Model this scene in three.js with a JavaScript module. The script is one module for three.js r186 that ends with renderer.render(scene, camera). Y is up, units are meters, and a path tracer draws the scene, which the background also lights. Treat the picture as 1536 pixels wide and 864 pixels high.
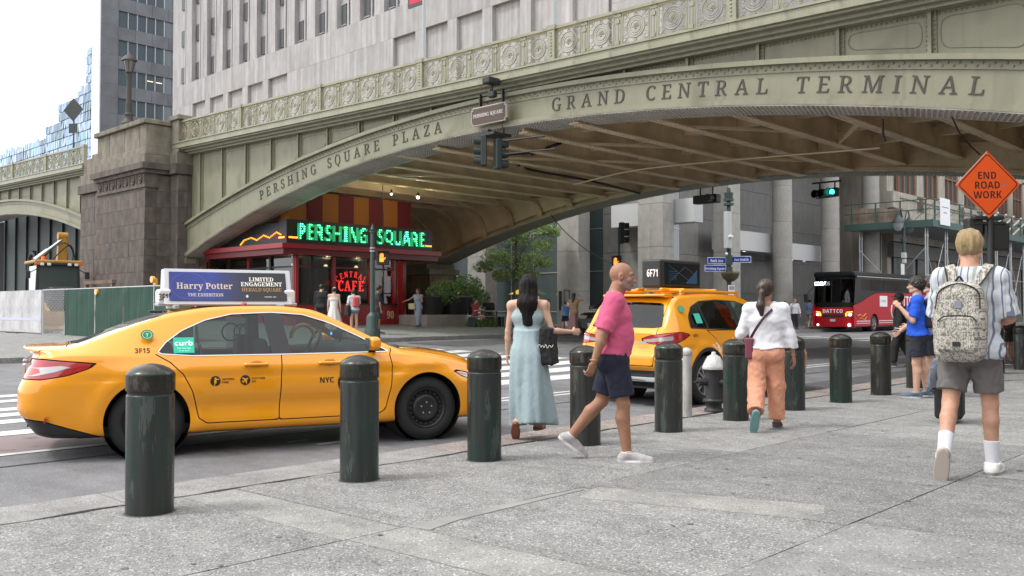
import * as THREE from 'three';
import { mergeGeometries } from 'three/addons/utils/BufferGeometryUtils.js';
import { RoundedBoxGeometry } from 'three/addons/geometries/RoundedBoxGeometry.js';
import { TextGeometry } from 'three/addons/geometries/TextGeometry.js';
import { FontLoader } from 'three/addons/loaders/FontLoader.js';
import { ImprovedNoise } from 'three/addons/math/ImprovedNoise.js';
import { TessellateModifier } from 'three/addons/modifiers/TessellateModifier.js';

// ---------------------------------------------------------------- camera, sky, sun, exposure
const scene = new THREE.Scene();
const V = (x, y, z) => new THREE.Vector3(x, y, z);
const FPX = 1360, YAW = 43.82 * Math.PI / 180, PITCH = Math.atan2(31, FPX), CAMH = 1.39;
const camera = new THREE.PerspectiveCamera(2 * Math.atan(432 / FPX) * 180 / Math.PI, 16 / 9, 0.1, 1200);
camera.position.set(0, CAMH, 0);
const FW = V(Math.cos(YAW) * Math.cos(PITCH), Math.sin(PITCH), -Math.sin(YAW) * Math.cos(PITCH));
const RT = V(Math.sin(YAW), 0, Math.cos(YAW)), UP = RT.clone().cross(FW);
camera.lookAt(camera.position.clone().add(FW));

const SUN = V(-0.5, 0.86, -0.3).normalize();
{ // overcast sky: bright white cloud, a little brighter round the veiled sun
  const w = 256, h = 128, d = new Float32Array(w * h * 4), N = new ImprovedNoise();
  for (let j = 0; j < h; j++) for (let i = 0; i < w; i++) {
    const th = (j + .5) / h * Math.PI - Math.PI / 2, ph = ((i + .5) / w - .5) * 2 * Math.PI;
    const v = V(Math.cos(th) * Math.cos(ph), Math.sin(th), Math.cos(th) * Math.sin(ph));
    const s = Math.max(0, v.dot(SUN)), el = Math.max(0, v.y);
    const cl = N.noise(v.x * 2.3, v.y * 3 + 5, v.z * 2.3) * .07 + N.noise(v.x * 6, v.y * 7, v.z * 6) * .03;
    let L = 1.4 - .25 * el + .5 * Math.pow(s, 5) + cl;
    if (v.y < 0) L = .45;
    const o = (j * w + i) * 4;
    d[o] = L * .985; d[o + 1] = L * 1.0; d[o + 2] = L * 1.03; d[o + 3] = 1;
  }
  const t = new THREE.DataTexture(d, w, h, THREE.RGBAFormat, THREE.FloatType);
  t.mapping = THREE.EquirectangularReflectionMapping; t.magFilter = t.minFilter = THREE.LinearFilter; t.needsUpdate = true;
  scene.background = t; scene.environment = t;
}
const sun = new THREE.DirectionalLight(new THREE.Color(1, .96, .9), 1.5);
sun.position.copy(SUN.clone().multiplyScalar(120)).add(V(20, 0, -15)); sun.target.position.set(20, 0, -15);
sun.castShadow = true; sun.shadow.radius = 20; sun.shadow.mapSize.set(4096, 4096);
Object.assign(sun.shadow.camera, { left: -70, right: 70, top: 70, bottom: -70, near: 1, far: 320 });
scene.add(sun, sun.target);
const renderer = new THREE.WebGLRenderer({ antialias: true });
renderer.setSize(1024, 576); renderer.shadowMap.enabled = true;
renderer.toneMapping = THREE.LinearToneMapping; renderer.toneMappingExposure = 1.55;

// ---------------------------------------------------------------- helpers
let seed = 7;
const rnd = () => { seed = (seed + 0x6d2b79f5) | 0; let t = Math.imul(seed ^ (seed >>> 15), 1 | seed); t = (t + Math.imul(t ^ (t >>> 7), 61 | t)) ^ t; return ((t ^ (t >>> 14)) >>> 0) / 4294967296; };
const rr = (a, b) => a + (b - a) * rnd();
const PN = new ImprovedNoise(), noise = (x, y, z = 0) => PN.noise(x, y, z);
const fbm = (x, y, z, n = 4) => { let s = 0, a = .5; for (let i = 0; i < n; i++) { s += a * PN.noise(x, y, z + i * 7.3); x *= 2.03; y *= 2.03; z *= 2.03; a *= .5; } return s; };
const clamp = (x, a = 0, b = 1) => Math.min(b, Math.max(a, x)), lerp = (a, b, t) => a + (b - a) * t;
const sstep = (a, b, x) => { const t = clamp((x - a) / (b - a)); return t * t * (3 - 2 * t); };
const ray = (px, py) => FW.clone().addScaledVector(RT, (px - 768) / FPX).addScaledVector(UP, (432 - py) / FPX);
const atX = (px, py, x) => { const d = ray(px, py); return camera.position.clone().addScaledVector(d, x / d.x); };
const atZ = (px, py, z) => { const d = ray(px, py); return camera.position.clone().addScaledVector(d, z / d.z); };
const atY = (px, py, y = 0) => { const d = ray(px, py); return camera.position.clone().addScaledVector(d, (y - CAMH) / d.y); };
const atD = (px, py, D) => { const d = ray(px, py); return camera.position.clone().addScaledVector(d, D / d.dot(FW)); };
// monotone curve through a table
function cur(T) {
  const n = T.length, m = [], d = [];
  for (let i = 0; i < n - 1; i++) d.push((T[i + 1][1] - T[i][1]) / (T[i + 1][0] - T[i][0]));
  for (let i = 0; i < n; i++) m.push(i === 0 ? d[0] : i === n - 1 ? d[n - 2] : d[i - 1] * d[i] <= 0 ? 0 : 2 * d[i - 1] * d[i] / (d[i - 1] + d[i]));
  return (x) => {
    if (x <= T[0][0]) return T[0][1]; if (x >= T[n - 1][0]) return T[n - 1][1];
    let i = 0; while (x > T[i + 1][0]) i++;
    const h = T[i + 1][0] - T[i][0], t = (x - T[i][0]) / h, t2 = t * t, t3 = t2 * t;
    return (2 * t3 - 3 * t2 + 1) * T[i][1] + (t3 - 2 * t2 + t) * h * m[i] + (-2 * t3 + 3 * t2) * T[i + 1][1] + (t3 - t2) * h * m[i + 1];
  };
}
// ---- naming
const used = {};
const numbered = (n) => { const k = used[n] = (used[n] ?? -1) + 1; return k ? n + '_' + String(k).padStart(3, '0') : n; };
const tag = (o, label, category, group, kind) => { if (label) o.userData.label = label; if (category) o.userData.category = category; if (group) o.userData.group = group; if (kind) o.userData.kind = kind; return o; };
function thing(name, label, category, pos = [0, 0, 0], turn = 0, group) {
  const o = new THREE.Group(); o.name = numbered(name); o.position.set(...(pos.isVector3 ? pos.toArray() : pos)); o.rotation.y = turn;
  scene.add(o); return tag(o, label, category, group);
}
function mesh(name, geo, mat, parent = scene) {
  if (Array.isArray(geo)) geo = merge(geo);
  const m = new THREE.Mesh(geo, mat); m.name = parent === scene ? numbered(name) : name; m.castShadow = m.receiveShadow = true; parent.add(m); return m;
}
const struct = (name, geo, mat, parent = scene) => { const m = mesh(name, geo, mat, parent); m.userData.kind = 'structure'; return m; };
function copy(o, pos, turn, label) {
  const c = o.clone(); c.name = numbered(o.name.replace(/_\d\d\d$/, '')); c.userData = { ...o.userData }; if (label) c.userData.label = label;
  if (pos) c.position.set(...(pos.isVector3 ? pos.toArray() : pos)); if (turn !== undefined) c.rotation.y = turn; scene.add(c); return c;
}
// ---- geometry
function merge(list) {
  list = list.flat().filter(Boolean).map((g) => {
    if (g.index) g = g.toNonIndexed();
    for (const k of Object.keys(g.attributes)) if (!['position', 'normal', 'uv', 'color'].includes(k)) g.deleteAttribute(k);
    if (!g.attributes.uv) g.setAttribute('uv', new THREE.BufferAttribute(new Float32Array(g.attributes.position.count * 2), 2));
    g.groups = []; return g;
  });
  if (list.some((g) => g.attributes.color)) for (const g of list) if (!g.attributes.color) g.setAttribute('color', new THREE.BufferAttribute(new Float32Array(g.attributes.position.count * 3).fill(1), 3));
  return list.length === 1 ? list[0] : mergeGeometries(list);
}
// texture coordinates in metres, each face mapped along the axis that it faces
function boxUV(g, ox = 0, oy = 0) {
  if (g.index) g = g.toNonIndexed();
  const p = g.attributes.position, n = p.count, uv = new Float32Array(n * 2), a = V(), b = V(), c = V();
  for (let i = 0; i < n; i += 3) {
    a.fromBufferAttribute(p, i); b.fromBufferAttribute(p, i + 1).sub(a); c.fromBufferAttribute(p, i + 2).sub(a); b.cross(c);
    const x = Math.abs(b.x), y = Math.abs(b.y), z = Math.abs(b.z);
    for (let k = 0; k < 3; k++) {
      const X = p.getX(i + k), Y = p.getY(i + k), Z = p.getZ(i + k), o = (i + k) * 2;
      if (y >= x && y >= z) { uv[o] = X + ox; uv[o + 1] = Z + oy; } else if (x >= z) { uv[o] = Z + ox; uv[o + 1] = Y + oy; } else { uv[o] = X + ox; uv[o + 1] = Y + oy; }
    }
  }
  g.setAttribute('uv', new THREE.BufferAttribute(uv, 2)); return g;
}
const M4 = new THREE.Matrix4();
const bx = (x0, x1, y0, y1, z0, z1) => boxUV(new THREE.BoxGeometry(x1 - x0, y1 - y0, z1 - z0).translate((x0 + x1) / 2, (y0 + y1) / 2, (z0 + z1) / 2), x0 * .37 + z0 * .21, y0 * .31);
const rbox = (w, h, d, r, x = 0, y = 0, z = 0, s = 2) => boxUV(new RoundedBoxGeometry(w, h, d, s, r).translate(x, y, z));
const cyl = (r0, r1, h, x = 0, y = 0, z = 0, n = 20) => new THREE.CylinderGeometry(r1, r0, h, n).translate(x, y + h / 2, z);
function rod(a, b, r, n = 8, r2 = r) {
  a = a.isVector3 ? a : V(...a); b = b.isVector3 ? b : V(...b); const d = b.clone().sub(a), L = d.length();
  return new THREE.CylinderGeometry(r2, r, L, n).applyQuaternion(new THREE.Quaternion().setFromUnitVectors(V(0, 1, 0), d.normalize())).translate((a.x + b.x) / 2, (a.y + b.y) / 2, (a.z + b.z) / 2);
}
// a square bar between two points
function bar(a, b, w, h = w) {
  a = a.isVector3 ? a : V(...a); b = b.isVector3 ? b : V(...b); const d = b.clone().sub(a), L = d.length();
  const m = new THREE.Matrix4().lookAt(a, b, Math.abs(d.y) > .95 * L ? V(1, 0, 0) : V(0, 1, 0));
  return boxUV(new THREE.BoxGeometry(w, h, L).applyMatrix4(m).translate((a.x + b.x) / 2, (a.y + b.y) / 2, (a.z + b.z) / 2));
}
const tube = (pts, r, seg = 24, n = 8, closed = false) => new THREE.TubeGeometry(new THREE.CatmullRomCurve3(pts.map((p) => p.isVector3 ? p : V(...p)), closed), seg, r, n, closed);
const lathe = (pts, n = 32) => new THREE.LatheGeometry(pts.map((p) => new THREE.Vector2(...p)), n);
const shape = (pts, holes = []) => { const s = new THREE.Shape(pts.map((p) => new THREE.Vector2(...p))); for (const h of holes) s.holes.push(new THREE.Path(h.map((p) => new THREE.Vector2(...p)))); return s; };
const extr = (pts, depth, bevel = 0, holes = []) => new THREE.ExtrudeGeometry(pts.isShape ? pts : shape(pts, holes), { depth, bevelEnabled: bevel > 0, bevelSize: bevel, bevelThickness: bevel, bevelSegments: 2, curveSegments: 10 });
// a sheet z = f(x, y) style: nx by ny quads through fn(u, v) -> Vector3
function sheet(fn, nu, nv, uvf) {
  const p = [], uv = [], ix = [];
  for (let j = 0; j <= nv; j++) for (let i = 0; i <= nu; i++) { const q = fn(i / nu, j / nv); p.push(q.x, q.y, q.z); const t = uvf ? uvf(q, i / nu, j / nv) : [q.x, q.z]; uv.push(...t); }
  for (let j = 0; j < nv; j++) for (let i = 0; i < nu; i++) { const a = j * (nu + 1) + i, b = a + 1, c = a + nu + 1, e = c + 1; ix.push(a, b, e, a, e, c); }
  const g = new THREE.BufferGeometry(); g.setAttribute('position', new THREE.Float32BufferAttribute(p, 3)); g.setAttribute('uv', new THREE.Float32BufferAttribute(uv, 2)); g.setIndex(ix); g.computeVertexNormals(); return g;
}
const FONT = {};
for (const k of ['sans_bold', 'serif_bold', 'serif_regular', 'sans_regular']) FONT[k] = await new FontLoader().loadAsync(`fonts/droid/droid_${k}.typeface.json`);
function letter(ch, font, size, depth, sx = 1) { const g = new TextGeometry(ch, { font: FONT[font], size, depth, curveSegments: 4, bevelEnabled: false }); g.computeBoundingBox(); const b = g.boundingBox; g.translate(-(b.min.x + b.max.x) / 2, 0, 0); g.scale(sx, 1, 1); g.userData.w = (b.max.x - b.min.x) * sx; return g; }
// ---- materials
const lin = (r, g, b) => new THREE.Color().setRGB(r, g, b);
const col = (c) => Array.isArray(c) ? lin(...c) : new THREE.Color(c);
const std = (c, rough = .7, o = {}) => new THREE.MeshStandardMaterial({ color: col(c), roughness: rough, ...o });
const phy = (c, rough = .5, o = {}) => new THREE.MeshPhysicalMaterial({ color: col(c), roughness: rough, ...o });
function dataTex(n, fn, srgb = false, m = n) {
  const d = new Uint8Array(n * m * 4);
  for (let j = 0; j < m; j++) for (let i = 0; i < n; i++) { const c = fn(i / n, j / m, i, j), o = (j * n + i) * 4; d[o] = c[0] * 255; d[o + 1] = c[1] * 255; d[o + 2] = c[2] * 255; d[o + 3] = 255; }
  const t = new THREE.DataTexture(d, n, m); t.wrapS = t.wrapT = THREE.RepeatWrapping; t.magFilter = THREE.LinearFilter; t.minFilter = THREE.LinearMipmapLinearFilter; t.generateMipmaps = true;
  if (srgb) t.colorSpace = THREE.SRGBColorSpace; t.needsUpdate = true; return t;
}
const rep = (t, sx, sy = sx, ox = 0, oy = 0) => { const c = t.clone(); c.repeat.set(sx, sy); c.offset.set(ox, oy); c.needsUpdate = true; return c; };
// seamless noise on the unit square
const tn = (u, v, f, s = 0) => { const a = 2 * Math.PI; const R = f / a; return PN.noise(Math.cos(u * a) * R + s, Math.sin(u * a) * R + s * 1.7, Math.cos(v * a) * R + 31.4) * .6 + PN.noise(Math.sin(v * a) * R + s + 9, Math.cos(u * a) * R - 4, Math.sin(u * a) * R + s) * .6; };
const tfbm = (u, v, f, s, n = 4) => { let r = 0, a = .5; for (let i = 0; i < n; i++) { r += a * tn(u, v, f, s + i * 3.1); f *= 2; a *= .55; } return r; };
function canvasTex(w, h, draw) {
  const c = document.createElement('canvas'); c.width = w; c.height = h; const g = c.getContext('2d'); draw(g, w, h);
  const t = new THREE.CanvasTexture(c); t.colorSpace = THREE.SRGBColorSpace; t.anisotropy = 8; return t;
}
const h3 = (x, y, z = 0) => { let t = Math.imul((x * 374761393 + y * 668265263 + z * 2147483647) | 0, 1274126177); t ^= t >>> 13; t = Math.imul(t, 1103515245); return ((t ^ (t >>> 16)) >>> 0) / 4294967296; };
const T = {
  grain: dataTex(512, (u, v, i, j) => { const g = clamp(.5 + .5 * tfbm(u, v, 24, 2) + (h3(i, j) - .5) * .5); return [g, g, g]; }),
  soft: dataTex(256, (u, v) => { const g = clamp(.5 + .8 * tfbm(u, v, 5, 11, 5)); return [g, g, g]; }),
};
// colour variation maps, multiplied with the base colour (mean close to 1)
const tintTex = (amp, fine, seedv, f = 4) => dataTex(512, (u, v, i, j) => { const g = clamp(.86 + amp * tfbm(u, v, f, seedv, 5) + (h3(i, j, seedv | 0) - .5) * fine); return [g, g * (1 - .02 * amp), g * (1 - .03 * amp)]; }, true);
T.tint = tintTex(.28, .1, 3); T.tintStrong = tintTex(.5, .14, 17, 3);
const brownLet = std([.045, .033, .026], .6), blackSteel = std([.02, .02, .02], .5), darkIron = std([.045, .05, .05], .45, { metalness: .3 });
// ---------------------------------------------------------------- ground
const RISE = cur([[-60, .06], [12, .12], [20, .33], [30, .33], [50, .06], [120, .05]]), SLOPE2 = cur([[-60, 0], [15, 0], [20, .03], [33, .03], [46, .01], [120, 0]]);
const KERB = -7.0, FARK = -24, ROADY = -.045;
function GY(x, z) { // height of the walking or driving surface
  if (z > KERB) return Math.max(0, z + 5.9) * .025;
  if (z > FARK) return ROADY + RISE(x) * (KERB - z) / (KERB - FARK) + .03 * Math.sin(Math.PI * (KERB - z) / (KERB - FARK));
  return ROADY + RISE(x) + .13 + SLOPE2(x) * Math.min(26, FARK - z);
}
const onG = (px, py) => { let p = atY(px, py, 0); for (let i = 0; i < 12; i++) p = atY(px, py, lerp(p.y, GY(p.x, p.z), .8)); return p; };
const walkTex = (light, fleck, sd) => dataTex(1024, (u, v, i, j) => {
  const big = tn(u, v, 5, sd) * .09 + tn(u, v, 19, sd + 4) * .08, a = h3(i, j, sd), c = h3((i + (h3(0, j >> 2) * 3 | 0)) >> 2, j >> 2, sd + 1), e = h3(i >> 3, (j + (h3(i >> 3, 5) * 7 | 0)) >> 3, sd + 2), f = h3(i >> 1, j >> 1, sd + 7);
  let g = light + big + (a - .5) * .10 + (f - .5) * .12 + (c - .5) * .10;
  if (c > 1 - fleck) g += .2; else if (c < fleck) g -= .15; if (e > .97) g += fleck * 1.2; else if (e < .025) g -= fleck * 1.7;
  return [clamp(g), clamp(g * .995), clamp(g * .98)];
}, true);
const WT = [walkTex(.68, .075, 1), walkTex(.70, .02, 5)];
const walkBump = dataTex(512, (u, v, i, j) => { const g = clamp(.5 + tn(u, v, 40, 3) * .35 + (h3(i >> 1, j >> 1) - .5) * .7); return [g, g, g]; });
const walkMat = (k, tint, s = .55, ox = 0) => std(tint, .93, { map: rep(WT[k], s * .75, s * .75, ox, ox * .7), bumpMap: rep(walkBump, .7), bumpScale: .006 });
const WM = [walkMat(0, [.49, .49, .486], .55), walkMat(0, [.405, .405, .41], .62, .31), walkMat(1, [.54, .54, .525], .5, .17), walkMat(0, [.52, .52, .51], .7, .55), walkMat(1, [.46, .462, .465], .45, .8)];
const kerbMat = walkMat(1, [.51, .505, .50], .6, .4), kerbPink = walkMat(0, [.57, .49, .465], .6, .2), jointMat = std([.065, .065, .063], .95);
// one paving piece: an outline in x, z given thickness, its top following the slope
function slab(name, pts, mat, parent, lift = 0) {
  const g = new THREE.ExtrudeGeometry(shape(pts.map(([x, z]) => [x, -z])), { depth: .1, bevelEnabled: true, bevelSize: -.0, bevelThickness: .004, bevelSegments: 1, curveSegments: 1 });
  g.rotateX(-Math.PI / 2); const p = g.attributes.position;
  for (let i = 0; i < p.count; i++) p.setY(i, p.getY(i) - .104 + lift + Math.max(0, p.getZ(i) + 5.9) * .025);
  return mesh(name, boxUV(g), mat, parent);
}
const jag = (x0, z0, x1, z1, amp, n, s) => { const o = []; for (let i = 0; i <= n; i++) { const t = i / n; const e = (i === 0 || i === n) ? 0 : 1; o.push([lerp(x0, x1, t) + (x0 === x1 ? e * amp * (noise(t * n * .61, s, 1) * 1.6) : 0), lerp(z0, z1, t) + (z0 === z1 ? e * amp * (noise(t * n * .61, s, 1) * 1.6) : 0)]); } return o; };
const pave = thing('sidewalk'); pave.userData = { kind: 'structure', label: 'grey speckled concrete sidewalk with bollards along its kerb' };
{
  mesh('bedding', sheet((u, v) => { const x = lerp(-12, 75, u), z = lerp(-6.96, 14, v); return V(x, GY(x, z) - .035, z); }, 30, 20), jointMat, pave);
  const g = .0045;
  const rowsZ = [[-6.42, -4.4], [-4.4, -2.34], [-2.34, -.3], [-.3, 1.9], [1.9, 4.2]];
  const xs = [[-6, -2.6, .1, 3.16, 3.6, 7.35, 9.5, 12.4, 15.2, 19, 24, 30, 38, 48, 60, 74], [-6, -2.4, .4, 3.19, 3.64, 5.34, 9.6, 12.5, 16, 20, 26, 34, 46, 60, 74], [-6, -2, 1.2, 3.9, 5.45, 7.62, 10.4, 14, 18, 24, 34, 50, 74], [-6, -2, 1.4, 4.1, 7.1, 10, 15, 24, 40, 74], [-6, -1, 4, 8, 14, 30, 74]];
  rowsZ.forEach(([z0, z1], r) => { for (let i = 0; i + 1 < xs[r].length; i++) {
    const x0 = xs[r][i] + g, x1 = xs[r][i + 1] - g, n = Math.min(30, Math.ceil((x1 - x0) * 5));
    const far = r === 0 ? jag(x0, z0 + .01, x1, z0 + .01, .035, n, 3.3 + i * 1.7) : jag(x0, z0 + g, x1, z0 + g, .006, n, r * 5 + i);
    const near = jag(x1, z1 - g, x0, z1 - g, .006, n, r * 5 + i + .4);
    let m = WM[[0, 3, 0, 2, 0, 3, 0, 0, 3][(r * 4 + i) % 9]];
    if (r === 1 && i === 3) m = WM[2]; if (r === 0 && i === 3) m = WM[2]; if (r === 1 && i === 4) m = WM[0]; if (r === 1 && i === 5) m = WM[1]; if (r === 2 && i >= 3) m = [WM[1], WM[4]][i % 2];
    slab('slab', [...far, ...near], m, pave, (h3(i, r) - .5) * .004);
  } });
  // a pale repair strip along the joint and a pale patch
  slab('repair_strip', [[3.62, -4.39], [4.4, -4.4], [5.2, -4.36], [5.27, -4.31], [4.5, -4.29], [3.95, -4.27], [3.66, -4.2]], std([.33, .33, .315], .9, { map: rep(T.tint, 1) }), pave, .004);
  slab('repair_strip', [[5.0, -4.15], [5.42, -4.3], [5.55, -3.8], [5.82, -2.7], [5.6, -2.6], [5.34, -2.62], [5.2, -3.3]], walkMat(1, [.53, .525, .51], .5, .6), pave, .003);
  const gum = []; for (let k = 0; k < 130; k++) { const x = rr(1, 14), z = rr(-6.2, -.5), r = rr(.008, .026); gum.push(new THREE.CircleGeometry(r, 7).scale(1, rr(.5, 1), 1).rotateX(-Math.PI / 2).rotateY(rnd() * 6).translate(x, GY(x, z) + .0055, z)); }
  mesh('gum_spots', gum, std([.11, .11, .115], .9), pave).userData.kind = 'stuff';
  // kerb pieces
  for (let x = -10; x < 74; x += x < 6 ? 3.2 : 2.4) {
    const x1 = x + (x < 6 ? 3.2 : 2.4) - .008, pink = x > 5.5;
    const inner = pink ? jag(x1, -6.5, x, -6.5, .02, 6, x) : jag(x1, -6.47, x, -6.47, .04, 14, x);
    slab('kerb_stone', [[x, KERB], [x1, KERB], ...inner], pink ? kerbPink : kerbMat, pave, -.002);
    mesh('kerb_face', bx(x, x1, -.22, -.02, KERB - .012, KERB + .09), pink ? kerbPink : kerbMat, pave);
  }
}
// roadway
const asphTex = dataTex(1024, (u, v, i, j) => {
  const big = tn(u, v, 5, 8) * .10 + tn(u, v, 19, 2) * .06, a = h3(i, j, 9), c = h3(i >> 1, j >> 1, 4);
  let g = .66 + big + (a - .5) * .16 + (c - .5) * .14; if (c > .975) g += .2; if (c < .02) g -= .12; return [clamp(g), clamp(g), clamp(g * 1.01)];
}, true);
const asph = std([.39, .39, .395], .7, { map: rep(asphTex, .4), bumpMap: rep(walkBump, .9), bumpScale: .007 });
const road = struct('road', sheet((u, v) => { const x = lerp(-110, 260, u), z = lerp(KERB + .05, FARK - .05, v); return V(x, GY(x, clamp(z, FARK + .01, KERB - .01)), z); }, 150, 20), asph);
tag(road, 'grey asphalt street running under the steel bridge');
const farPaveMat = WM[0];
const farWalk = struct('sidewalk', [sheet((u, v) => { const x = lerp(-110, 260, u), z = lerp(FARK, -60, v * v); return V(x, GY(x, Math.min(z, FARK - .01)), z); }, 150, 24), ...Array.from({ length: 60 }, (_, i) => { const x = -40 + i * 3, y = GY(x + 1.5, FARK - .1); return bx(x, x + 2.99, y - .3, y + .002, FARK - .25, FARK + .03); })].map((g) => boxUV(g)), farPaveMat);
tag(farWalk, 'pale far sidewalk and plaza across the street');
tag(struct('ground', sheet((u, v) => { const x = lerp(-600, 700, u), z = lerp(-700, 500, v); return V(x, -.6, z); }, 2, 2), std([.12, .12, .12], .95)), 'city ground beyond the street');
// painted markings: thin worn sheets that follow the road
const wearTex = dataTex(512, (u, v, i, j) => { const g = tfbm(u, v, 9, 21, 4) + (h3(i, j, 3) - .5) * .5 + .43; const w = clamp(g * 4 - .2); return [w, w, w]; });
const paint = (c, sc, bias = .35) => std(c, .8, { alphaMap: rep(wearTex, sc), alphaTest: bias, map: rep(T.tint, .7) });
const white = paint([.78, .78, .77], .35, .3), redPaint = std([.205, .16, .158], .85, { alphaMap: rep(wearTex, .5), alphaTest: .45 }), thinWhite = paint([.72, .72, .71], .5, .22);
const stripe = (name, x0, x1, z0, z1, mat, parent, lift = .004) => mesh(name, sheet((u, v) => { const x = lerp(x0, x1, u), z = lerp(z0, z1, v); return V(x, GY(x, z) + lift, z); }, Math.ceil((x1 - x0) / 2), 2), mat, parent);
const struck = (name, label) => { const g = thing(name); g.userData = { kind: 'structure', label }; return g; };
const cwA = struck('crosswalk', 'worn white crosswalk stripes behind the parked taxi'), cwB = struck('crosswalk', 'white crosswalk stripes in front of the bridge'), cwC = struck('crosswalk', 'white crosswalk stripes beyond the bridge');
for (const z of [-11.0, -12.05, -12.75, -13.4, -14.5, -15.3]) stripe('stripe', -4, 5.6, z - .24, z + .12, white, cwA);
for (let k = 0; k < 10; k++) { const z = -11.5 - k * 1.18; stripe('stripe', 9.6 + .02 * k, 17.8, z - .68, z, white, cwB); }
for (let k = 0; k < 10; k++) { const z = -10.9 - k * 1.25; stripe('stripe', 35.5, 40, z - .6, z, white, cwC); }
const ln = struck('lane_line', 'white lane lines and worn red lane beside the kerb lane');
stripe('line', -60, 8, -9.62, -9.5, thinWhite, ln, .006); stripe('line', 9, 60, -9.72, -9.61, thinWhite, ln); stripe('line', 9, 60, -9.98, -9.88, thinWhite, ln);
stripe('red_lane', -60, 5.4, -10.8, -9.64, redPaint, ln); stripe('red_lane', -40, 4, -15.6, -14.75, redPaint, ln); stripe('red_lane', 41, 70, -15, -13.4, redPaint, ln);
for (const [x, z] of [[40, -12.5], [60, -12.5], [44, -19.5]]) stripe('line', x, x + 14, z - .13, z, thinWhite, ln, .005);
for (const [x, z, w, l] of [[5.3, -8.42, .07, .26], [5.45, -8.1, .09, .3]]) stripe('paint_mark', x, x + l, z, z + w, white, ln, .005);
// dark tar seams and patches
const tar = std([.05, .05, .052], .8, { map: rep(T.tint, 1) }), patchM = std([.20, .20, .205], .9, { map: rep(asphTex, .5, .5, .3, .2), bumpMap: rep(walkBump, .9), bumpScale: .006 });
const seams = struck('road_patch', 'darker asphalt patches and tar seams on the road');
stripe('patch', 11, 36, -7.9, -7.04, patchM, seams, .0035); stripe('patch', 18, 30, -13.4, -10.9, patchM, seams, .0035); stripe('patch', 19, 33, -23, -20.6, patchM, seams, .0035);
for (const [x0, x1, z] of [[-5, 40, -8.9], [10, 60, -16.3], [14, 50, -20.2]]) stripe('tar_seam', x0, x1, z, z + .035, tar, seams, .006);
// ---------------------------------------------------------------- steel viaduct
const greenTint = dataTex(512, (u, v, i, j) => { const st = clamp(tn(u, v * .15, 34, 12) * 1.4 - .1) * .08 + clamp(tn(u, v, 9, 5) * 1.6 - .2) * .12, g = clamp(.9 + tfbm(u, v, 3, 29, 4) * .14 - st + (h3(i, j) - .5) * .05); return [g, g * (1 - .05 * st), g * (1 - .16 * st)]; }, true);
const green = std([.262, .255, .17], .5, { map: rep(greenTint, .22), bumpMap: rep(T.soft, .8), bumpScale: .004 }), greenRail = std([.315, .307, .21], .42, { map: rep(greenTint, .8) });
const tan = std([.92, .745, .49], .55, { map: rep(T.tint, .25), bumpMap: rep(T.soft, .7), bumpScale: .004 }), tanPale = tan, tanDark = tan;
const grimy = std([.50, .475, .42], .6, { map: rep(T.tintStrong, .5) });
const XB = 19.5, XF = 34, ST0 = -40.26, STP = 1.972;
const yRail = (z) => 8.15 + .025 * (-8.2 - z);
const ARCH = { lo: (z) => 6.87 - (z > -20 ? .0075 : .0084) * (z + 20) ** 2, hi: (z) => 7.86 - (z > -20 ? .0068 : .0070) * (z + 20) ** 2, z0: -40.3, z1: .3 };
const ARCH2 = { lo: (z) => 7.5 - .0082 * (z + 66) ** 2, hi: (z) => 8.42 - .0088 * (z + 66) ** 2, z0: -82, z1: -50 };
// a plate that follows two curves of z, between x0 and x1
function ribSolid(lo, hi, z0, z1, x0, x1, n) {
  const out = [];
  const P = (x, y, z) => V(x, y, z);
  const uvv = (q) => [q.z, q.y], f = (a, b) => sheet((u, v) => { const z = lerp(z0, z1, u); return a(z, v); }, n, b, uvv);
  out.push(f((z, v) => P(x0, lerp(lo(z), hi(z), v), z), 1), f((z, v) => P(x1, lerp(lo(z), hi(z), 1 - v), z), 1));
  out.push(sheet((u, v) => { const z = lerp(z0, z1, u); return P(lerp(x0, x1, 1 - v), lo(z), z); }, n, 1, (q) => [q.z, q.x]), sheet((u, v) => { const z = lerp(z0, z1, u); return P(lerp(x0, x1, v), hi(z), z); }, n, 1, (q) => [q.z, q.x]));
  for (const z of [z0, z1]) out.push(sheet((u, v) => P(lerp(x0, x1, u), lerp(lo(z), hi(z), v), z), 1, 1));
  return merge(out);
}
const rivetG = (() => { const g = new THREE.SphereGeometry(1, 6, 3, 0, Math.PI * 2, 0, Math.PI / 2); return g.toNonIndexed(); })();
// dome-headed rivets at points, pointing along n
function rivets(name, pts, n, r, mat, parent) {
  const q = new THREE.Quaternion().setFromUnitVectors(V(0, 1, 0), n.clone().normalize()), p0 = rivetG.attributes.position, n0 = rivetG.attributes.normal, N = p0.count;
  const pos = new Float32Array(pts.length * N * 3), nor = new Float32Array(pts.length * N * 3), a = V();
  pts.forEach((p, k) => { for (let i = 0; i < N; i++) { a.fromBufferAttribute(p0, i).multiplyScalar(r).applyQuaternion(q); pos.set([a.x + p.x, a.y + p.y, a.z + p.z], (k * N + i) * 3); a.fromBufferAttribute(n0, i).applyQuaternion(q); nor.set([a.x, a.y, a.z], (k * N + i) * 3); } });
  const g = new THREE.BufferGeometry(); g.setAttribute('position', new THREE.BufferAttribute(pos, 3)); g.setAttribute('normal', new THREE.BufferAttribute(nor, 3));
  const m = mesh(name, g, mat, parent); m.userData.kind = 'stuff'; return m;
}
const via = thing('steel_viaduct', 'pale green riveted steel arch bridge with ornate railing spanning the street', 'bridge');
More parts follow.
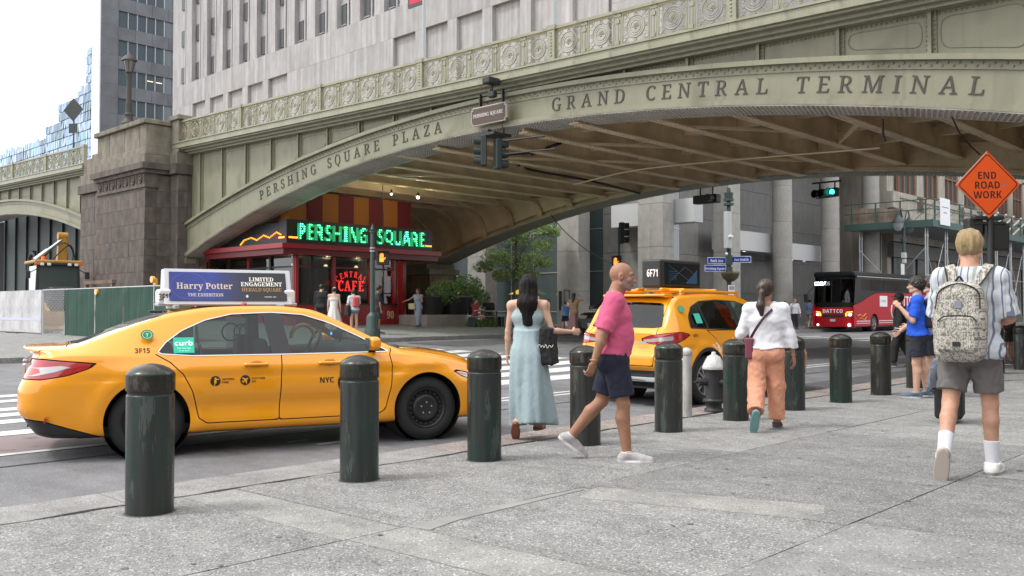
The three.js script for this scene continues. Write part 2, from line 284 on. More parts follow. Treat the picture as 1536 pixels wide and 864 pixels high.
function archFace(A, x, outward, parent, opt = {}) {
  const d = outward, n = 72, SWD = opt.sw || 1.25;
  const rib = mesh('arch_rib', ribSolid((z) => A.lo(z) + .02, (z) => A.hi(z) - .03, A.z0, A.z1, x - (d < 0 ? 0 : .3), x + (d < 0 ? .3 : 0), n), opt.mat || green, parent);
  mesh('lower_flange', ribSolid(A.lo, (z) => A.lo(z) + .13, A.z0, A.z1, Math.min(x + d * .14, x - d * .02), Math.max(x + d * .14, x - d * .02), n), opt.mat || green, rib);
  mesh('soffit_plate', ribSolid((z) => A.lo(z) - .03, (z) => A.lo(z) + .015, A.z0, A.z1, Math.min(x + d * .125, x - d * SWD), Math.max(x + d * .125, x - d * SWD), n), opt.sof || grimy, rib);
  mesh('upper_flange', ribSolid((z) => A.hi(z) - .12, A.hi, A.z0, A.z1, Math.min(x + d * .16, x - d * .05), Math.max(x + d * .16, x - d * .05), n), opt.mat || green, rib);
  mesh('angle_bar', ribSolid((z) => A.hi(z) - .3, (z) => A.hi(z) - .115, A.z0, A.z1, Math.min(x + d * .03, x - d * .01), Math.max(x + d * .03, x - d * .01), n), opt.mat || green, rib);
  // back flange on the road side, so the rib reads as a box girder
  mesh('inner_flange', ribSolid((z) => A.lo(z) - .028, (z) => A.lo(z) + .1, A.z0, A.z1, Math.min(x - d * (SWD - .12), x - d * (SWD + .01)), Math.max(x - d * (SWD - .12), x - d * (SWD + .01)), n), opt.sof || grimy, rib);
  const up = [], so = [];
  if (!opt.plain) for (let z = A.z0 + .2; z < A.z1; z += .11) { up.push(V(x + d * .03, A.hi(z) - .2 + ((z * 9.1 | 0) % 2 ? .03 : -.03), z)); }
  for (let z = A.z0 + .1, k = 0; z < A.z1; z += .115, k++) for (let j = 0; j < 8; j++) so.push(V(x + d * (.06 - j * .16), A.lo(z) - .03, z + (j % 2) * .057));
  if (up.length) rivets('rivets', up, V(d, 0, 0), .03, opt.mat || green, rib);
  rivets('rivets', so, V(0, -1, 0), opt.rivR || .034, opt.rivM || opt.sof || grimy, rib);
  return rib;
}
const ribN = archFace(ARCH, XB, -1, via), ribF = archFace(ARCH, XF, -1, via, { mat: tan, plain: 1, sof: std([.80, .78, .68], .5, { map: rep(T.tintStrong, .6) }), rivM: std([.30, .30, .24], .6), rivR: .06 }), ribFo = mesh('outer_face', ribSolid((z) => ARCH.lo(z), ARCH.hi, ARCH.z0, ARCH.z1, XF + .31, XF + .6, 60), green, via);
// spandrel panels, stiffeners, mouldings
function spandrel(A, x, zs, parent, topOff = .46, mold = true) {
  for (let i = 0; i + 1 < zs.length; i++) {
    const a = zs[i], b = zs[i + 1], lo = (z) => A.hi(z) - .06, hi = (z) => yRail(z) - topOff;
    if (hi(a) - lo(a) < .06 && hi(b) - lo(b) < .06) continue;
    const loC = (z) => Math.min(lo(z), hi(z) - .02);
    const p = mesh('spandrel_panel', ribSolid(loC, hi, a + .004, b - .004, x, x + .1, 6), green, parent);
    const m = .2, ia = a + m, ib = b - m, L = (z) => A.hi(z) + .2, Hh = (z) => hi(z) - .2;
    if (mold && Hh(ia) - L(ia) > .12 && Hh(ib) - L(ib) > .12) {
      const pts = []; const r = Math.min(.16, (Hh(ia) - L(ia)) * .45, (Hh(ib) - L(ib)) * .45);
      for (let k = 0; k <= 6; k++) pts.push([ia + r * .3 + (ib - ia - r * .6) * k / 6, 0]);
      const loop = [];
      for (let k = 0; k <= 6; k++) { const z = lerp(ia + r, ib - r, k / 6); loop.push(V(x - .004, L(z), z)); }
      loop.push(V(x - .004, L(ib) + r * .3, ib - r * .3), V(x - .004, L(ib) + r, ib), V(x - .004, Hh(ib) - r, ib), V(x - .004, Hh(ib) - r * .3, ib - r * .3));
      for (let k = 0; k <= 3; k++) { const z = lerp(ib - r, ia + r, k / 3); loop.push(V(x - .004, Hh(z), z)); }
      loop.push(V(x - .004, Hh(ia) - r * .3, ia + r * .3), V(x - .004, Hh(ia) - r, ia), V(x - .004, L(ia) + r, ia), V(x - .004, L(ia) + r * .3, ia + r * .3));
      mesh('moulding', tube(loop, .014, 60, 5, true), green, p);
    }
    const st = hi(a) - lo(a);
    if (st > .12) {
      const s = mesh('stiffener', [bx(x - .11, x + .002, lo(a) + .05, hi(a), a - .015, a + .015), bx(x - .035, x - .002, lo(a) + .05, hi(a), a - .12, a + .12), bx(x - .122, x - .109, lo(a) + .05, hi(a), a - .04, a + .04)], green, parent);
      const rv = []; for (let y = lo(a) + .12; y < hi(a) - .04; y += .1) rv.push(V(x - .035, y, a - .08), V(x - .035, y, a + .08)); rivets('rivets', rv, V(-1, 0, 0), .027, green, s);
    }
    const rv = []; for (let z = a + .16; z < b - .12; z += .11) rv.push(V(x, hi(z) - .1, z)); rivets('rivets', rv, V(-1, 0, 0), .025, green, p);
  }
}
const stations = Array.from({ length: 23 }, (_, i) => ST0 + STP * i);
spandrel(ARCH, XB + .22, stations, via);
spandrel(ARCH2, XB + .22, Array.from({ length: 9 }, (_, i) => -50.1 - STP * (8 - i)), via);
const ribL = archFace(ARCH2, XB, -1, via, { plain: 1 });
// cornice and deck, in lengths that butt at the main railing posts
const postZ = Array.from({ length: 9 }, (_, i) => -39.7 + 5.72 * i), SL = Math.atan(.025);
function slopeBox(x0, x1, dy0, dy1, z0, z1) { const g = new THREE.BoxGeometry(x1 - x0, dy1 - dy0, z1 - z0, 1, 1, 4).translate((x0 + x1) / 2, (dy0 + dy1) / 2, (z0 + z1) / 2); const p = g.attributes.position; for (let i = 0; i < p.count; i++) p.setY(i, p.getY(i) + yRail(p.getZ(i))); return boxUV(g); }
function cornice(z0, z1) {
  mesh('cornice', [slopeBox(18.96, 19.36, -.05, .0, z0, z1), slopeBox(19.0, 19.4, -.27, -.052, z0, z1), slopeBox(19.1, 19.62, -.33, -.272, z0, z1), slopeBox(19.3, 19.66, -.42, -.332, z0, z1), slopeBox(19.45, 19.72, -.5, -.422, z0, z1)], greenRail, via);
}
for (let i = 0; i + 1 < postZ.length; i++) cornice(postZ[i] + .003, postZ[i + 1] - .003);
cornice(-65, -50.2); cornice(-82, -65.01);
mesh('deck', [slopeBox(19.42, 34.5, -.35, -.06, -39.9, 8), slopeBox(19.75, 34.5, -.6, -.36, -82, -50)], tan, via);
mesh('deck_underside', slopeBox(19.75, 34.2, -.72, -.36, -39.9, 8), tanDark, via);
// ---- railing: medallion panels, small mullions, main posts, rails
const RH = .97;
const medG = (() => { // local: z along the rail, y up, faces -x
  const g = [], ring = (R, r, z = 0, y = .45, n = 28) => new THREE.TorusGeometry(R, r, 6, n).rotateY(Math.PI / 2).translate(0, y, z);
  g.push(ring(.29, .021), ring(.225, .010), ring(.165, .014));
  for (let k = 0; k < 7; k++) { const a = (k - 3) * .44; g.push(new THREE.SphereGeometry(1, 6, 5).scale(.018, .07, .019).translate(0, .085, 0).rotateX(a).translate(-.01, .42, 0)); }
  g.push(new THREE.SphereGeometry(.032, 8, 6).translate(-.01, .40, 0));
  for (let k = 0; k < 4; k++) { const a = k * Math.PI / 2; g.push(ring(.045, .016, Math.sin(a) * .315, .45 + Math.cos(a) * .315, 10)); }
  for (const sy of [-1, 1]) for (const sz of [-1, 1]) { g.push(ring(.06, .012, sz * .345, .45 + sy * .3, 12), ring(.035, .010, sz * .27, .45 + sy * .355, 8), rod([0, .45 + sy * .24, sz * .2], [0, .45 + sy * .38, sz * .4], .011, 5), rod([0, .45 + sy * .16, sz * .28], [0, .45 + sy * .2, sz * .42], .010, 5)); }
  g.push(bar([0, .055, -.42], [0, .055, .42], .04, .03), bar([0, .845, -.42], [0, .845, .42], .04, .03), bar([0, .05, -.425], [0, .86, -.425], .035), bar([0, .05, .425], [0, .86, .425], .035));
  return merge(g);
})();
const mulG = merge([bar([0, .03, -.085], [0, .9, -.085], .024), bar([0, .03, .085], [0, .9, .085], .024), bx(-.02, .02, .05, .84, -.022, .022), bx(-.035, .035, .8, .86, -.11, .11), bx(-.04, .04, .06, .16, -.06, .06), bx(-.04, .04, .62, .72, -.06, .06)]);
const postG = merge([bx(-.09, .09, 0, .93, -.13, .13), bx(-.1, .1, 0, .1, -.145, .145), bx(-.11, .11, .9, 1.03, -.16, .16), ...Array.from({ length: 8 }, (_, k) => new THREE.SphereGeometry(.035, 6, 5).scale(.5, 1, 1).translate(-.095, .17 + k * .093, 0))]);
function railBay(z0, z1, n, x = 19.2) {
  const rail = mesh('top_rail', slopeBox(x - .07, x + .07, RH - .06, RH, z0 + .12, z1 - .12), greenRail, via);
  mesh('rail_cap', slopeBox(x - .045, x + .045, RH, RH + .03, z0 + .12, z1 - .12), greenRail, rail);
  mesh('bottom_rail', slopeBox(x - .035, x + .035, .02, .055, z0 + .13, z1 - .13), greenRail, via);
  const p = (z1 - z0) / n;
  for (let k = 0; k < n; k++) {
    const z = z0 + p * (k + .5), m = mesh('medallion_panel', medG, greenRail, via); m.position.set(x, yRail(z) + .02, z); m.rotation.x = SL;
    if (k) { const zz = z0 + p * k, q = mesh('mullion', mulG, greenRail, via); q.position.set(x, yRail(zz) + .02, zz); q.rotation.x = SL; }
  }
  const q = mesh('post', postG, greenRail, via); q.position.set(x, yRail(z1), z1);
}
for (let i = 0; i + 1 < postZ.length; i++) railBay(postZ[i], postZ[i + 1], 5);
railBay(-56, -50.4, 5); railBay(-61.7, -56, 5); railBay(-67.4, -61.7, 5);
{ const q = mesh('post', postG, greenRail, via); q.position.set(19.2, yRail(postZ[0] + .15), postZ[0] + .15); }
mesh('far_railing', [slopeBox(34.3, 34.42, 0, .12, -39, 8), slopeBox(34.33, 34.4, .85, .95, -39, 8), ...Array.from({ length: 80 }, (_, i) => slopeBox(34.33, 34.38, .1, .88, -39 + i * .58, -38.82 + i * .58))], greenRail, via);
// ---- lettering on the rib
function archText(txt, pxA, pxB, dy = 0) {
  const zA = atX(pxA, 200, XB).z, zB = atX(pxB, 200, XB).z, cap = .29, gs = [...txt].map((c) => c === ' ' ? null : letter(c, 'serif_regular', .37, .015, 1.02));
  const W = gs.map((g) => g ? g.userData.w : .30), gap = (zB - zA - W.reduce((a, b) => a + b, 0)) / (txt.length - 1); let z = zA;
  gs.forEach((g, i) => {
    const c = z + W[i] / 2; z += W[i] + gap; if (!g) return;
    const sl = Math.atan(((ARCH.lo(c + .5) + ARCH.hi(c + .5)) - (ARCH.lo(c - .5) + ARCH.hi(c - .5))) / 2), mid = (ARCH.lo(c) + .13) * .53 + (ARCH.hi(c) - .3) * .47;
    const m = mesh('letter', g, brownLet, ribN); m.rotation.set(0, -Math.PI / 2, 0); m.rotateZ(sl); m.position.set(XB - .004, mid - cap / 2 + dy + .0, c);
  });
}
archText('PERSHING SQUARE PLAZA', 391, 663); archText('GRAND CENTRAL TERMINAL', 828, 1476);
// ---- floor beams across the bridge
const BB = 6.66;
for (let i = 0; i < stations.length - 1; i++) {
  const z = stations[i] + .02, top = yRail(z) - .7, bm = mesh('floor_beam', [bx(XB + .31, XF - .01, BB + .05, top, z - .025, z + .025)], tanDark, via);
  mesh('beam_flange', bx(XB + .31, XF - .01, BB, BB + .05, z - .17, z + .17), tanPale, bm);
  for (const s of [-1, 1]) mesh('beam_angle', bx(XB + .31, XF - .01, BB + .052, BB + .18, z + s * .04 - .014, z + s * .04 + .014), tanPale, bm);
  const rv = []; for (let x = XB + .5; x < XF - .2; x += .16) rv.push(V(x, BB, z - .1), V(x + .08, BB, z + .1)); rivets('rivets', rv, V(0, -1, 0), .03, tanPale, bm);
}
for (const x of [22.6, 25.5, 28.4, 31.2]) for (let i = 3; i < stations.length - 2; i++) mesh('stringer', bx(x - .1, x + .1, BB + .42, BB + .72, stations[i] + .05, stations[i + 1] - .01), tan, via);
for (const [xa, za, xb, zb] of [[22.6, 9, 25.5, 10], [25.5, 10, 28.4, 11], [25.5, 12, 22.6, 11], [28.4, 8, 31.2, 9], [22.6, 13, 25.5, 14], [28.4, 12, 31.2, 13], [22.6, 6, 25.5, 7], [28.4, 14, 25.5, 15]]) mesh('brace', bar([xa, BB + .06, stations[za]], [xb, BB + .06, stations[zb]], .1, .08), tanPale, via);
// curved knee brackets and coved plates where the far rib drops below the beams
const cove = (z, t) => { const lo = ARCH.lo(z) + .05, h = Math.max(.02, BB + .02 - lo), w = Math.min(3.6, h * 1.25), a = t * Math.PI / 2; return [XF - .35 - w + w * Math.sin(a), BB + .05 - h + h * Math.cos(a)]; };
for (let i = 0; i < 8; i++) {
  const z = stations[i] + .02;
  mesh('knee_bracket', sheet((u, v) => { const [x, y] = cove(z, u); return V(x, y - .03, z + (v - .5) * .34); }, 16, 1), tanPale, via);
  mesh('bracket_web', sheet((u, v) => { const [x, y] = cove(z, u); return V(x, lerp(y, BB + .06, v), z); }, 16, 2), tan, via);
}
mesh('coved_soffit', sheet((u, v) => { const z = lerp(-40.2, -24.4, v), [x, y] = cove(z, u); return V(x + .12, y + .14, z); }, 18, 40), tan, via);
mesh('far_spandrel', ribSolid((z) => ARCH.lo(z) + .14, () => 7.98, -40, .2, XF + .05, XF + .3, 50), tan, via);
// abutment walls
mesh('abutment', [bx(20.2, 36, -.3, 8.1, -42.5, -40.35)], tan, via);
mesh('abutment', [bx(20, 36, -.4, 7.9, 3.2, 7)], tan, via);
// cast bearing shoe where the rib meets the pier
mesh('bearing_shoe', [bx(XB - .22, XB + .5, 2.55, 5.0, -40.5, -40.28), extr([[0, 0], [1.0, .35], [1.15, .75], [.3, 1.3], [0, 1.1]], .5, .02).rotateY(-Math.PI / 2).translate(XB + .4, 2.9, -40.3), cyl(.14, .14, .56, 0, 0, 0, 14).rotateZ(Math.PI / 2).translate(XB + .36, 3.15, -39.55), cyl(.1, .1, .5, 0, 0, 0, 12).rotateZ(Math.PI / 2).translate(XB + .3, 4.15, -39.95), bx(XB - .12, XB + .4, 4.3, 4.42, -40.3, -39.7)], green, via);
// brown plate with the square's name on the face of the rib
{
  const s = thing('bridge_sign', 'brown notched bridge plate with square name lettering', 'sign'); const c = atX(735, 172, XB - .3), w = .74, h = .27;
  const o = [[-w * .92, -h], [w * .92, -h], [w * .92, -h * .72], [w, -h * .72], [w, h * .72], [w * .92, h * .72], [w * .92, h], [-w * .92, h], [-w * .92, h * .72], [-w, h * .72], [-w, -h * .72], [-w * .92, -h * .72]];
  s.position.copy(c); s.rotation.y = -Math.PI / 2; s.rotation.order = 'YXZ';
  mesh('rim', extr(o, .06, .01), std([.42, .36, .3], .5), s);
  mesh('plate', extr(o.map(([a, b]) => [a * .965, b * .9]), .075, .005), std([.06, .035, .024], .5), s);
  const t = 'PERSHING SQUARE'; let x = -w * .86; const gs = [...t].map((ch) => ch === ' ' ? null : letter(ch, 'serif_regular', .105, .012)); const W = gs.map((g) => g ? g.userData.w : .05), gap = (w * 1.72 - W.reduce((a, b) => a + b)) / (t.length - 1);
  const lt = mesh('lettering', gs.map((g, i) => { const r = g && g.clone().translate(x + W[i] / 2, -.04, .081); x += W[i] + gap; return r; }), std([.6, .57, .5], .5), s);
  mesh('hanger', [bx(-.5, -.46, .2, .7, -.12, -.02), bx(.46, .5, .2, .7, -.12, -.02)], blackSteel, s);
}
// ---- stone pier
{
  const stoneTint = tintTex(.42, .12, 41, 5), SM = [[.135, .113, .098], [.145, .120, .103], [.125, .106, .094], [.152, .128, .109]].map((c, i) => std(c, .85, { map: rep(stoneTint, .45, .45, i * .23, i * .4), bumpMap: rep(T.grain, .9), bumpScale: .012 }));
  const top = std([.235, .212, .165], .85, { map: rep(stoneTint, .4), bumpMap: rep(T.grain, .9), bumpScale: .012 });
  const p = thing('stone_pier', 'weathered brown granite bridge pier with stepped parapet', 'pier');
  mesh('core', [bx(19.1, 20.15, -.3, 8.0, -50.3, -39.25), bx(18.05, 19.1, -.3, 8.0, -45.2, -40.05)], jointMat, p);
  const rows = 10, y0 = .1, ch = .735, g = .007;
  for (let r = 0; r < rows; r++) {
    const ya = y0 + r * ch + g / 2, yb = ya + ch - g, flare = Math.max(0, (rows - r) / rows) * .42;
    const put = (x0, x1, z0, z1) => { const b = rbox(x1 - x0, yb - ya, z1 - z0, .008, (x0 + x1) / 2, (ya + yb) / 2, (z0 + z1) / 2, 1); mesh('stone_block', boxUV(b, rnd() * 9, rnd() * 9), SM[rnd() * 4 | 0], p); };
    // projecting front, three or four stones to a course
    const cuts = r % 2 ? [-45.25 - flare, -43.7, -41.6, -39.98] : [-45.25 - flare, -44.3, -42.6, -40.9, -39.98];
    for (let i = 0; i + 1 < cuts.length; i++) put(17.9 - flare * .25 + rr(-.006, .006), 18.4, cuts[i] + g / 2, cuts[i + 1] - g / 2);
    put(18.41, 19.05, -40.4, -39.985); put(18.41, 19.05, -45.25 - flare, -44.9);
    for (const c of [[-39.98, -39.2], [-50.35 - flare * .6, -48.6], [-48.58, -46.8], [-46.78, -45.3 - flare]]) put(19.05 - flare * .1, 19.5, c[0] + g / 2, c[1] - g / 2);
    put(19.51, 20.1, -39.6, -39.2);
  }
  // frieze, cornice, parapet
  mesh('frieze', [bx(17.82, 18.5, 6.86, 6.98, -45.32, -39.9), bx(17.86, 18.5, 6.98, 7.5, -45.28, -39.94)], SM[0], p);
  for (let k = 0; k < 7; k++) mesh('ornament', [new THREE.TorusGeometry(.16, .04, 6, 14).rotateY(Math.PI / 2).translate(17.84, 7.24, -44.9 + k * .75), new THREE.SphereGeometry(.09, 8, 6).scale(.5, 1, 1).translate(17.83, 7.24, -44.9 + k * .75), bx(17.82, 17.86, 7.04, 7.44, -44.56 + k * .75, -44.5 + k * .75)], SM[2], p);
  mesh('cornice', [bx(17.76, 19.4, 7.5, 7.68, -45.4, -39.82), bx(17.62, 19.4, 7.68, 7.95, -45.52, -39.7), bx(18.9, 20.3, 7.5, 7.95, -50.5, -45.55), bx(18.86, 20.3, 7.5, 7.95, -39.68, -39.12)], SM[1], p);
  mesh('plinth', [bx(17.78, 20.4, 7.95, 8.35, -45.36, -39.86), bx(18.96, 20.4, 7.95, 8.5, -50.3, -45.38), bx(18.95, 20.4, 7.95, 8.5, -39.84, -39.15)], top, p);
  for (const [a, b] of [[-45.3, -43.9], [-43.88, -42.2], [-42.18, -40.6], [-40.58, -39.9]]) mesh('parapet_stone', rbox(2.3, 1.35, b - a - .012, .02, 19.02, 9.03, (a + b) / 2, 1), top, p);
  mesh('parapet_stone', rbox(1.4, 1.0, 3.6, .02, 19.75, 9.0, -47.2, 1), top, p); mesh('parapet_stone', rbox(1.4, .9, 1.2, .02, 19.8, 8.9, -49.62, 1), top, p); mesh('parapet_stone', rbox(1.4, 1.5, .7, .02, 19.72, 9.2, -39.5, 1), top, p);
  mesh('coping', [rbox(2.6, .22, 5.6, .04, 19.02, 9.83, -42.6), rbox(1.6, .22, .95, .04, 19.72, 10.06, -39.45), rbox(2.36, .3, 5.5, .03, 19.0, 8.5, -42.6)], top, p);
  const f = thing('stone_pier', 'rusty tan stone pedestal under the far arch beside planters', 'pier');
  mesh('shaft', [bx(33.2, 35.2, -.2, 3.3, -40.2, -38.2)], std([.33, .25, .17], .8, { map: rep(T.tintStrong, .6) }), f); mesh('cap', [bx(33.05, 35.3, 3.3, 3.6, -40.3, -38.05), bx(33.15, 35.25, 3.6, 3.9, -40.2, -38.4)], green, f);
}
// ---------------------------------------------------------------- buildings
const glassDark = phy([.075, .10, .105], .06, { metalness: 0, specularIntensity: 1, clearcoat: .6, clearcoatRoughness: .03 }), glassBlue = phy([.075, .105, .125], .08, { clearcoat: .5, clearcoatRoughness: .05 });
const streakTex = dataTex(512, (u, v, i, j) => { const a = tn(u, v * .12, 40, 6) * .10 + tn(u, v * .3, 14, 2) * .10 + tn(u, v, 30, 9) * .05 + (h3(i, j) - .5) * .06; const g = clamp(.86 + a); return [g, g * .995, g * .995]; }, true);
const conc = std([.445, .436, .436], .85, { map: rep(streakTex, .12, .07), bumpMap: rep(T.grain, .6), bumpScale: .004 }), concB = std([.42, .412, .412], .85, { map: rep(streakTex, .09, .06, .3, .2) }), concRec = conc;
const graniteTex = dataTex(512, (u, v, i, j) => { const g = clamp(.84 + tn(u, v, 7, 5) * .08 + (h3(i, j, 2) - .5) * .16 + (h3(i >> 1, j >> 1, 3) - .5) * .14); return [g, g, g * .99]; }, true);
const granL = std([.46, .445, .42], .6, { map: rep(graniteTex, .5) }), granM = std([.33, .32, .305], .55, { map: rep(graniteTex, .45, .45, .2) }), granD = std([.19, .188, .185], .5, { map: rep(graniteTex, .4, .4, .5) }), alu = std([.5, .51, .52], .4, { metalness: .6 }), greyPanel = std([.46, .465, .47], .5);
{ // ---- the big pale tower with narrow paired windows above granite pillars
  const X = 39.5, Z0 = -27, Z1 = -83.6;
  const b = thing('office_tower', 'pale concrete office tower with narrow paired windows and granite street pillars', 'building');
  mesh('core', [bx(X + .5, 69.5, 14, 62, Z1, Z0 - .1), bx(46, 69.5, -.2, 14, -82, -32)], concRec, b);
  const U = 2.85, z0 = -80.7, towerGlass = std([.03, .033, .037], .35);
  for (let k = 0; k < 19; k++) { // window bays
    const z = z0 + k * U, yb = 22.3;
    mesh('pier', bx(X + .1, X + .52, yb, 60, z + .55, z + 1.68), conc, b);
    mesh('fin', bx(X + .26, X + .52, yb, 60, z - .07, z + .13), conc, b);
    for (let r = 0; r < 4; r++) for (const [a, w] of [[-.95, .62], [.14, .36]]) {
      const y = 22.62 + r * 3.5, wd = mesh('window', bx(X + .38, X + .44, y, y + 1.5, z + a, z + a + w), towerGlass, b);
      if (k > 6) mesh('frame', [bx(X + .34, X + .45, y - .07, y, z + a - .03, z + a + w + .03), bx(X + .34, X + .45, y + 1.5, y + 1.56, z + a - .03, z + a + w + .03)], concB, wd);
    }
  }
  // stone panels under the windows: blind recessed bays and plain slabs
  const inBlind = (z) => (z > -78.2 && z < -61.6) || (z > -49.6 && z < -30);
  for (let k = 0; k < 17; k++) { const za = -82.3 + k * 3.25, zb = za + 3.25, blind = inBlind(za + 1.6);
    if (blind) { mesh('recessed_panel', bx(X + .3, X + .48, 14, 20.2, za + .45, zb - .45), concRec, b); mesh('wall_panel', bx(X, X + .48, 14, 20.2, za - .43, za + .44), conc, b); mesh('wall_panel', bx(X, X + .48, 20.21, 22.28, za + .005, zb - .005), concB, b); }
    else for (let r = 0; r < 4; r++) mesh('wall_panel', bx(X + rr(0, .012), X + .48, 14 + r * 2.07, 16.06 + r * 2.07, za + .006, zb - .006), [conc, concB][(k + r) % 2], b);
  }
  for (let r = 0; r < 5; r++) for (let k = 0; k < 5; k++) mesh('wall_panel', bx(X + k * 3.2 + .01, X + k * 3.2 + 3.19, 14 + r * 2.6, 16.58 + r * 2.6, Z0 - .3, Z0), [conc, concB][(k + r) % 2], b);
  // square pillars of stacked granite blocks
  const pillar = (x0, x1, z0, z1) => { for (let r = 0; r < 6; r++) mesh('pillar_block', bx(x0, x1, .1 + r * 2.28, .1 + r * 2.28 + 2.265, z0, (z0 + z1) / 2 - .004), granL, b), mesh('pillar_block', bx(x0, x1, .1 + r * 2.28, .1 + r * 2.28 + 2.265, (z0 + z1) / 2 + .004, z1), granL, b); };
  pillar(X, X + 1, -28.6, -27); pillar(X, X + 1, -34.3, -32.7); pillar(X, X + 1, -41.8, -40.2); pillar(X, X + 1, -48.6, -47); pillar(X, X + 1, -55.4, -53.8); pillar(46.1, 47.4, -28, -27);
  for (const x of [53.9, 60.9, 67.9]) for (let r = 0; r < 6; r++) mesh('column_drum', cyl(.62, .62, 2.27, x, .1 + r * 2.28, -27.7, 28), granL, b);
  mesh('soffit', bx(X + .1, 69.5, 13.75, 14, -60, -27.2), greyPanel, b);
  // recessed walls
  const glassWall = (x0, z0, x1, z1, wide, name = 'glass_wall') => { // vertical wall of panes between two points
    const L = Math.hypot(x1 - x0, z1 - z0), n = Math.max(1, Math.round(L / wide)), along = V((x1 - x0) / L, 0, (z1 - z0) / L), rot = Math.atan2(-(z1 - z0), x1 - x0);
    for (let i = 0; i < n; i++) for (const [ya, yb] of [[.1, 1.2], [1.2, 3.6], [3.6, 6.1], [6.1, 8.6], [8.6, 11.2], [11.2, 13.7]]) {
      const p = mesh('pane', bx(-L / n / 2 + .03, L / n / 2 - .03, ya + .03, yb - .03, -.015, .015), glassDark, b); p.position.set(x0 + along.x * L * (i + .5) / n, 0, z0 + along.z * L * (i + .5) / n); p.rotation.y = rot;
      const f = mesh('mullion', [bx(-L / n / 2 - .03, -L / n / 2 + .03, ya, yb, -.05, .06), bx(-L / n / 2 + .03, L / n / 2, yb - .03, yb + .03, -.05, .055)], alu, b); f.position.copy(p.position); f.rotation.y = rot;
    }
  };
  const granWall = (x0, z0, x1, z1, wide, m) => { const L = Math.hypot(x1 - x0, z1 - z0), n = Math.max(1, Math.round(L / wide)), rot = Math.atan2(-(z1 - z0), x1 - x0);
    for (let i = 0; i < n; i++) for (let r = 0; r < 6; r++) { const p = mesh('wall_panel', bx(-L / n / 2 + .006, L / n / 2 - .006, .1 + r * 2.27, .09 + r * 2.27 + 2.26, -.3, .02 + rnd() * .006), m, b); p.position.set(lerp(x0, x1, (i + .5) / n), 0, lerp(z0, z1, (i + .5) / n)); p.rotation.y = rot; } };
  granWall(42, -32.9, 42, -30, 1.3, granM); glassWall(42, -34.6, 42, -32.9, 1.7); granWall(42, -36.4, 42, -34.6, 1.8, granM); glassWall(42, -58, 42, -36.4, 1.9);
  granWall(40.6, -33.9, 42, -33.9, 1.4, granM);
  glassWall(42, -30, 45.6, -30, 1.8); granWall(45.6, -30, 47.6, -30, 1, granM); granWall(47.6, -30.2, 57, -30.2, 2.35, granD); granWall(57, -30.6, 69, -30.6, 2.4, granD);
  mesh('bulkhead', [bx(40.7, 41.6, 5.95, 7.2, -31.3, -25.9)], greyPanel, b);
  mesh('bulkhead', [bx(48.2, 55.8, 5.0, 6.2, -29.4, -28.4), bx(56.2, 61.5, 4.7, 5.8, -29.6, -28.6)], greyPanel, b);
  for (const x of [49.3, 51.2, 57.6, 59.4]) mesh('downlight', cyl(.09, .09, .03, x, x < 55 ? 4.98 : 4.68, -28.9, 10), std([.9, .9, .85], .5, { emissive: lin(1, .95, .85), emissiveIntensity: 1.2 }), b);
  mesh('wall_plaque', bx(X - .02, X + .01, 1.3, 2.4, -34.15, -33.95), darkIron, b);
  // yellow cafe umbrellas behind the glass are left as real canopies
  for (const [px, z] of [[705, -50], [738, -46], [818, -41.5], [890, -36]]) { const t = atX(px, 436, 43.6); const u = thing('cafe_umbrella', ['yellow cafe umbrella seen through plaza glass beside tree', 'yellow cafe umbrella seen through glass behind tree crown', 'yellow cafe umbrella seen in dark lobby glass', 'yellow cafe umbrella seen in narrow glass strip'][px === 705 ? 0 : px === 738 ? 1 : px === 818 ? 2 : 3], 'umbrella', [41.4, 0, t.z], 0, 'yellow cafe umbrellas'); const gy = GY(41.4, t.z); mesh('canopy', new THREE.ConeGeometry(.85, .42, 8, 1).translate(0, gy + 2.0, 0), std([.62, .45, .05], .7), u); mesh('pole', cyl(.025, .025, 2.0, 0, gy, 0, 8), darkIron, u); }
}
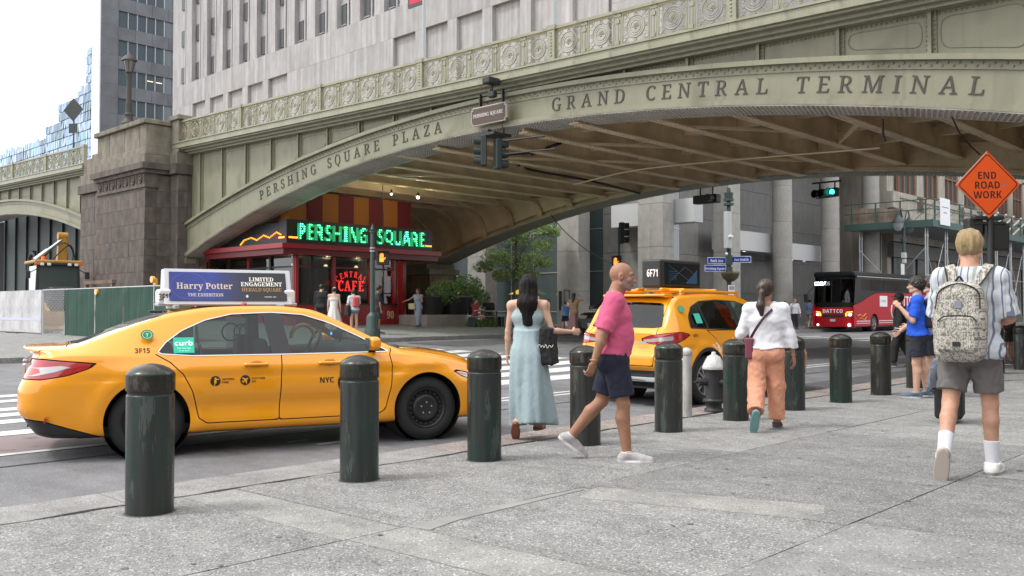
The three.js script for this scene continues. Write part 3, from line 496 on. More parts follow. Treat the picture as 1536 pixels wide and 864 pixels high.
{ // ---- stone building with brown windows on the right
  const b = thing('stone_building', 'tan stone building with brown framed windows behind the scaffold', 'building');
  const st = std([.50, .455, .38], .85, { map: rep(streakTex, .15, .12) }), brn = std([.19, .095, .06], .6), Z = -27;
  mesh('wall', [bx(70.5, 130, -.2, 24, -50, Z - .5)], st, b);
  for (let r = 0; r < 8; r++) for (let k = 0; k < 10; k++) { if (r * 1.3 + 6.6 > 9.5 && r * 1.3 + 6.6 < 14.4) continue; mesh('stone_block', bx(70.5 + k * 4.6 + (r % 2) * .6, 70.5 + k * 4.6 + (r % 2) * .6 + 4.57, 6.6 + r * 1.3, 7.88 + r * 1.3, Z - .5, Z), st, b); }
  for (let k = 0; k < 9; k++) {
    const x = 71.9 + k * 5;
    mesh('pier', bx(x + 3.5, x + 5, 9.1, 14.6, Z - .5, Z), st, b);
    const w = mesh('window_frame', [bx(x, x + 3.5, 10.2, 10.4, Z - .3, Z - .1), ...[0, 1, 2, 3].map((i) => bx(x + i * 1.12, x + i * 1.12 + .16, 10.4, 15, Z - .35, Z - .12)), bx(x, x + 3.5, 12.6, 12.75, Z - .32, Z - .13)], brn, b);
    for (let i = 0; i < 3; i++) for (const y of [10.4, 12.75]) mesh('pane', bx(x + .16 + i * 1.12, x + 1.12 + i * 1.12, y, y + 2.2, Z - .3, Z - .26), glassDark, w);
    mesh('sill', bx(x - .15, x + 3.65, 10.02, 10.2, Z - .4, Z + .12), st, w);
    mesh('shopfront', [bx(x - .6, x + 3.4, .6, 5.4, Z - .4, Z - .3)], glassDark, b);
  }
  mesh('base_wall', [bx(70.5, 116, -.2, .6, Z - .5, Z), bx(70.5, 116, 5.4, 6.5, Z - .5, Z)], granD, b);
  const t = thing('office_building', 'tall stone block at the far end of the street', 'building'); mesh('wall', bx(128, 170, -.2, 60, -70, -27), st, t);
  for (let k = 0; k < 12; k++) for (let r = 0; r < 8; r++) mesh('window', bx(127.9, 127.98, 4 + r * 4, 6.4 + r * 4, -68 + k * 3.4, -66 + k * 3.4), glassDark, t);
  const u = thing('office_building', 'brown brick block closing the view beyond the scaffold', 'building'); mesh('wall', bx(150, 200, -.2, 50, -24, 20), std([.2, .14, .11], .85, { map: rep(T.tintStrong, .1) }), u);
  for (let k = 0; k < 10; k++) for (let r = 0; r < 6; r++) mesh('window', bx(149.9, 149.98, 3 + r * 4, 5.4 + r * 4, -22 + k * 4, -20 + k * 4), glassDark, u);
}
{ // ---- sidewalk shed
  const s = thing('sidewalk_shed', 'green railed scaffold shed over the sidewalk behind the red coach', 'scaffold');
  const pipe = std([.45, .47, .48], .4, { metalness: .5 }), gp = std([.06, .11, .10], .6), ply = std([.42, .33, .25], .8, { map: rep(T.tintStrong, .6) }), XA = 66, XE = 112, ZA = -28.2, ZB = -23, D = 7.1;
  const gy = .1, post = (x, z) => { const p = mesh('post', rod([x, gy, z], [x, D, z], .055, 8), pipe, s); mesh('coupler', cyl(.085, .085, .14, x, D - .6, z, 8), pipe, p); mesh('base_plate', bx(x - .12, x + .12, gy, gy + .03, z - .12, z + .12), pipe, p); };
  for (let x = XA + .3, k = 0; x < XE; x += k % 2 ? 3.6 : .42, k++) { post(x, ZB - .2); post(x, ZA + .3); }
  for (let x = XA + .3; x < XE; x += 4.02) { mesh('cross_brace', rod([x, gy + .6, ZB - .2], [x + 3.6, D - 1, ZB - .2], .035, 6), pipe, s); mesh('cross_brace', rod([x + 3.6, gy + .6, ZB - .24], [x, D - 1, ZB - .24], .035, 6), pipe, s); mesh('ledger', rod([x, 3.8, ZB - .2], [x + 3.9, 3.8, ZB - .2], .035, 6), pipe, s); }
  for (const [a, b] of [[ZA + .3, ZB - .2], [ZB - .2, ZA + .3]]) mesh('cross_brace', rod([XA + .3, gy + .5, a], [XA + .3, D - 1.4, b], .045, 6), pipe, s);
  for (let x = XA; x < XE; x += 1.6) mesh('joist', bx(x, x + .14, D, D + .26, ZA - .3, ZB + .3), pipe, s);
  mesh('deck', bx(XA - .3, XE, D + .27, D + .4, ZA - .5, ZB + .5), gp, s); mesh('edge_beam', [bx(XA - .4, XE, D + .02, D + .5, ZB + .5, ZB + .62), bx(XA - .5, XA - .38, D + .02, D + .5, ZA - .5, ZB + .62)], gp, s);
  for (let x = XA; x < XE; x += 2.6) { mesh('rail_post', bx(x, x + .1, D + .5, D + 2.0, ZB + .5, ZB + .6), gp, s); mesh('stay', rod([x + .05, D + .5, ZB - .9], [x + .05, D + 1.7, ZB + .5], .03, 5), pipe, s); }
  for (let k = 0; k < 4; k++) mesh('rail_post', bx(XA - .46, XA - .36, D + .5, D + 1.9, ZA + k * 1.75, ZA + k * 1.75 + .1), gp, s);
  for (const y of [D + 1.25, D + 1.95]) { mesh('guard_rail', bx(XA - .4, XE, y, y + .07, ZB + .52, ZB + .58), gp, s); mesh('guard_rail', bx(XA - .44, XA - .38, y - .05, y + .02, ZA - .5, ZB + .5), gp, s); }
  for (let k = 0; k < 3; k++) mesh('plywood_panel', bx(XA + .2, XA + .24, D + .5, D + 1.75 - k * .12, ZA - .4 + k * 1.3, ZA + .86 + k * 1.3), ply, s);
  for (let k = 0; k < 6; k++) mesh('timber', bar([78 + k * 2.2, D + .5, -24], [79 + k * 2.2, D + 2.2, -22.6], .12), std([.7, .68, .62], .7), s);
  mesh('mesh_panel', bx(92, 110, D + .5, D + 5, ZB + .1, ZB + .13), std([.09, .12, .19], .8), s);
  const n = thing('notice_board', 'white printed notice on the scaffold guard rail', 'sign'), c = atZ(1417, 318, ZB + .68); n.position.copy(c);
  mesh('board', bx(-1.0, 1.0, -.95, .95, 0, .04), std([.78, .8, .82], .5), n); mesh('print', bx(-.7, .7, .3, .34, .041, .046), brownLet, n); mesh('print', bx(-.35, .35, -.1, -.04, .041, .046), std([.1, .12, .3], .5), n);
}
{ // ---- grey block with ribbon windows
  const b = thing('office_building', 'blue grey office block with ribbon windows rising behind the pier', 'building'), X0 = 46, X1 = 66, Z = -116, pan = std([.215, .23, .255], .6, { map: rep(T.tint, .1) }), FH = 3.75;
  mesh('core', [bx(X0 + .05, X1, -.2, 70, -118.4, Z - .3)], pan, b);
  mesh('end_wall', bx(X0 - .1, X0 + .03, -.2, 70, -118.4, Z + .02), std([.66, .66, .67], .7), b);
  for (let r = 0; r < 9; r++) {
    const y = 11.2 + r * FH;
    for (let k = 0; k < 5; k++) mesh('spandrel_panel', bx(X0 + .05 + k * 2.2, X0 + .05 + k * 2.2 + 2.17, y + 2.1, y + FH - .01, Z - .3, Z), pan, b);
    for (const x of [X0 + .05, X0 + 9.5]) mesh('pier_panel', bx(x, x + (x < 50 ? 2.2 : 4), y, y + 2.09, Z - .3, Z), pan, b);
    for (let k = 0; k < 6; k++) {
      const x = X0 + 2.3 + k * 1.2, w = mesh('window', bx(x + .05, x + 1.15, y, y + 2.09, Z - .25, Z - .2), glassBlue, b); mesh('mullion', bx(x + 1.15, x + 1.25, y, y + 2.09, Z - .28, Z - .06), alu, w);
      if ((k === 3 || k === 4) && (r === 1 || r === 3 || r === 5)) for (const q of [0]) mesh('ceiling_lamp', bx(x + .2, x + 1.0, y + 1.2, y + 1.29, Z - .195, Z - .19), std([.9, .8, .5], .5, { emissive: lin(1, .85, .45), emissiveIntensity: 1 }), w);
    }
  }
}
{ // ---- stepped glass block on the left: panes tilt a little each, so they mirror a broken picture of the sky
  const b = thing('glass_building', 'stepped mirror glass building shining beyond the left bridge span', 'building'), X = 48, fr = std([.33, .38, .44], .4), pane = phy([.26, .37, .46], .08, { metalness: .5 }), pane2 = phy([.11, .17, .23], .1, { metalness: .3 });
  const steps = [[-118.5, -122, 36.5], [-122, -126, 36], [-126, -129, 31.5], [-129, -136, 30.5], [-136, -141, 28], [-141, -150, 26.6], [-150, -170, 26.4], [-170, -200, 27]];
  mesh('core', steps.map(([a, c, h]) => bx(X + .3, X + 30, -.2, h - .2, c, a)), fr, b);
  const g = new THREE.BoxGeometry(.05, 1, 1), mk = (n, m) => { const im = new THREE.InstancedMesh(g, m, n); im.name = 'window_pane'; im.userData.kind = 'stuff'; b.add(im); return im; };
  const list = [[], []];
  for (const [a, c, h] of steps) for (let z = a; z > c + .5; z -= .8) for (let y = 8; y < h; y += 1.25) { const hh = y + 1.25 > h ? rr(.6, 1.5) : 1.16; list[(noise(z * .21, y * .16, 3) + rr(-.2, .2) > .12) ? 1 : 0].push([z - .4, y + hh / 2, hh]); }
  list.forEach((l, k) => { const im = mk(l.length, k ? pane2 : pane), o = new THREE.Object3D(); l.forEach(([z, y, hh], i) => { o.position.set(X + .1, y, z); o.rotation.set(0, rr(-.09, .09), rr(-.1, .07)); o.scale.set(1, hh, .76); o.updateMatrix(); im.setMatrixAt(i, o.matrix); im.setColorAt(i, lin(rr(.7, 1.1), rr(.8, 1.1), rr(.9, 1.15))); }); });
}
{ // ---- dark green steel front under the left span
  const b = thing('steel_storefront', 'dark green steel panelled front under the left bridge span', 'storefront'), m = std([.030, .048, .042], .5, { map: rep(T.tint, .4) }), X = 22;
  for (let k = 0; k < 10; k++) { const z = -72 + k * 2.2; mesh('panel', bx(X, X + .1, 0, 8, z + .06, z + 2.14), m, b); mesh('mullion', bx(X - .12, X + .1, 0, 8, z - .06, z + .06), m, b); }
  mesh('medallion', [new THREE.TorusGeometry(.75, .14, 8, 28).rotateY(Math.PI / 2).scale(1, 1.3, 1).translate(X - .1, 4.2, -66.2), new THREE.SphereGeometry(.62, 16, 10).scale(.12, 1.3, 1).translate(X - .06, 4.2, -66.2)], darkIron, b);
  mesh('back_wall', [bx(23, 24, 0, 8, -85, -50), bx(22, 24, 0, 8, -50.6, -50.1)], std([.02, .02, .02], .9), b);
}
{ // ---- the terminal across this sidewalk, behind the viewer; the cafe glass mirrors it
  const b = thing('terminal_building', 'pale limestone terminal front with tall windows behind the near sidewalk', 'building'), st = std([.56, .53, .48], .85, { map: rep(streakTex, .1, .08) });
  mesh('wall', bx(-40, 60, -.2, 14, 14.2, 26), st, b);
  for (let k = 0; k < 14; k++) { mesh('pier', bx(-39 + k * 7, -36.4 + k * 7, -.2, 13, 13.6, 14.2), st, b); mesh('window', bx(-36 + k * 7, -32.4 + k * 7, 1, 11, 14.1, 14.19), glassDark, b); }
  mesh('cornice', bx(-40, 60, 13, 14.4, 13.2, 14.19), st, b);
}
// ---------------------------------------------------------------- cafe under the arch
{
  const c = thing('corner_cafe', 'red corner cafe with green bulb sign tucked under the bridge', 'cafe');
  const red = std([.26, .010, .016], .35), redD = std([.14, .008, .012], .4), blk = std([.012, .012, .013], .4), pane = phy([.55, .6, .6], .01, { transmission: 1, thickness: 0, ior: 1.52 });
  const ZC = -32.5, XL = 20.9, XR = 26.6, ZB = -39.9, y0 = .55, yS = 1.55, yT = 3.12, yF = 3.62;
  mesh('interior', [bx(XL + .3, 26.5, y0 - .3, yF, ZB, ZB + .1), bx(XL + .3, 26.5, y0 - .3, y0 + .02, ZB, ZC - .3), bx(26.4, 26.5, y0, yF, ZB, ZC - 2.4)], std([.07, .05, .045], .8), c);
  mesh('roof_slab', [bx(XL, 27.2, yF, yF + .15, ZB, ZC - .1)], blk, c);
  for (const [x0, x1] of [[XL, 22.9], [22.93, 24.7], [24.73, XR - .5]]) mesh('base_panel', bx(x0, x1, y0 - .2, yS, ZC - .2, ZC), red, c);
  for (let k = 0; k < 4; k++) mesh('base_panel', bx(XL, XL + .2, y0 - .2, yS, ZC - .25 - (k + 1) * 1.78, ZC - .27 - k * 1.78), red, c);
  const arcW = (r, ya, yb, m, nm) => mesh(nm, sheet((u, v) => { const a = u * Math.PI / 2; return V(XR - .5 + Math.sin(a) * r, lerp(ya, yb, v), ZC - .5 + Math.cos(a) * r); }, 10, 1), m, c);
  arcW(.5, y0 - .2, yS, red, 'base_panel'); arcW(.48, yS + .05, yF - .06, pane, 'curved_pane'); arcW(.52, yS, yS + .05, blk, 'sill'); arcW(.52, yF - .06, yF, blk, 'head');
  mesh('base_panel', bx(XR - .2, XR, y0 - .2, yS, ZC - 2.4, ZC - .52), red, c);
  mesh('sill', [bx(XL - .03, XR - .5, yS, yS + .06, ZC - .2, ZC + .03), bx(XL - .03, XL + .2, yS, yS + .06, ZB, ZC - .21)], blk, c);
  mesh('plinth', [bx(XL + .05, XR - .3, .2, y0 + .03, ZC - .3, ZC - .1)], blk, c);
  const px = [XL + .05, 21.75, 22.8, 24.75, 25.5, XR - .5];
  px.forEach((x, i) => { const big = i !== 1 && i !== 4; mesh(big ? 'post' : 'mullion', bx(x - (big ? .07 : .03), x + (big ? .07 : .03), yS + .06, yF, ZC - .14, ZC + (big ? .05 : .0)), big ? red : blk, c); });
  for (let i = 0; i + 1 < px.length; i++) { const a = px[i] + .07, b = px[i + 1] - .07; mesh('transom', bx(a, b, yT, yT + .07, ZC - .1, ZC + .01), i % 2 ? blk : redD, c); mesh('pane', bx(a, b, yS + .06, yT, ZC - .06, ZC - .05), pane, c); mesh('pane', bx(a, b, yT + .07, yF - .02, ZC - .06, ZC - .05), pane, c); }
  for (let k = 0; k <= 4; k++) { const z = ZC - .1 - k * 1.83; mesh('post', bx(XL - .04, XL + .12, yS + .06, yF, z - .07, z + .07), k % 2 ? blk : red, c); if (k < 4) { mesh('pane', bx(XL + .04, XL + .05, yS + .06, yT, z - 1.76, z - .07), pane, c); mesh('pane', bx(XL + .04, XL + .05, yT + .07, yF - .02, z - 1.76, z - .07), pane, c); mesh('transom', bx(XL - .01, XL + .1, yT, yT + .07, z - 1.76, z - .07), blk, c); } }
  mesh('door_recess', [bx(XR + .05, XR + .3, y0, yF, ZC - 3.4, ZC - 2.4), bx(27.6, 27.8, y0, yF, ZC - 3, ZC - 1.2)], red, c);
  // furniture glimpsed inside
  for (let k = 0; k < 5; k++) { mesh('table', [cyl(.35, .35, .04, 21.9 + k * 1.05, y0 + .75, ZC - 1.1, 14), cyl(.04, .04, .75, 21.9 + k * 1.05, y0, ZC - 1.1, 8)], std([.5, .48, .45], .5), c); mesh('chair_back', bx(21.6 + k * 1.05, 21.95 + k * 1.05, y0 + .4, y0 + .95, ZC - .62, ZC - .57), blk, c); }
  for (let k = 0; k < 3; k++) { const lx = 22.2 + k * 1.7; mesh('ceiling_lamp', new THREE.SphereGeometry(.09, 10, 8).translate(lx, yF - .3, ZC - 2.2), std([.9, .7, .4], .5, { emissive: lin(1, .7, .35), emissiveIntensity: 2 }), c); const l = new THREE.PointLight(lin(1, .72, .42), 1.6, 0, 2); l.position.set(lx, yF - .5, ZC - 2.1); l.castShadow = true; c.add(l); l.name = 'ceiling_lamp_light'; }
  // fascia
  mesh('fascia', [bx(20.05, 28.4, 3.62, 3.86, ZC - .6, ZC + .42), bx(20.05, 20.9, 3.62, 3.86, -38.6, ZC - .61)], redD, c);
  mesh('fascia', [bx(19.92, 28.5, 3.862, 4.06, ZC - .6, ZC + .56), bx(19.92, 20.9, 3.862, 4.06, -38.6, ZC - .61)], red, c);
  mesh('sign_box', [bx(20.4, 28.3, 4.062, 5.08, ZC - .5, ZC + .1), bx(20.4, 20.95, 4.062, 4.95, -38.4, ZC - .51)], blk, c);
  const strM = [std([.12, .008, .012], .75), std([.30, .105, .012], .75)];
  for (let k = 0; k < 8; k++) mesh('awning_stripe', bx(20.75 + k * .82, 20.75 + k * .82 + .815, 5.082, 6.35, ZC - .9, ZC - .25), strM[k % 2 ? 0 : 1], c);
  for (let k = 0; k < 8; k++) mesh('awning_stripe', bx(20.75, 20.9, 5.082, 6.35, ZC - .92 - (k + 1) * .75, ZC - .92 - k * .75 - .005), strM[k % 2], c);
  // bulb letters: each letter a dark channel studded with bulbs
  const gr = std([.02, .25, .11], .5, { emissive: lin(.02, .40, .14), emissiveIntensity: .45 }), bulb = std([.3, .9, .6], .4, { emissive: lin(.10, 1, .48), emissiveIntensity: 2.0 });
  const amber = std([.9, .4, .05], .4, { emissive: lin(1, .30, .03), emissiveIntensity: 1.5 });
  const bulbG = new THREE.OctahedronGeometry(.038, 0), t = 'PERSHING SQUARE', H = .66, gs = [...t].map((ch) => ch === ' ' ? null : letter(ch, 'sans_bold', 1.02, .05, .6)), W = gs.map((g) => g ? g.userData.w : .3);
  const x0 = 20.98, x1 = 27.75, gap = (x1 - x0 - W.reduce((a, b) => a + b)) / (t.length - 1); let x = x0;
  const cv = document.createElement('canvas'); cv.width = cv.height = 64; const g2 = cv.getContext('2d');
  gs.forEach((g, i) => {
    const cx = x + W[i] / 2; x += W[i] + gap; if (!g) return;
    g.computeBoundingBox(); const bb = g.boundingBox, hh = bb.max.y - bb.min.y, k = H / hh; g.translate(0, -bb.min.y, 0).scale(1, k, 1);
    const m = mesh('sign_letter', g, gr, c); m.position.set(cx, 4.27, ZC + .11);
    // bulbs on a grid inside the letter outline
    const idx = g.index, pos = g.attributes.position, pts = []; const inside = (px, py) => { for (let q = 0; q < pos.count; q += 3) { if (pos.getZ(q) < .04 || pos.getZ(q + 1) < .04 || pos.getZ(q + 2) < .04) continue; const ax = pos.getX(q), ay = pos.getY(q), bx_ = pos.getX(q + 1), by = pos.getY(q + 1), cx_ = pos.getX(q + 2), cy = pos.getY(q + 2); const d1 = (px - bx_) * (ay - by) - (ax - bx_) * (py - by), d2 = (px - cx_) * (by - cy) - (bx_ - cx_) * (py - cy), d3 = (px - ax) * (cy - ay) - (cx_ - ax) * (py - ay); if (!((d1 < 0 || d2 < 0 || d3 < 0) && (d1 > 0 || d2 > 0 || d3 > 0))) return true; } return false; };
    for (let yy = .05; yy < H; yy += .098) for (let xx = -W[i] / 2 + .04; xx < W[i] / 2; xx += .092) if (inside(xx, yy)) pts.push(bulbG.clone().translate(xx, yy, .07));
    if (pts.length) { const b = mesh('bulb_row', pts, bulb, m); b.userData.kind = 'stuff'; }
  });
  // amber chaser line: zigzag on the side, dashes either end
  const ab = []; const zig = [[0, .0], [.3, .3], [.9, .42], [1.35, .22], [1.9, .5], [2.35, .3], [2.9, .62], [3.3, .4]];
  for (let i = 0; i + 1 < zig.length; i++) for (let k = 0; k < 5; k++) { const u = lerp(zig[i][0], zig[i + 1][0], k / 5), v = lerp(zig[i][1], zig[i + 1][1], k / 5); ab.push(new THREE.OctahedronGeometry(.04, 0).translate(20.36, 4.18 + v * .62, -36.0 + u)); }
  mesh('chaser_bulbs', ab, amber, c).userData.kind = 'stuff';
  mesh('chaser_dash', bx(20.36, 20.385, 4.3, 4.37, ZC - .45, ZC - .02), amber, c); mesh('chaser_dash', bx(20.5, 20.92, 4.3, 4.37, ZC + .1, ZC + .13), amber, c); mesh('chaser_dash', bx(27.85, 28.25, 4.3, 4.37, ZC + .1, ZC + .13), amber, c);
  // glow of the sign on the fascia
  const sl = new THREE.RectAreaLight(lin(.12, 1, .5), 2.2, 6.8, .7); sl.position.set(24.4, 4.6, ZC + .2); sl.lookAt(24.4, 4.6, ZC + 5); sl.name = 'sign_light'; c.add(sl);
  // neon in the window
  const neon = std([.8, .05, .05], .4, { emissive: lin(1, .03, .03), emissiveIntensity: 2.6 });
  const n1 = mesh('neon_word', [...'CAFE'].map((ch, i) => letter(ch, 'serif_bold', .46, .03, .7).translate(23.3 + i * .36, 2.16, ZC - .2)), neon, c);
  mesh('neon_word', [...'CENTRAL'].map((ch, i) => { const a = (i - 3) * .2; return letter(ch, 'serif_regular', .25, .02, .75).rotateZ(-a * .9).translate(23.84 + Math.sin(a) * 1.2, 1.58 + Math.cos(a) * 1.2, ZC - .2); }), neon, c);
  mesh('house_number', [letter('9', 'sans_bold', .34, .012, .75).translate(25.78, .95, ZC + .004), letter('0', 'sans_bold', .34, .012, .75).translate(25.99, .95, ZC + .004)], std([.6, .48, .25], .5), c);
  mesh('valance', [bx(22.95, 24.2, 2.42, 2.62, ZC - .9, ZC - .86), bx(24.8, 26.0, 2.3, 2.55, ZC - .9, ZC - .86)], red, c);
  // lamps on the underside of the bridge
  for (const [px_, py_, r] of [[627, 296, .07], [587, 291, .05], [326, 374, .07]]) { const p = px_ < 400 ? atX(px_, py_, 21.6) : atZ(px_, py_, -30.2); const l = thing('bridge_lamp', ['small bright lamp under the bridge beams near the cafe awning', 'dimmer small lamp under the bridge beams above the cafe sign', 'small bright lamp beside the cafe under the arch foot'][px_ === 627 ? 0 : px_ === 587 ? 1 : 2], 'lamp', p, 0, 'lamps under the bridge'); mesh('bulb', new THREE.SphereGeometry(r, 12, 8), std([1, .9, .7], .4, { emissive: lin(1, .82, .55), emissiveIntensity: 6 }), l); mesh('holder', cyl(r * 1.3, r * .6, .16, 0, r * .6, 0, 12), darkIron, l); const q = new THREE.PointLight(lin(1, .8, .55), r > .06 ? 3.5 : 1.6, 0, 2); q.position.set(0, -.02, 0); q.name = 'bulb_light'; q.castShadow = true; l.add(q); }
}
// ---------------------------------------------------------------- vehicle kit: one lofted shell, cut into panels along drawn outlines
const sdPoly = (P) => (x, y) => { let d = 1e9, s = 1; for (let i = 0, j = P.length - 1, n = P.length; i < n; j = i++) { const ex = P[j][0] - P[i][0], ey = P[j][1] - P[i][1], wx = x - P[i][0], wy = y - P[i][1], t = clamp((wx * ex + wy * ey) / (ex * ex + ey * ey)), bx_ = wx - ex * t, by = wy - ey * t; d = Math.min(d, bx_ * bx_ + by * by); const c1 = y >= P[i][1], c2 = y < P[j][1], c3 = ex * wy > ey * wx; if ((c1 && c2 && c3) || (!c1 && !c2 && !c3)) s = -s; } return s * Math.sqrt(d); };
function soupOf(g) { g = g.index ? g.toNonIndexed() : g; return { p: Array.from(g.attributes.position.array), n: Array.from(g.attributes.normal.array) }; }
function cut(S, f) { // -> [inside, outside]
  const A = { p: [], n: [] }, B = { p: [], n: [] }, P = S.p, N = S.n;
  const put = (o, v) => { o.p.push(v[0], v[1], v[2]); o.n.push(v[3], v[4], v[5]); };
  for (let i = 0; i < P.length; i += 9) {
    const v = [0, 3, 6].map((k) => [P[i + k], P[i + k + 1], P[i + k + 2], N[i + k], N[i + k + 1], N[i + k + 2]]), d = v.map((q) => f(q[0], q[1], q[2]));
    const ins = d.map((x) => x < 0), c = ins[0] + ins[1] + ins[2];
    if (c === 3 || c === 0) { const o = c ? A : B; v.forEach((q) => put(o, q)); continue; }
    const lone = c === 1 ? ins.indexOf(true) : ins.indexOf(false), a = v[lone], b = v[(lone + 1) % 3], e = v[(lone + 2) % 3], da = d[lone], db = d[(lone + 1) % 3], de = d[(lone + 2) % 3];
    const mix = (p, q, t) => p.map((x, k) => x + (q[k] - x) * t), ab = mix(a, b, da / (da - db)), ae = mix(a, e, da / (da - de)), o1 = c === 1 ? A : B, o2 = c === 1 ? B : A;
    [a, ab, ae].forEach((q) => put(o1, q)); [ab, b, e, ab, e, ae].forEach((q) => put(o2, q));
  }
  return [A, B];
}
const push = (S, d) => { const o = { p: S.p.slice(), n: S.n.slice() }; for (let i = 0; i < o.p.length; i++) o.p[i] += o.n[i] * d; return o; };
function geo(S, uvf) { const g = new THREE.BufferGeometry(); g.setAttribute('position', new THREE.Float32BufferAttribute(S.p, 3)); g.setAttribute('normal', new THREE.Float32BufferAttribute(S.n, 3)); const uv = []; for (let i = 0; i < S.p.length; i += 3) uv.push(...(uvf ? uvf(S.p[i], S.p[i + 1], S.p[i + 2]) : [S.p[i], S.p[i + 1]])); g.setAttribute('uv', new THREE.Float32BufferAttribute(uv, 2)); return g; }
function carLoft(S) {
  const xs = S.stations, segs = [3, 3, 4, 10, 9, 14, 6, 9];
  const sec = (x) => {
    const w = S.w(x), yb = S.yb(x), ys = S.ysh(x), ws = S.wsh(x), wr = S.wr(x), ye = S.yre(x), yr = S.yr(x), C = [[0, yb + .02], [w - .16, yb], [w - .05, yb + .03], [w - .012, yb + .13], [w, yb + (ys - yb) * .66], [ws, ys], [wr, ye], [wr * .72, ye + (yr - ye) * .62], [0, yr]];
    const out = [];
    for (let i = 0; i < 8; i++) { const p0 = C[Math.max(0, i - 1)], p1 = C[i], p2 = C[i + 1], p3 = C[Math.min(8, i + 2)], k = segs[i], tight = (i === 5 ? .25 : i === 4 ? .5 : i === 0 || i === 1 ? .2 : .8);
      for (let j = 0; j < k + (i === 7 ? 1 : 0); j++) { const t = j / k, t2 = t * t, t3 = t2 * t, q = []; for (const a of [0, 1]) { const m1 = (p2[a] - p0[a]) * .5 * tight, m2 = (p3[a] - p1[a]) * .5 * tight; q.push((2 * t3 - 3 * t2 + 1) * p1[a] + (t3 - 2 * t2 + t) * m1 + (3 * t2 - 2 * t3) * p2[a] + (t3 - t2) * m2); } if (i === 7 && j === k) q[0] = 0; out.push(q); } }
    return out;
  };
  const rows = xs.map(sec), n = rows[0].length, fix = (x, y, z) => { const o = S.bend ? S.bend(x, y, z) : [0, 0]; return [x + o[0], y, z + o[1] * Math.sign(z)]; };
  const grids = [];
  for (const sgn of [1, -1]) { const pos = [], ix = []; xs.forEach((x, i) => rows[i].forEach(([z, y]) => pos.push(...fix(x, y, z * sgn))));
    for (let i = 0; i + 1 < xs.length; i++) for (let j = 0; j + 1 < n; j++) { const a = i * n + j, b = a + 1, c = a + n, d = c + 1; sgn > 0 ? ix.push(a, c, d, a, d, b) : ix.push(a, d, c, a, b, d); }
    const g = new THREE.BufferGeometry(); g.setAttribute('position', new THREE.Float32BufferAttribute(pos, 3)); g.setIndex(ix); g.computeVertexNormals();
    const N = g.attributes.normal; for (let i = 0; i < xs.length; i++) for (const j of [0, n - 1]) { const k = i * n + j; N.setZ(k, 0); const l = Math.hypot(N.getX(k), N.getY(k)); N.setX(k, N.getX(k) / l); N.setY(k, N.getY(k) / l); }
    grids.push(soupOf(g)); }
  for (const e of [0, xs.length - 1]) { const pos = [], ix = [], m = 16; rows[e].forEach(([z, y]) => { for (let k = 0; k <= m; k++) pos.push(...fix(xs[e], y, z * (k / m * 2 - 1))); });
    for (let j = 0; j + 1 < n; j++) for (let k = 0; k < m; k++) { const a = j * (m + 1) + k, b = a + 1, c = a + m + 1, d = c + 1; e === 0 ? ix.push(a, b, d, a, d, c) : ix.push(a, d, b, a, c, d); }
    const g = new THREE.BufferGeometry(); g.setAttribute('position', new THREE.Float32BufferAttribute(pos, 3)); g.setIndex(ix); g.computeVertexNormals(); grids.push(soupOf(g)); }
  return { p: grids.flatMap((g) => g.p), n: grids.flatMap((g) => g.n) };
}
const ends = (L, n, a = .5) => { const o = []; for (let i = 0; i <= 16; i++) o.push(a * (i / 16) ** 1.7); for (let i = 1; i < n; i++) o.push(lerp(a, L - a, i / n)); for (let i = 16; i >= 0; i--) o.push(L - a * (i / 16) ** 1.7); return o; };
const yellowP = phy([.80, .305, .004], .28, { clearcoat: 1, clearcoatRoughness: .04, specularIntensity: .6 }), blackTrim = std([.016, .016, .017], .45), rubber = std([.018, .018, .019], .85, { bumpMap: rep(T.grain, 6), bumpScale: .001 }), chrome = std([.55, .56, .58], .2, { metalness: 1 }), glassCar = phy([.42, .50, .48], .0, { transmission: 1, thickness: 0, ior: 1.5 }), glassTint = phy([.12, .14, .14], .0, { transmission: 1, thickness: 0, ior: 1.5 }), redLens = phy([.35, .008, .012], .1, { clearcoat: 1 }), clearLens = phy([.42, .4, .4], .12, { clearcoat: 1, metalness: .3 }), amberLens = phy([.7, .17, .02], .12, { clearcoat: 1 }), seatM = std([.055, .055, .058], .8), dashM = std([.05, .053, .055], .7), steelRim = std([.022, .022, .023], .45, { metalness: .2 }), alloy = std([.42, .43, .44], .3, { metalness: .8 });
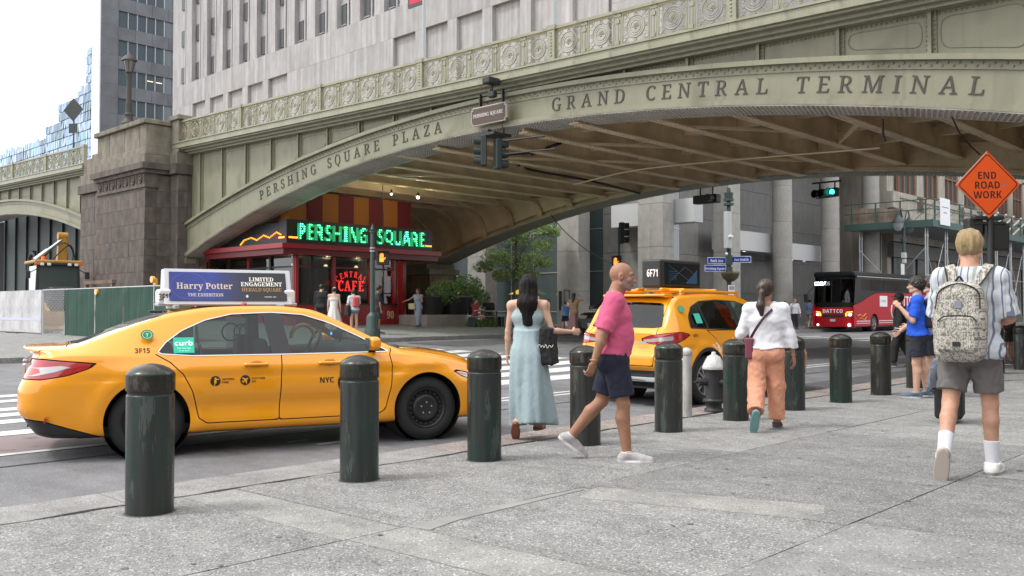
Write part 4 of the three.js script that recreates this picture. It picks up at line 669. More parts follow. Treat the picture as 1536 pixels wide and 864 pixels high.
// wheel: axis along z, outer face towards +z
function wheelParts(parent, name, R, w, x, y, z, side, fancy, steer = 0) {
  const g = new THREE.Group(); g.name = name; g.position.set(x, y, z); g.rotation.y = (side > 0 ? 0 : Math.PI) + steer; parent.add(g);
  const r = R * .655, prof = [[r, -w / 2 + .02], [r + .02, -w / 2], [R - .05, -w / 2 + .004], [R - .012, -w / 2 + .03], [R, -w / 2 + .055], [R, w / 2 - .055], [R - .012, w / 2 - .03], [R - .05, w / 2 - .004], [r + .02, w / 2], [r, w / 2 - .02]];
  const tread = []; for (let k = -2; k <= 2; k++) tread.push(new THREE.TorusGeometry(R - .002, .006, 4, 48).translate(0, 0, k * .03));
  mesh('tyre', [lathe(prof.map(([a, b]) => [a, b]), 56).rotateX(Math.PI / 2), ...tread], rubber, g);
  if (!fancy) {
    mesh('rim', [lathe([[r, -w / 2 + .03], [r, w / 2 - .02], [r - .018, w / 2 - .016], [r - .03, w / 2 - .05], [r - .055, w / 2 - .075], [r * .72, w / 2 - .06], [r * .62, w / 2 - .03], [r * .5, w / 2 - .022], [r * .3, w / 2 - .045], [r * .2, w / 2 - .04], [0, w / 2 - .04]], 48).rotateX(Math.PI / 2)], steelRim, g);
    mesh('rim_holes', Array.from({ length: 20 }, (_, k) => { const a = k / 20 * 6.283; return new THREE.SphereGeometry(.016, 8, 6).scale(1, 1, .4).translate(Math.cos(a) * r * .79, Math.sin(a) * r * .79, w / 2 - .052); }), blackSteel, g).userData.kind = 'stuff';
    mesh('wheel_nuts', Array.from({ length: 5 }, (_, k) => { const a = k / 5 * 6.283 + .3; return new THREE.CylinderGeometry(.011, .011, .025, 6).rotateX(Math.PI / 2).translate(Math.cos(a) * r * .28, Math.sin(a) * r * .28, w / 2 - .036); }), chrome, g).userData.kind = 'stuff';
  } else {
    mesh('rim', [lathe([[r, -w / 2 + .03], [r, w / 2 - .015], [r - .02, w / 2 - .012], [r - .04, w / 2 - .05], [r - .05, -w / 2 + .04]], 48).rotateX(Math.PI / 2), ...Array.from({ length: 10 }, (_, k) => bar([0, 0, w / 2 - .03], [Math.cos(k * .628 + (k % 2) * .18) * (r - .02), Math.sin(k * .628 + (k % 2) * .18) * (r - .02), w / 2 - .03], .035, .03)), cyl(.07, .07, .03, 0, 0, 0, 20).rotateX(Math.PI / 2).translate(0, 0, w / 2 - .05)], alloy, g);
    mesh('brake_disc', cyl(r * .8, r * .8, .02, 0, 0, 0, 30).rotateX(Math.PI / 2).translate(0, 0, 0), blackSteel, g);
  }
  return g;
}
const decalM = (t) => std([1, 1, 1], .5, { map: t, transparent: true, alphaTest: .4 });
// ---------------------------------------------------------------- yellow sedan taxi
const SED = (() => {
  const L = 4.88;
  const S = { L, stations: ends(L, 120, .55), rA: 1.10, fA: 3.924, R: .337,
    w: cur([[0, .60], [.02, .68], [.07, .755], [.16, .815], [.34, .862], [.7, .897], [1.1, .915], [2.5, .918], [3.9, .912], [4.3, .885], [4.55, .84], [4.72, .765], [4.82, .66], [4.88, .5]]),
    yb: cur([[0, .30], [.08, .24], [.3, .21], [.7, .205], [1.3, .2], [3.6, .2], [4.3, .2], [4.75, .23], [4.88, .32]]),
    ysh: cur([[0, .93], [.15, .965], [.5, .975], [1.1, .955], [2.4, .935], [3.3, .925], [3.6, .925], [4.0, .885], [4.4, .80], [4.7, .695], [4.88, .59]]),
    wsh: cur([[0, .55], [.02, .62], [.07, .69], [.16, .75], [.34, .80], [.7, .85], [1.1, .868], [2.5, .87], [3.5, .865], [3.9, .84], [4.3, .79], [4.55, .73], [4.72, .65], [4.82, .55], [4.88, .42]]),
    wr: cur([[0, .42], [.1, .6], [.3, .68], [.45, .68], [.6, .665], [.8, .64], [1.1, .62], [1.4, .605], [1.8, .60], [2.3, .585], [2.7, .59], [3.0, .63], [3.3, .70], [3.55, .775], [3.8, .76], [4.3, .68], [4.7, .5], [4.88, .3]]),
    yre: cur([[0, .985], [.1, 1.02], [.35, 1.035], [.45, 1.045], [.6, 1.09], [.8, 1.165], [1.1, 1.27], [1.4, 1.35], [1.8, 1.40], [2.3, 1.41], [2.7, 1.375], [3.0, 1.27], [3.3, 1.125], [3.55, 1.005], [3.7, .965], [4.0, .925], [4.4, .845], [4.7, .74], [4.88, .61]]),
    yr: cur([[0, 1.03], [.06, 1.065], [.14, 1.07], [.38, 1.078], [.5, 1.105], [.8, 1.225], [1.1, 1.33], [1.4, 1.405], [1.8, 1.443], [2.3, 1.448], [2.65, 1.43], [2.9, 1.355], [3.2, 1.215], [3.5, 1.075], [3.62, 1.03], [3.8, 1.0], [4.2, .955], [4.55, .885], [4.78, .775], [4.88, .63]]),
    bend: (x, y, z) => { const r = sstep(.5, 0, x), f = sstep(4.45, 4.88, x); let dx = r * (.12 * sstep(.62, .98, y) * (1 - sstep(.98, 1.05, y)) + .10 * sstep(.5, .3, y)) + f * (-.14 * sstep(.55, .85, y) - .05 * sstep(.4, .2, y)); const mid = sstep(.9, 1.6, x) * sstep(3.7, 3.2, x); const dz = -.034 * mid * Math.exp(-(((y - .45) / .10) ** 2)) + (.013 * sstep(.775, .80, y) * sstep(.93, .83, y) - .006 * Math.exp(-(((y - .765) / .02) ** 2))) * sstep(.3, 1.0, x) * sstep(4.4, 3.8, x) + .022 * Math.exp(-(((Math.hypot(x - 1.1, y - .34) - .46) / .09) ** 2)) * (y < .95 ? 1 : 0) + .022 * Math.exp(-(((Math.hypot(x - 3.924, y - .34) - .46) / .09) ** 2)) * (y < .95 ? 1 : 0); return [dx, Math.abs(z) > .5 ? dz : 0]; } };
  return S;
})();
function buildSedan(t) {
  const S = SED; let R = carLoft(S); const part = (n, s, m, p = t, uvf) => mesh(n, geo(s, uvf), m, p);
  const G = .005, seam = (f) => { const [a, rest] = cut(R, (x, y, z) => f(x, y, z) + G); R = cut(rest, (x, y, z) => -(f(x, y, z) - G))[0]; return a; };
  // underside off, wheel arches
  R = cut(R, (x, y, z) => y < .25 && Math.abs(z) < .7 && x > .3 && x < 4.7 ? -1 : 1)[1];
  const archR = .385; for (const ax of [S.rA, S.fA]) R = cut(R, (x, y, z) => Math.abs(z) < .45 ? 1 : Math.hypot(x - ax, y - .345) - archR)[1];
  part('inner_liner', push(cut(R, (x, y, z) => Math.max(y - .93))[0], -.025), blackTrim);
  const up = (f) => (x, y, z) => f(x, Math.abs(z), y);
  // glass
  const fw = sdPoly([[3.60, 0], [3.56, .45], [3.44, .69], [3.0, .585], [2.78, .53], [2.72, 0], [2.72, -.1], [3.6, -.1]]), fb = sdPoly([[.44, -.1], [.45, .3], [.52, .63], [.95, .595], [1.24, .56], [1.31, .3], [1.32, -.1]]);
  const ws = seam((x, y, z) => y < 1.0 ? 1 : fw(x, Math.abs(z))), bl = seam((x, y, z) => y < 1.0 ? 1 : fb(x, Math.abs(z)));
  const WIN = [[1.22, .985], [1.20, 1.0], [1.27, 1.085], [1.42, 1.195], [1.64, 1.295], [1.9, 1.355], [2.3, 1.372], [2.62, 1.348], [2.9, 1.26], [3.2, 1.115], [3.48, .962], [2.4, .958], [1.5, .962]], sw = sdPoly(WIN);
  const sideOnly = (f) => (x, y, z) => Math.abs(z) < .5 ? 1 : f(x, y);
  const [trim, rest0] = cut(R, sideOnly((x, y) => sw(x, y) - .009)); R = rest0; const [side, ring] = cut(trim, (x, y) => sw(x, y));
  part('window_trim', push(ring, .004), chrome);
  const bp = sdPoly([[2.27, .9], [2.47, .9], [2.37, 1.5], [2.19, 1.5]]), qp = sdPoly([[1.575, .9], [1.61, .9], [1.535, 1.5], [1.50, 1.5]]), ap = sdPoly([[3.28, .9], [3.31, .9], [3.27, 1.3], [3.24, 1.3]]);
  let gl = side, pil; [pil, gl] = cut(gl, (x, y) => Math.min(bp(x, y), qp(x, y))); for (const s of [1, -1]) for (const k of [1, -1]) part('pillar', push(cut(pil, (x, y, z) => Math.max(-z * s, (1.8 - x) * k))[0], .003), blackTrim);
  for (const s of [1, -1]) { const g = cut(gl, (x, y, z) => -z * s)[0]; const [q, r1] = cut(g, (x) => x - 1.55), [rd, fd] = cut(r1, (x) => x - 2.33); part('window_pane', push(q, -.006), glassCar); part('window_pane', push(rd, -.006), glassCar); part('window_pane', push(fd, -.006), glassCar); }
  part('windshield', push(ws, -.004), glassCar); part('rear_window', push(bl, -.004), phy([.42, .45, .47], .03, { metalness: .55, clearcoat: 1 }));
  // lamps
  const tl = sdPoly([[-.2, .945], [.2, .95], [.66, .905], [.60, .862], [.42, .80], [.2, .765], [-.2, .775]]), tail = seam((x, y, z) => x > .8 || Math.abs(z) < .28 ? 1 : tl(x, y));
  const inr = sdPoly([[-.2, .868], [.12, .87], [.36, .888], [.45, .872], [.32, .835], [.14, .795], [-.2, .80]]), inr2 = sdPoly([[-.2, .866], [.14, .868], [.26, .85], [.1, .80], [-.2, .80]]);
  for (const s of [1, -1]) { const T1 = cut(tail, (x, y, z) => -z * s)[0], [ci, ro] = cut(T1, (x, y) => inr(x, y)), [rr2, cc] = cut(ci, (x, y) => inr2(x, y)); const o = part('tail_light', push(ro, -.002), redLens); part('clear_lens', push(cc, .001), clearLens, o); part('brake_lens', push(rr2, .002), phy([.75, .03, .02], .1, { clearcoat: 1 }), o); }
  const hlp = sdPoly([[4.18, .76], [4.3, .735], [4.6, .665], [5, .64], [5, .56], [4.6, .60], [4.34, .67]]), hl = seam((x, y, z) => x < 4 || Math.abs(z) < .3 ? 1 : hlp(x, y)); for (const s of [1, -1]) { const o = part('headlight', push(cut(hl, (x, y, z) => -z * s)[0], -.002), clearLens); part('turn_lens', push(cut(cut(hl, (x, y, z) => -z * s)[0], (x, y) => sdPoly([[4.24, .73], [4.55, .655], [4.5, .63], [4.34, .685]])(x, y))[0], .003), amberLens, o); }
  const grille = cut(R, (x, y, z) => x < 4.6 ? 1 : Math.max(y - .55, .26 - y, Math.abs(z) - .6)); R = grille[1]; part('grille', grille[0], blackTrim);
  const val = seam((x, y, z) => x > .85 ? 1 : sdPoly([[-.3, .41], [.10, .40], [.22, .385], [.5, .29], [.74, .21], [.7, .1], [-.3, .1]])(x, y)); part('rear_valance', val, blackTrim);
  // doors
  const rdP = [[1.16, .985], [1.3, .9], [1.42, .78], [1.5, .62], [1.53, .5], [1.56, .36], [1.64, .305], [2.33, .305], [2.345, .6], [2.36, .985], [2.24, 1.45], [1.9, 1.50], [1.5, 1.39], [1.3, 1.25], [1.1, 1.1], [1.08, 1.03]], fdP = [[2.36, .985], [2.345, .6], [2.33, .305], [3.36, .305], [3.44, .36], [3.5, .6], [3.52, .8], [3.50, .93], [3.53, .985], [3.2, 1.19], [2.9, 1.33], [2.6, 1.43], [2.24, 1.45]];
  const fr = sdPoly(rdP), ff = sdPoly(fdP), top = (f) => (x, y, z) => Math.abs(z) < .55 || y > 1.0 ? 1 : f(x, y);
  for (const s of [1, -1]) for (const [f, hx] of [[fr, 2.18], [ff, 2.92]]) {
    const d = part('door', seam((x, y, z) => z * s < 0 ? 1 : top(f)(x, y, z)), yellowP); const zz = (S.w(hx) - .012) * s, hy = .862;
    mesh('handle', [new THREE.CapsuleGeometry(.015, .2, 4, 10).rotateZ(Math.PI / 2).translate(hx - .08, hy, zz + s * .03), new THREE.SphereGeometry(.02, 8, 6).translate(hx - .18, hy, zz + s * .012), new THREE.SphereGeometry(.02, 8, 6).translate(hx + .02, hy, zz + s * .012)], yellowP, d);
    mesh('handle_cup', new THREE.SphereGeometry(1, 16, 10).scale(.075, .04, .012).translate(hx - .08, hy, zz - s * .002), std([.5, .2, .01], .35), d);
  }
  const hoodP = sdPoly([[3.62, -.1], [3.6, .5], [3.55, .74], [4.0, .72], [4.4, .64], [4.66, .5], [4.74, .2], [4.75, -.1]]); part('hood', seam((x, y, z) => y < .62 || x < 3.5 ? 1 : hoodP(x, Math.abs(z))), yellowP);
  const trP = sdPoly([[-.3, -.1], [-.3, .6], [.1, .64], [.4, .62], [.42, .3], [.425, -.1]]); const trunk = seam((x, y, z) => y < .62 || x > .7 ? 1 : trP(x, Math.abs(z))); const tk = part('trunk_lid', trunk, yellowP);
  part('body_shell', R, yellowP);
  // plate, bumper marks
  mesh('licence_plate', bx(.02, .045, .72, .87, -.16, .16), std([.55, .6, .68], .4), t); mesh('garnish', rbox(.05, .035, .9, .012, .06, .92, 0), chrome, t);
  mesh('reflector', rbox(.012, .05, .16, .005, .235, .40, .80).rotateY(-.0), redLens, t);
  // interior
  mesh('floor', bx(.9, 3.7, .24, .3, -.75, .75), blackTrim, t); mesh('dashboard', [rbox(.5, .22, 1.5, .08, 3.3, .93, 0), rbox(.35, .1, 1.4, .04, 3.5, .98, 0)], dashM, t);
  for (const z of [-.38, .38]) { const s = mesh('front_seat', [rbox(.55, .2, .5, .07, 2.5, .48, z), rbox(.16, .62, .5, .07, 2.2, .80, z).rotateZ(0), rbox(.1, .2, .26, .05, 2.13, 1.2, z)], seatM, t); }
  mesh('rear_seat', [rbox(.55, .2, 1.3, .07, 1.55, .48, 0), rbox(.16, .62, 1.35, .07, 1.27, .78, 0), rbox(.1, .16, .26, .05, 1.22, 1.1, .35), rbox(.1, .16, .26, .05, 1.22, 1.1, -.35)], seatM, t);
  mesh('partition', [bx(2.04, 2.06, .5, 1.32, -.62, .62)], phy([.5, .55, .55], .05, { transmission: .9, thickness: 0 }), t); mesh('screen', rbox(.05, .25, .34, .02, 2.02, 1.02, .3), blackTrim, t);
  mesh('steering_wheel', new THREE.TorusGeometry(.18, .017, 8, 32).rotateY(Math.PI / 2).rotateZ(-.4).translate(2.98, 1.0, -.38), blackTrim, t);
  mesh('seat_cover', new THREE.TorusGeometry(.15, .022, 8, 24, Math.PI).rotateY(.3).translate(2.84, 1.08, -.3), yellowP, t);
  mesh('meter', [rbox(.12, .1, .14, .03, 3.16, 1.13, -.02), rbox(.02, .16, .03, .006, 3.2, 1.05, -.02)], blackTrim, t); mesh('meter_light', bx(3.09, 3.1, 1.12, 1.15, -.02, .02), std([.1, .4, .9], .4, { emissive: lin(.1, .5, 1), emissiveIntensity: 1.5 }), t);
  mesh('cable_loop', [new THREE.TorusGeometry(.09, .008, 6, 24).translate(1.95, 1.17, .3), new THREE.TorusGeometry(.07, .008, 6, 24).translate(2.05, 1.18, .32)], blackTrim, t);
  // wheels, arches liners, mirrors, wipers
  for (const ax of [S.rA, S.fA]) for (const s of [1, -1]) { wheelParts(t, 'wheel', S.R, .205, ax, S.R, s * .772, s, false); mesh('wheel_well', new THREE.CylinderGeometry(.40, .40, .44, 36, 1, true, Math.PI * .0, Math.PI * 2).rotateX(Math.PI / 2).translate(ax, .36, s * .64), blackTrim, t); mesh('well_back', cyl(.40, .40, .02, 0, 0, 0, 30).rotateX(Math.PI / 2).translate(ax, .36, s * .42), blackTrim, t); }
  for (const s of [1, -1]) { const m = mesh('mirror', rbox(.13, .14, .2, .055, 3.28, 1.055, s * 1.0, 4), yellowP, t); mesh('mirror_stalk', rbox(.08, .04, .12, .015, 3.32, .99, s * .89), blackTrim, m); mesh('mirror_glass', bx(3.213, 3.217, 1.0, 1.11, s * 1.0 - .08, s * 1.0 + .08), chrome, m); }
  mesh('underbody', bx(.5, 4.5, .2, .3, -.72, .72), blackTrim, t);
  return (name, x0, x1, y0, y1, tex, s = 1) => { // printed marking on the side skin
    const full = carLoft(S); let c = cut(full, (x, y, z) => z * s < .5 ? 1 : Math.max(x0 - x, x - x1, y0 - y, y - y1))[0]; c = push(c, .0035);
    return mesh(name, geo(c, (x, y) => [s > 0 ? (x - x0) / (x1 - x0) : 1 - (x - x0) / (x1 - x0), (y - y0) / (y1 - y0)]), decalM(tex), t);
  };
}
let TAXI;
const txt = (g, s, x, y, font, fill, align = 'center') => { g.font = font; g.fillStyle = fill; g.textAlign = align; g.textBaseline = 'middle'; g.fillText(s, x, y); };
{
  const A = onG(641, 661), B = onG(233, 687), dir = A.clone().sub(B).setY(0).normalize(), yaw = Math.atan2(-dir.z, dir.x), side = V(-dir.z, 0, dir.x); // side: to the right of travel
  const t = thing('yellow_taxi', 'yellow sedan taxi with slanted roof advert parked at the kerb', 'taxi');
  const p = A.clone().addScaledVector(dir, -SED.fA).addScaledVector(side, -.88); t.position.set(p.x, ROADY + .02, p.z); t.rotation.y = yaw;
  const decal = buildSedan(t);
  decal('medallion_number', .92, 1.19, .985, 1.05, canvasTex(512, 128, (g) => { g.clearRect(0, 0, 512, 128); txt(g, '3F15', 256, 68, 'bold 120px sans-serif', '#2a1a08'); }));
  decal('fare_marking', 1.66, 2.25, .65, .77, canvasTex(1024, 208, (g, w, h) => { for (const [cx, a, b, k] of [[90, 'METERED', 'FARE', 0], [580, 'FLAT FARE', 'JFK', 1]]) { g.fillStyle = '#241a0e'; g.beginPath(); g.arc(cx, 104, 84, 0, 7); g.fill(); g.fillStyle = '#f0a010'; if (k) { g.save(); g.translate(cx, 104); g.rotate(-.6); g.fillRect(-55, -9, 110, 18); g.beginPath(); g.moveTo(-5, 0); g.lineTo(-25, -60); g.lineTo(-5, -60); g.lineTo(28, 0); g.lineTo(-5, 60); g.lineTo(-25, 60); g.fill(); g.fillRect(-55, -22, 14, 44); g.restore(); } else { g.beginPath(); g.arc(cx + 2, 62, 17, 0, 7); g.fill(); g.fillRect(cx - 20, 82, 36, 62); g.fillRect(cx + 8, 70, 50, 14); g.fillRect(cx - 20, 140, 15, 44); } txt(g, a, cx + 108, 78, 'bold 46px sans-serif', '#3a2408', 'left'); txt(g, b, cx + 108, 130, 'bold 46px sans-serif', '#3a2408', 'left'); } }));
  decal('city_logo', 2.72, 3.24, .515, .79, canvasTex(1024, 540, (g) => { txt(g, 'NYC', 175, 210, 'bold 150px sans-serif', '#15110c'); g.fillStyle = '#15110c'; g.beginPath(); g.arc(660, 270, 255, 0, 7); g.fill(); txt(g, 'T', 670, 285, 'bold 420px sans-serif', '#f0a010'); }));
  // stickers inside the quarter glass and on the pillar
  const stick = (name, tex, w, h, x, y, z, ry = 0, rx = 0) => { const m = mesh(name, new THREE.PlaneGeometry(w, h), decalM(tex), t); m.position.set(x, y, z); m.rotation.set(rx, ry, 0); return m; };
  stick('window_sticker', canvasTex(256, 256, (g) => { g.fillStyle = '#12b795'; g.fillRect(0, 0, 256, 256); txt(g, 'curb', 128, 96, 'bold 108px sans-serif', '#ffffff'); txt(g, 'The Taxi App', 128, 176, '30px sans-serif', '#d8fff4'); for (let k = 0; k < 4; k++) { g.fillStyle = '#bff5e6'; g.fillRect(70 + k * 34, 214, 18, 10); } }), .19, .17, 1.43, 1.06, .80, 0, -.52);
  stick('pillar_badge', canvasTex(128, 128, (g) => { g.fillStyle = '#1d6a4a'; g.beginPath(); g.arc(64, 64, 62, 0, 7); g.fill(); g.strokeStyle = '#9fd0a8'; g.lineWidth = 6; g.beginPath(); g.arc(64, 64, 44, 0, 7); g.stroke(); txt(g, 'T', 64, 68, 'bold 56px sans-serif', '#9fd0a8'); }), .12, .12, 1.10, 1.165, .762, 0, -.62);
  // roof advert: a wedge-sided box on a tray
  const ad = mesh('roof_sign', (() => { const g = extr([[-.21, 0], [.21, 0], [.075, .34], [-.075, .34]], 1.28, .018); g.rotateY(Math.PI / 2); return g.translate(1.31, 1.475, 0); })(), std([.5, .51, .53], .35, { metalness: .4 }), t);
  const face = canvasTex(2048, 512, (g, w, h) => {
    const gr = g.createLinearGradient(0, 0, w, 0); gr.addColorStop(0, '#1b2a78'); gr.addColorStop(.35, '#22358a'); gr.addColorStop(.55, '#242a4e'); gr.addColorStop(.72, '#1c1c20'); gr.addColorStop(1, '#1a1a1c'); g.fillStyle = gr; g.fillRect(0, 0, w, h);
    for (let k = 0; k < 260; k++) { g.fillStyle = `rgba(170,190,255,${.1 + .4 * rnd()})`; const x = rnd() * rnd() * 1100; g.fillRect(x, rnd() * h, 2 + rnd() * 3, 2 + rnd() * 3); }
    g.strokeStyle = 'rgba(190,200,240,.35)'; g.lineWidth = 4; g.beginPath(); g.ellipse(330, 250, 300, 235, 0, 0, 7); g.stroke();
    txt(g, 'Harry Potter', 600, 250, 'bold 150px serif', '#c9b79a'); txt(g, 'THE EXHIBITION', 610, 410, '74px serif', '#dcd6cc');
    txt(g, 'LIMITED', 1600, 120, 'bold 100px serif', '#f2f0ea'); txt(g, 'ENGAGEMENT', 1600, 210, 'bold 100px serif', '#f2f0ea'); txt(g, 'HERALD SQUARE', 1600, 310, '86px serif', '#b98f4e');
    g.fillStyle = '#cfcfcf'; g.beginPath(); g.ellipse(1330, 430, 22, 26, 0, 0, 7); g.fill(); g.fillRect(1640, 436, 130, 10); g.fillRect(1790, 436, 60, 10);
  });
  const adTilt = Math.atan2(.135, .34);
  for (const s of [1, -1]) { const f = mesh('advert_face', new THREE.PlaneGeometry(1.2, .325), std([1, 1, 1], .3, { map: face }), ad); f.position.set(1.95, 1.65, s * .170); f.rotation.set(s > 0 ? -adTilt : adTilt, s > 0 ? 0 : Math.PI, 0); f.rotation.order = 'YXZ'; if (s < 0) f.rotation.x = -adTilt; }
  mesh('sign_tray', [rbox(1.42, .035, .44, .012, 1.95, 1.46, 0), rbox(.05, .04, .9, .01, 1.4, 1.435, 0), rbox(.05, .04, .9, .01, 2.45, 1.44, 0)], std([.35, .36, .38], .4, { metalness: .5 }), t);
  for (const x of [1.31, 2.58]) mesh('end_cap', rbox(.13, .16, .4, .03, x, 1.54, 0), std([.62, .63, .65], .4), t);
  mesh('sign_number', letter('3F15', 'sans_bold', .07, .004, .6).rotateY(0).translate(1.31, 1.5, .203), brownLet, t); mesh('marker_lamp', new THREE.SphereGeometry(.03, 10, 8).translate(2.08, 1.455, .33), redLens, t); mesh('antenna', rbox(.13, .03, .06, .012, 1.2, 1.385, .42), blackTrim, t);
  TAXI = t;
}
// ---------------------------------------------------------------- yellow crossover taxi and black car: one shell
const SUVS = (() => { const L = 4.6; return { L, stations: ends(L, 110, .6), rA: .93, fA: 3.59, R: .365,
  w: cur([[0, .62], [.02, .71], [.07, .79], [.16, .85], [.34, .893], [.7, .915], [1.1, .925], [3.4, .925], [4.0, .905], [4.3, .85], [4.48, .75], [4.6, .52]]),
  yb: cur([[0, .40], [.1, .30], [.3, .25], [.8, .23], [3.4, .23], [4.2, .24], [4.6, .34]]),
  ysh: cur([[0, 1.02], [.15, 1.06], [.5, 1.09], [1.1, 1.085], [2.4, 1.05], [3.3, 1.02], [3.6, 1.0], [4.0, .95], [4.3, .87], [4.6, .7]]),
  wsh: cur([[0, .60], [.02, .69], [.07, .76], [.16, .80], [.34, .84], [.7, .868], [1.1, .875], [3.2, .875], [3.7, .85], [4.2, .79], [4.45, .68], [4.6, .45]]),
  wr: cur([[0, .56], [.1, .70], [.25, .70], [.45, .66], [.7, .64], [1.2, .625], [2.4, .61], [2.75, .63], [3.1, .70], [3.5, .78], [3.8, .76], [4.3, .66], [4.6, .32]]),
  yre: cur([[0, 1.06], [.1, 1.12], [.25, 1.30], [.42, 1.50], [.55, 1.56], [.9, 1.60], [1.6, 1.625], [2.3, 1.60], [2.75, 1.50], [3.1, 1.31], [3.45, 1.12], [3.6, 1.06], [4.0, .99], [4.3, .91], [4.6, .72]]),
  yr: cur([[0, 1.07], [.1, 1.14], [.25, 1.33], [.42, 1.56], [.5, 1.61], [.9, 1.65], [1.6, 1.675], [2.3, 1.655], [2.7, 1.575], [3.1, 1.37], [3.45, 1.175], [3.6, 1.12], [4.0, 1.05], [4.35, .96], [4.52, .86], [4.6, .74]]),
  bend: (x, y, z) => { const r = sstep(.6, 0, x), f = sstep(4.2, 4.6, x); const az = Math.abs(z); const dx = r * (-.09 * sstep(.50, .60, y) * sstep(.82, .74, y) + .10 * sstep(.42, .28, y) + .04 * sstep(.8, .9, y)) * (1 - .3 * az) + f * (-.1 * sstep(.75, .95, y)); const ar = (a) => .03 * Math.exp(-(((Math.hypot(x - a, y - .38) - .47) / .08) ** 2)) * (y < .98 ? 1 : 0); const dz = ar(.93) + ar(3.59) + .01 * Math.exp(-(((y - .9) / .04) ** 2)) - .02 * Math.exp(-(((y - .6) / .12) ** 2)) * sstep(1.2, 1.7, x) * sstep(3.3, 2.9, x); return [dx, az > .5 ? dz : 0]; } }; })();
function buildSuv(t, paint, o = {}) {
  const S = SUVS; let R = carLoft(S); const part = (n, s, m, p = t, uvf) => mesh(n, geo(s, uvf), m, p), G = .005;
  const seam = (f) => { const [a, rest] = cut(R, (x, y, z) => f(x, y, z) + G); R = cut(rest, (x, y, z) => -(f(x, y, z) - G))[0]; return a; };
  R = cut(R, (x, y, z) => y < .29 && Math.abs(z) < .7 && x > .3 && x < 4.4 ? -1 : 1)[1];
  for (const ax of [S.rA, S.fA]) R = cut(R, (x, y, z) => Math.abs(z) < .45 ? 1 : Math.hypot(x - ax, y - .375) - .42)[1];
  part('inner_liner', push(cut(R, (x, y, z) => y - 1.0)[0], -.03), blackTrim);
  // black cladding along the arches and sills
  const clad = cut(R, (x, y, z) => Math.min(y - .33, ...[S.rA, S.fA].map((a) => Math.hypot(x - a, y - .375) - .475))); R = clad[1]; part('cladding', push(clad[0], .004), blackTrim);
  const fw = sdPoly([[3.58, -.1], [3.56, .45], [3.44, .69], [3.0, .60], [2.76, .55], [2.70, 0], [2.7, -.1]]); part('windshield', seam((x, y, z) => y < 1.06 || x < 2.4 ? 1 : fw(x, Math.abs(z))), glassCar);
  const rw = sdPoly([[-.1, 1.15], [.52, 1.145], [.64, 1.16], [.6, 1.3], [.52, 1.50], [-.1, 1.53]].map(([a, b]) => [a, b])); const back = seam((x, y, z) => x > .62 ? 1 : rw(Math.abs(z), y)); part('rear_window', push(back, -.006), o.rearGlass || glassTint);
  const WIN = [[.62, 1.15], [.66, 1.30], [.82, 1.44], [1.1, 1.525], [1.6, 1.55], [2.2, 1.53], [2.62, 1.44], [2.95, 1.27], [3.26, 1.09], [2, 1.10], [1, 1.135]], sw = sdPoly(WIN);
  const [trim, rest0] = cut(R, (x, y, z) => Math.abs(z) < .5 ? 1 : sw(x, y) - .018); R = rest0; const [side, ring] = cut(trim, (x, y) => sw(x, y)); part('window_trim', push(ring, .003), blackTrim);
  const bp = sdPoly([[1.95, .9], [2.1, .9], [2.03, 1.7], [1.88, 1.7]]), qp = sdPoly([[1.06, .9], [1.1, .9], [1.04, 1.7], [1.0, 1.7]]); const [pil, gl] = cut(side, (x, y) => Math.min(bp(x, y), qp(x, y)));
  for (const s of [1, -1]) for (const k of [1, -1]) part('pillar', push(cut(pil, (x, y, z) => Math.max(-z * s, (1.5 - x) * k))[0], .002), blackTrim);
  for (const s of [1, -1]) { const g = cut(gl, (x, y, z) => -z * s)[0], [q, r1] = cut(g, (x) => x - 1.05), [rd, fd] = cut(r1, (x) => x - 2.0); part('window_pane', push(q, -.005), glassTint); part('window_pane', push(rd, -.005), o.paneM || glassTint); part('window_pane', push(fd, -.005), glassCar); }
  // tail lamps: across the back corner and along the side
  const tb = sdPoly([[.36, .985], [.5, 1.03], [.95, 1.10], [1.2, 1.1], [1.2, .95], [.8, .90], [.55, .915], [.40, .945]]), ts = sdPoly([[-.2, 1.11], [.3, 1.10], [.56, 1.045], [.42, .985], [.25, .93], [-.2, .93]]);
  const tail = seam((x, y, z) => x > .75 || Math.abs(z) < .3 ? 1 : Math.max(tb(Math.abs(z), y), x < .2 ? -1 : ts(x, y)));
  for (const s of [1, -1]) { const T1 = cut(tail, (x, y, z) => -z * s)[0], [c1, r1] = cut(T1, (x, y, z) => Math.max(.955 - y + .1 * (Math.abs(z) - .7), y - 1.0 - .14 * (Math.abs(z) - .6), x - .2)), l = part('tail_light', r1, redLens); part('clear_lens', push(c1, -.002), clearLens, l); }
  const hp = sdPoly([[3.95, .93], [4.3, .88], [4.8, .8], [4.8, .7], [4.3, .76], [4.1, .84]]), hl = seam((x, y, z) => x < 3.8 || Math.abs(z) < .3 ? 1 : hp(x, y)); for (const s of [1, -1]) part('headlight', cut(hl, (x, y, z) => -z * s)[0], clearLens);
  const gr = cut(R, (x, y, z) => x < 4.3 ? 1 : Math.max(y - .74, .3 - y, Math.abs(z) - .62)); R = gr[1]; part('grille', gr[0], blackTrim);
  const lower = cut(R, (x, y, z) => x > .8 ? 1 : y - .53 - .1 * sstep(.5, .85, Math.abs(z)) * 0); R = lower[1]; part('rear_bumper', lower[0], blackTrim);
  const rdP = sdPoly([[1.0, 1.10], [1.2, .98], [1.33, .8], [1.40, .6], [1.42, .42], [2.0, .40], [2.02, 1.09]]), fdP = sdPoly([[2.03, 1.09], [2.01, .40], [3.1, .40], [3.16, .7], [3.2, 1.08]]);
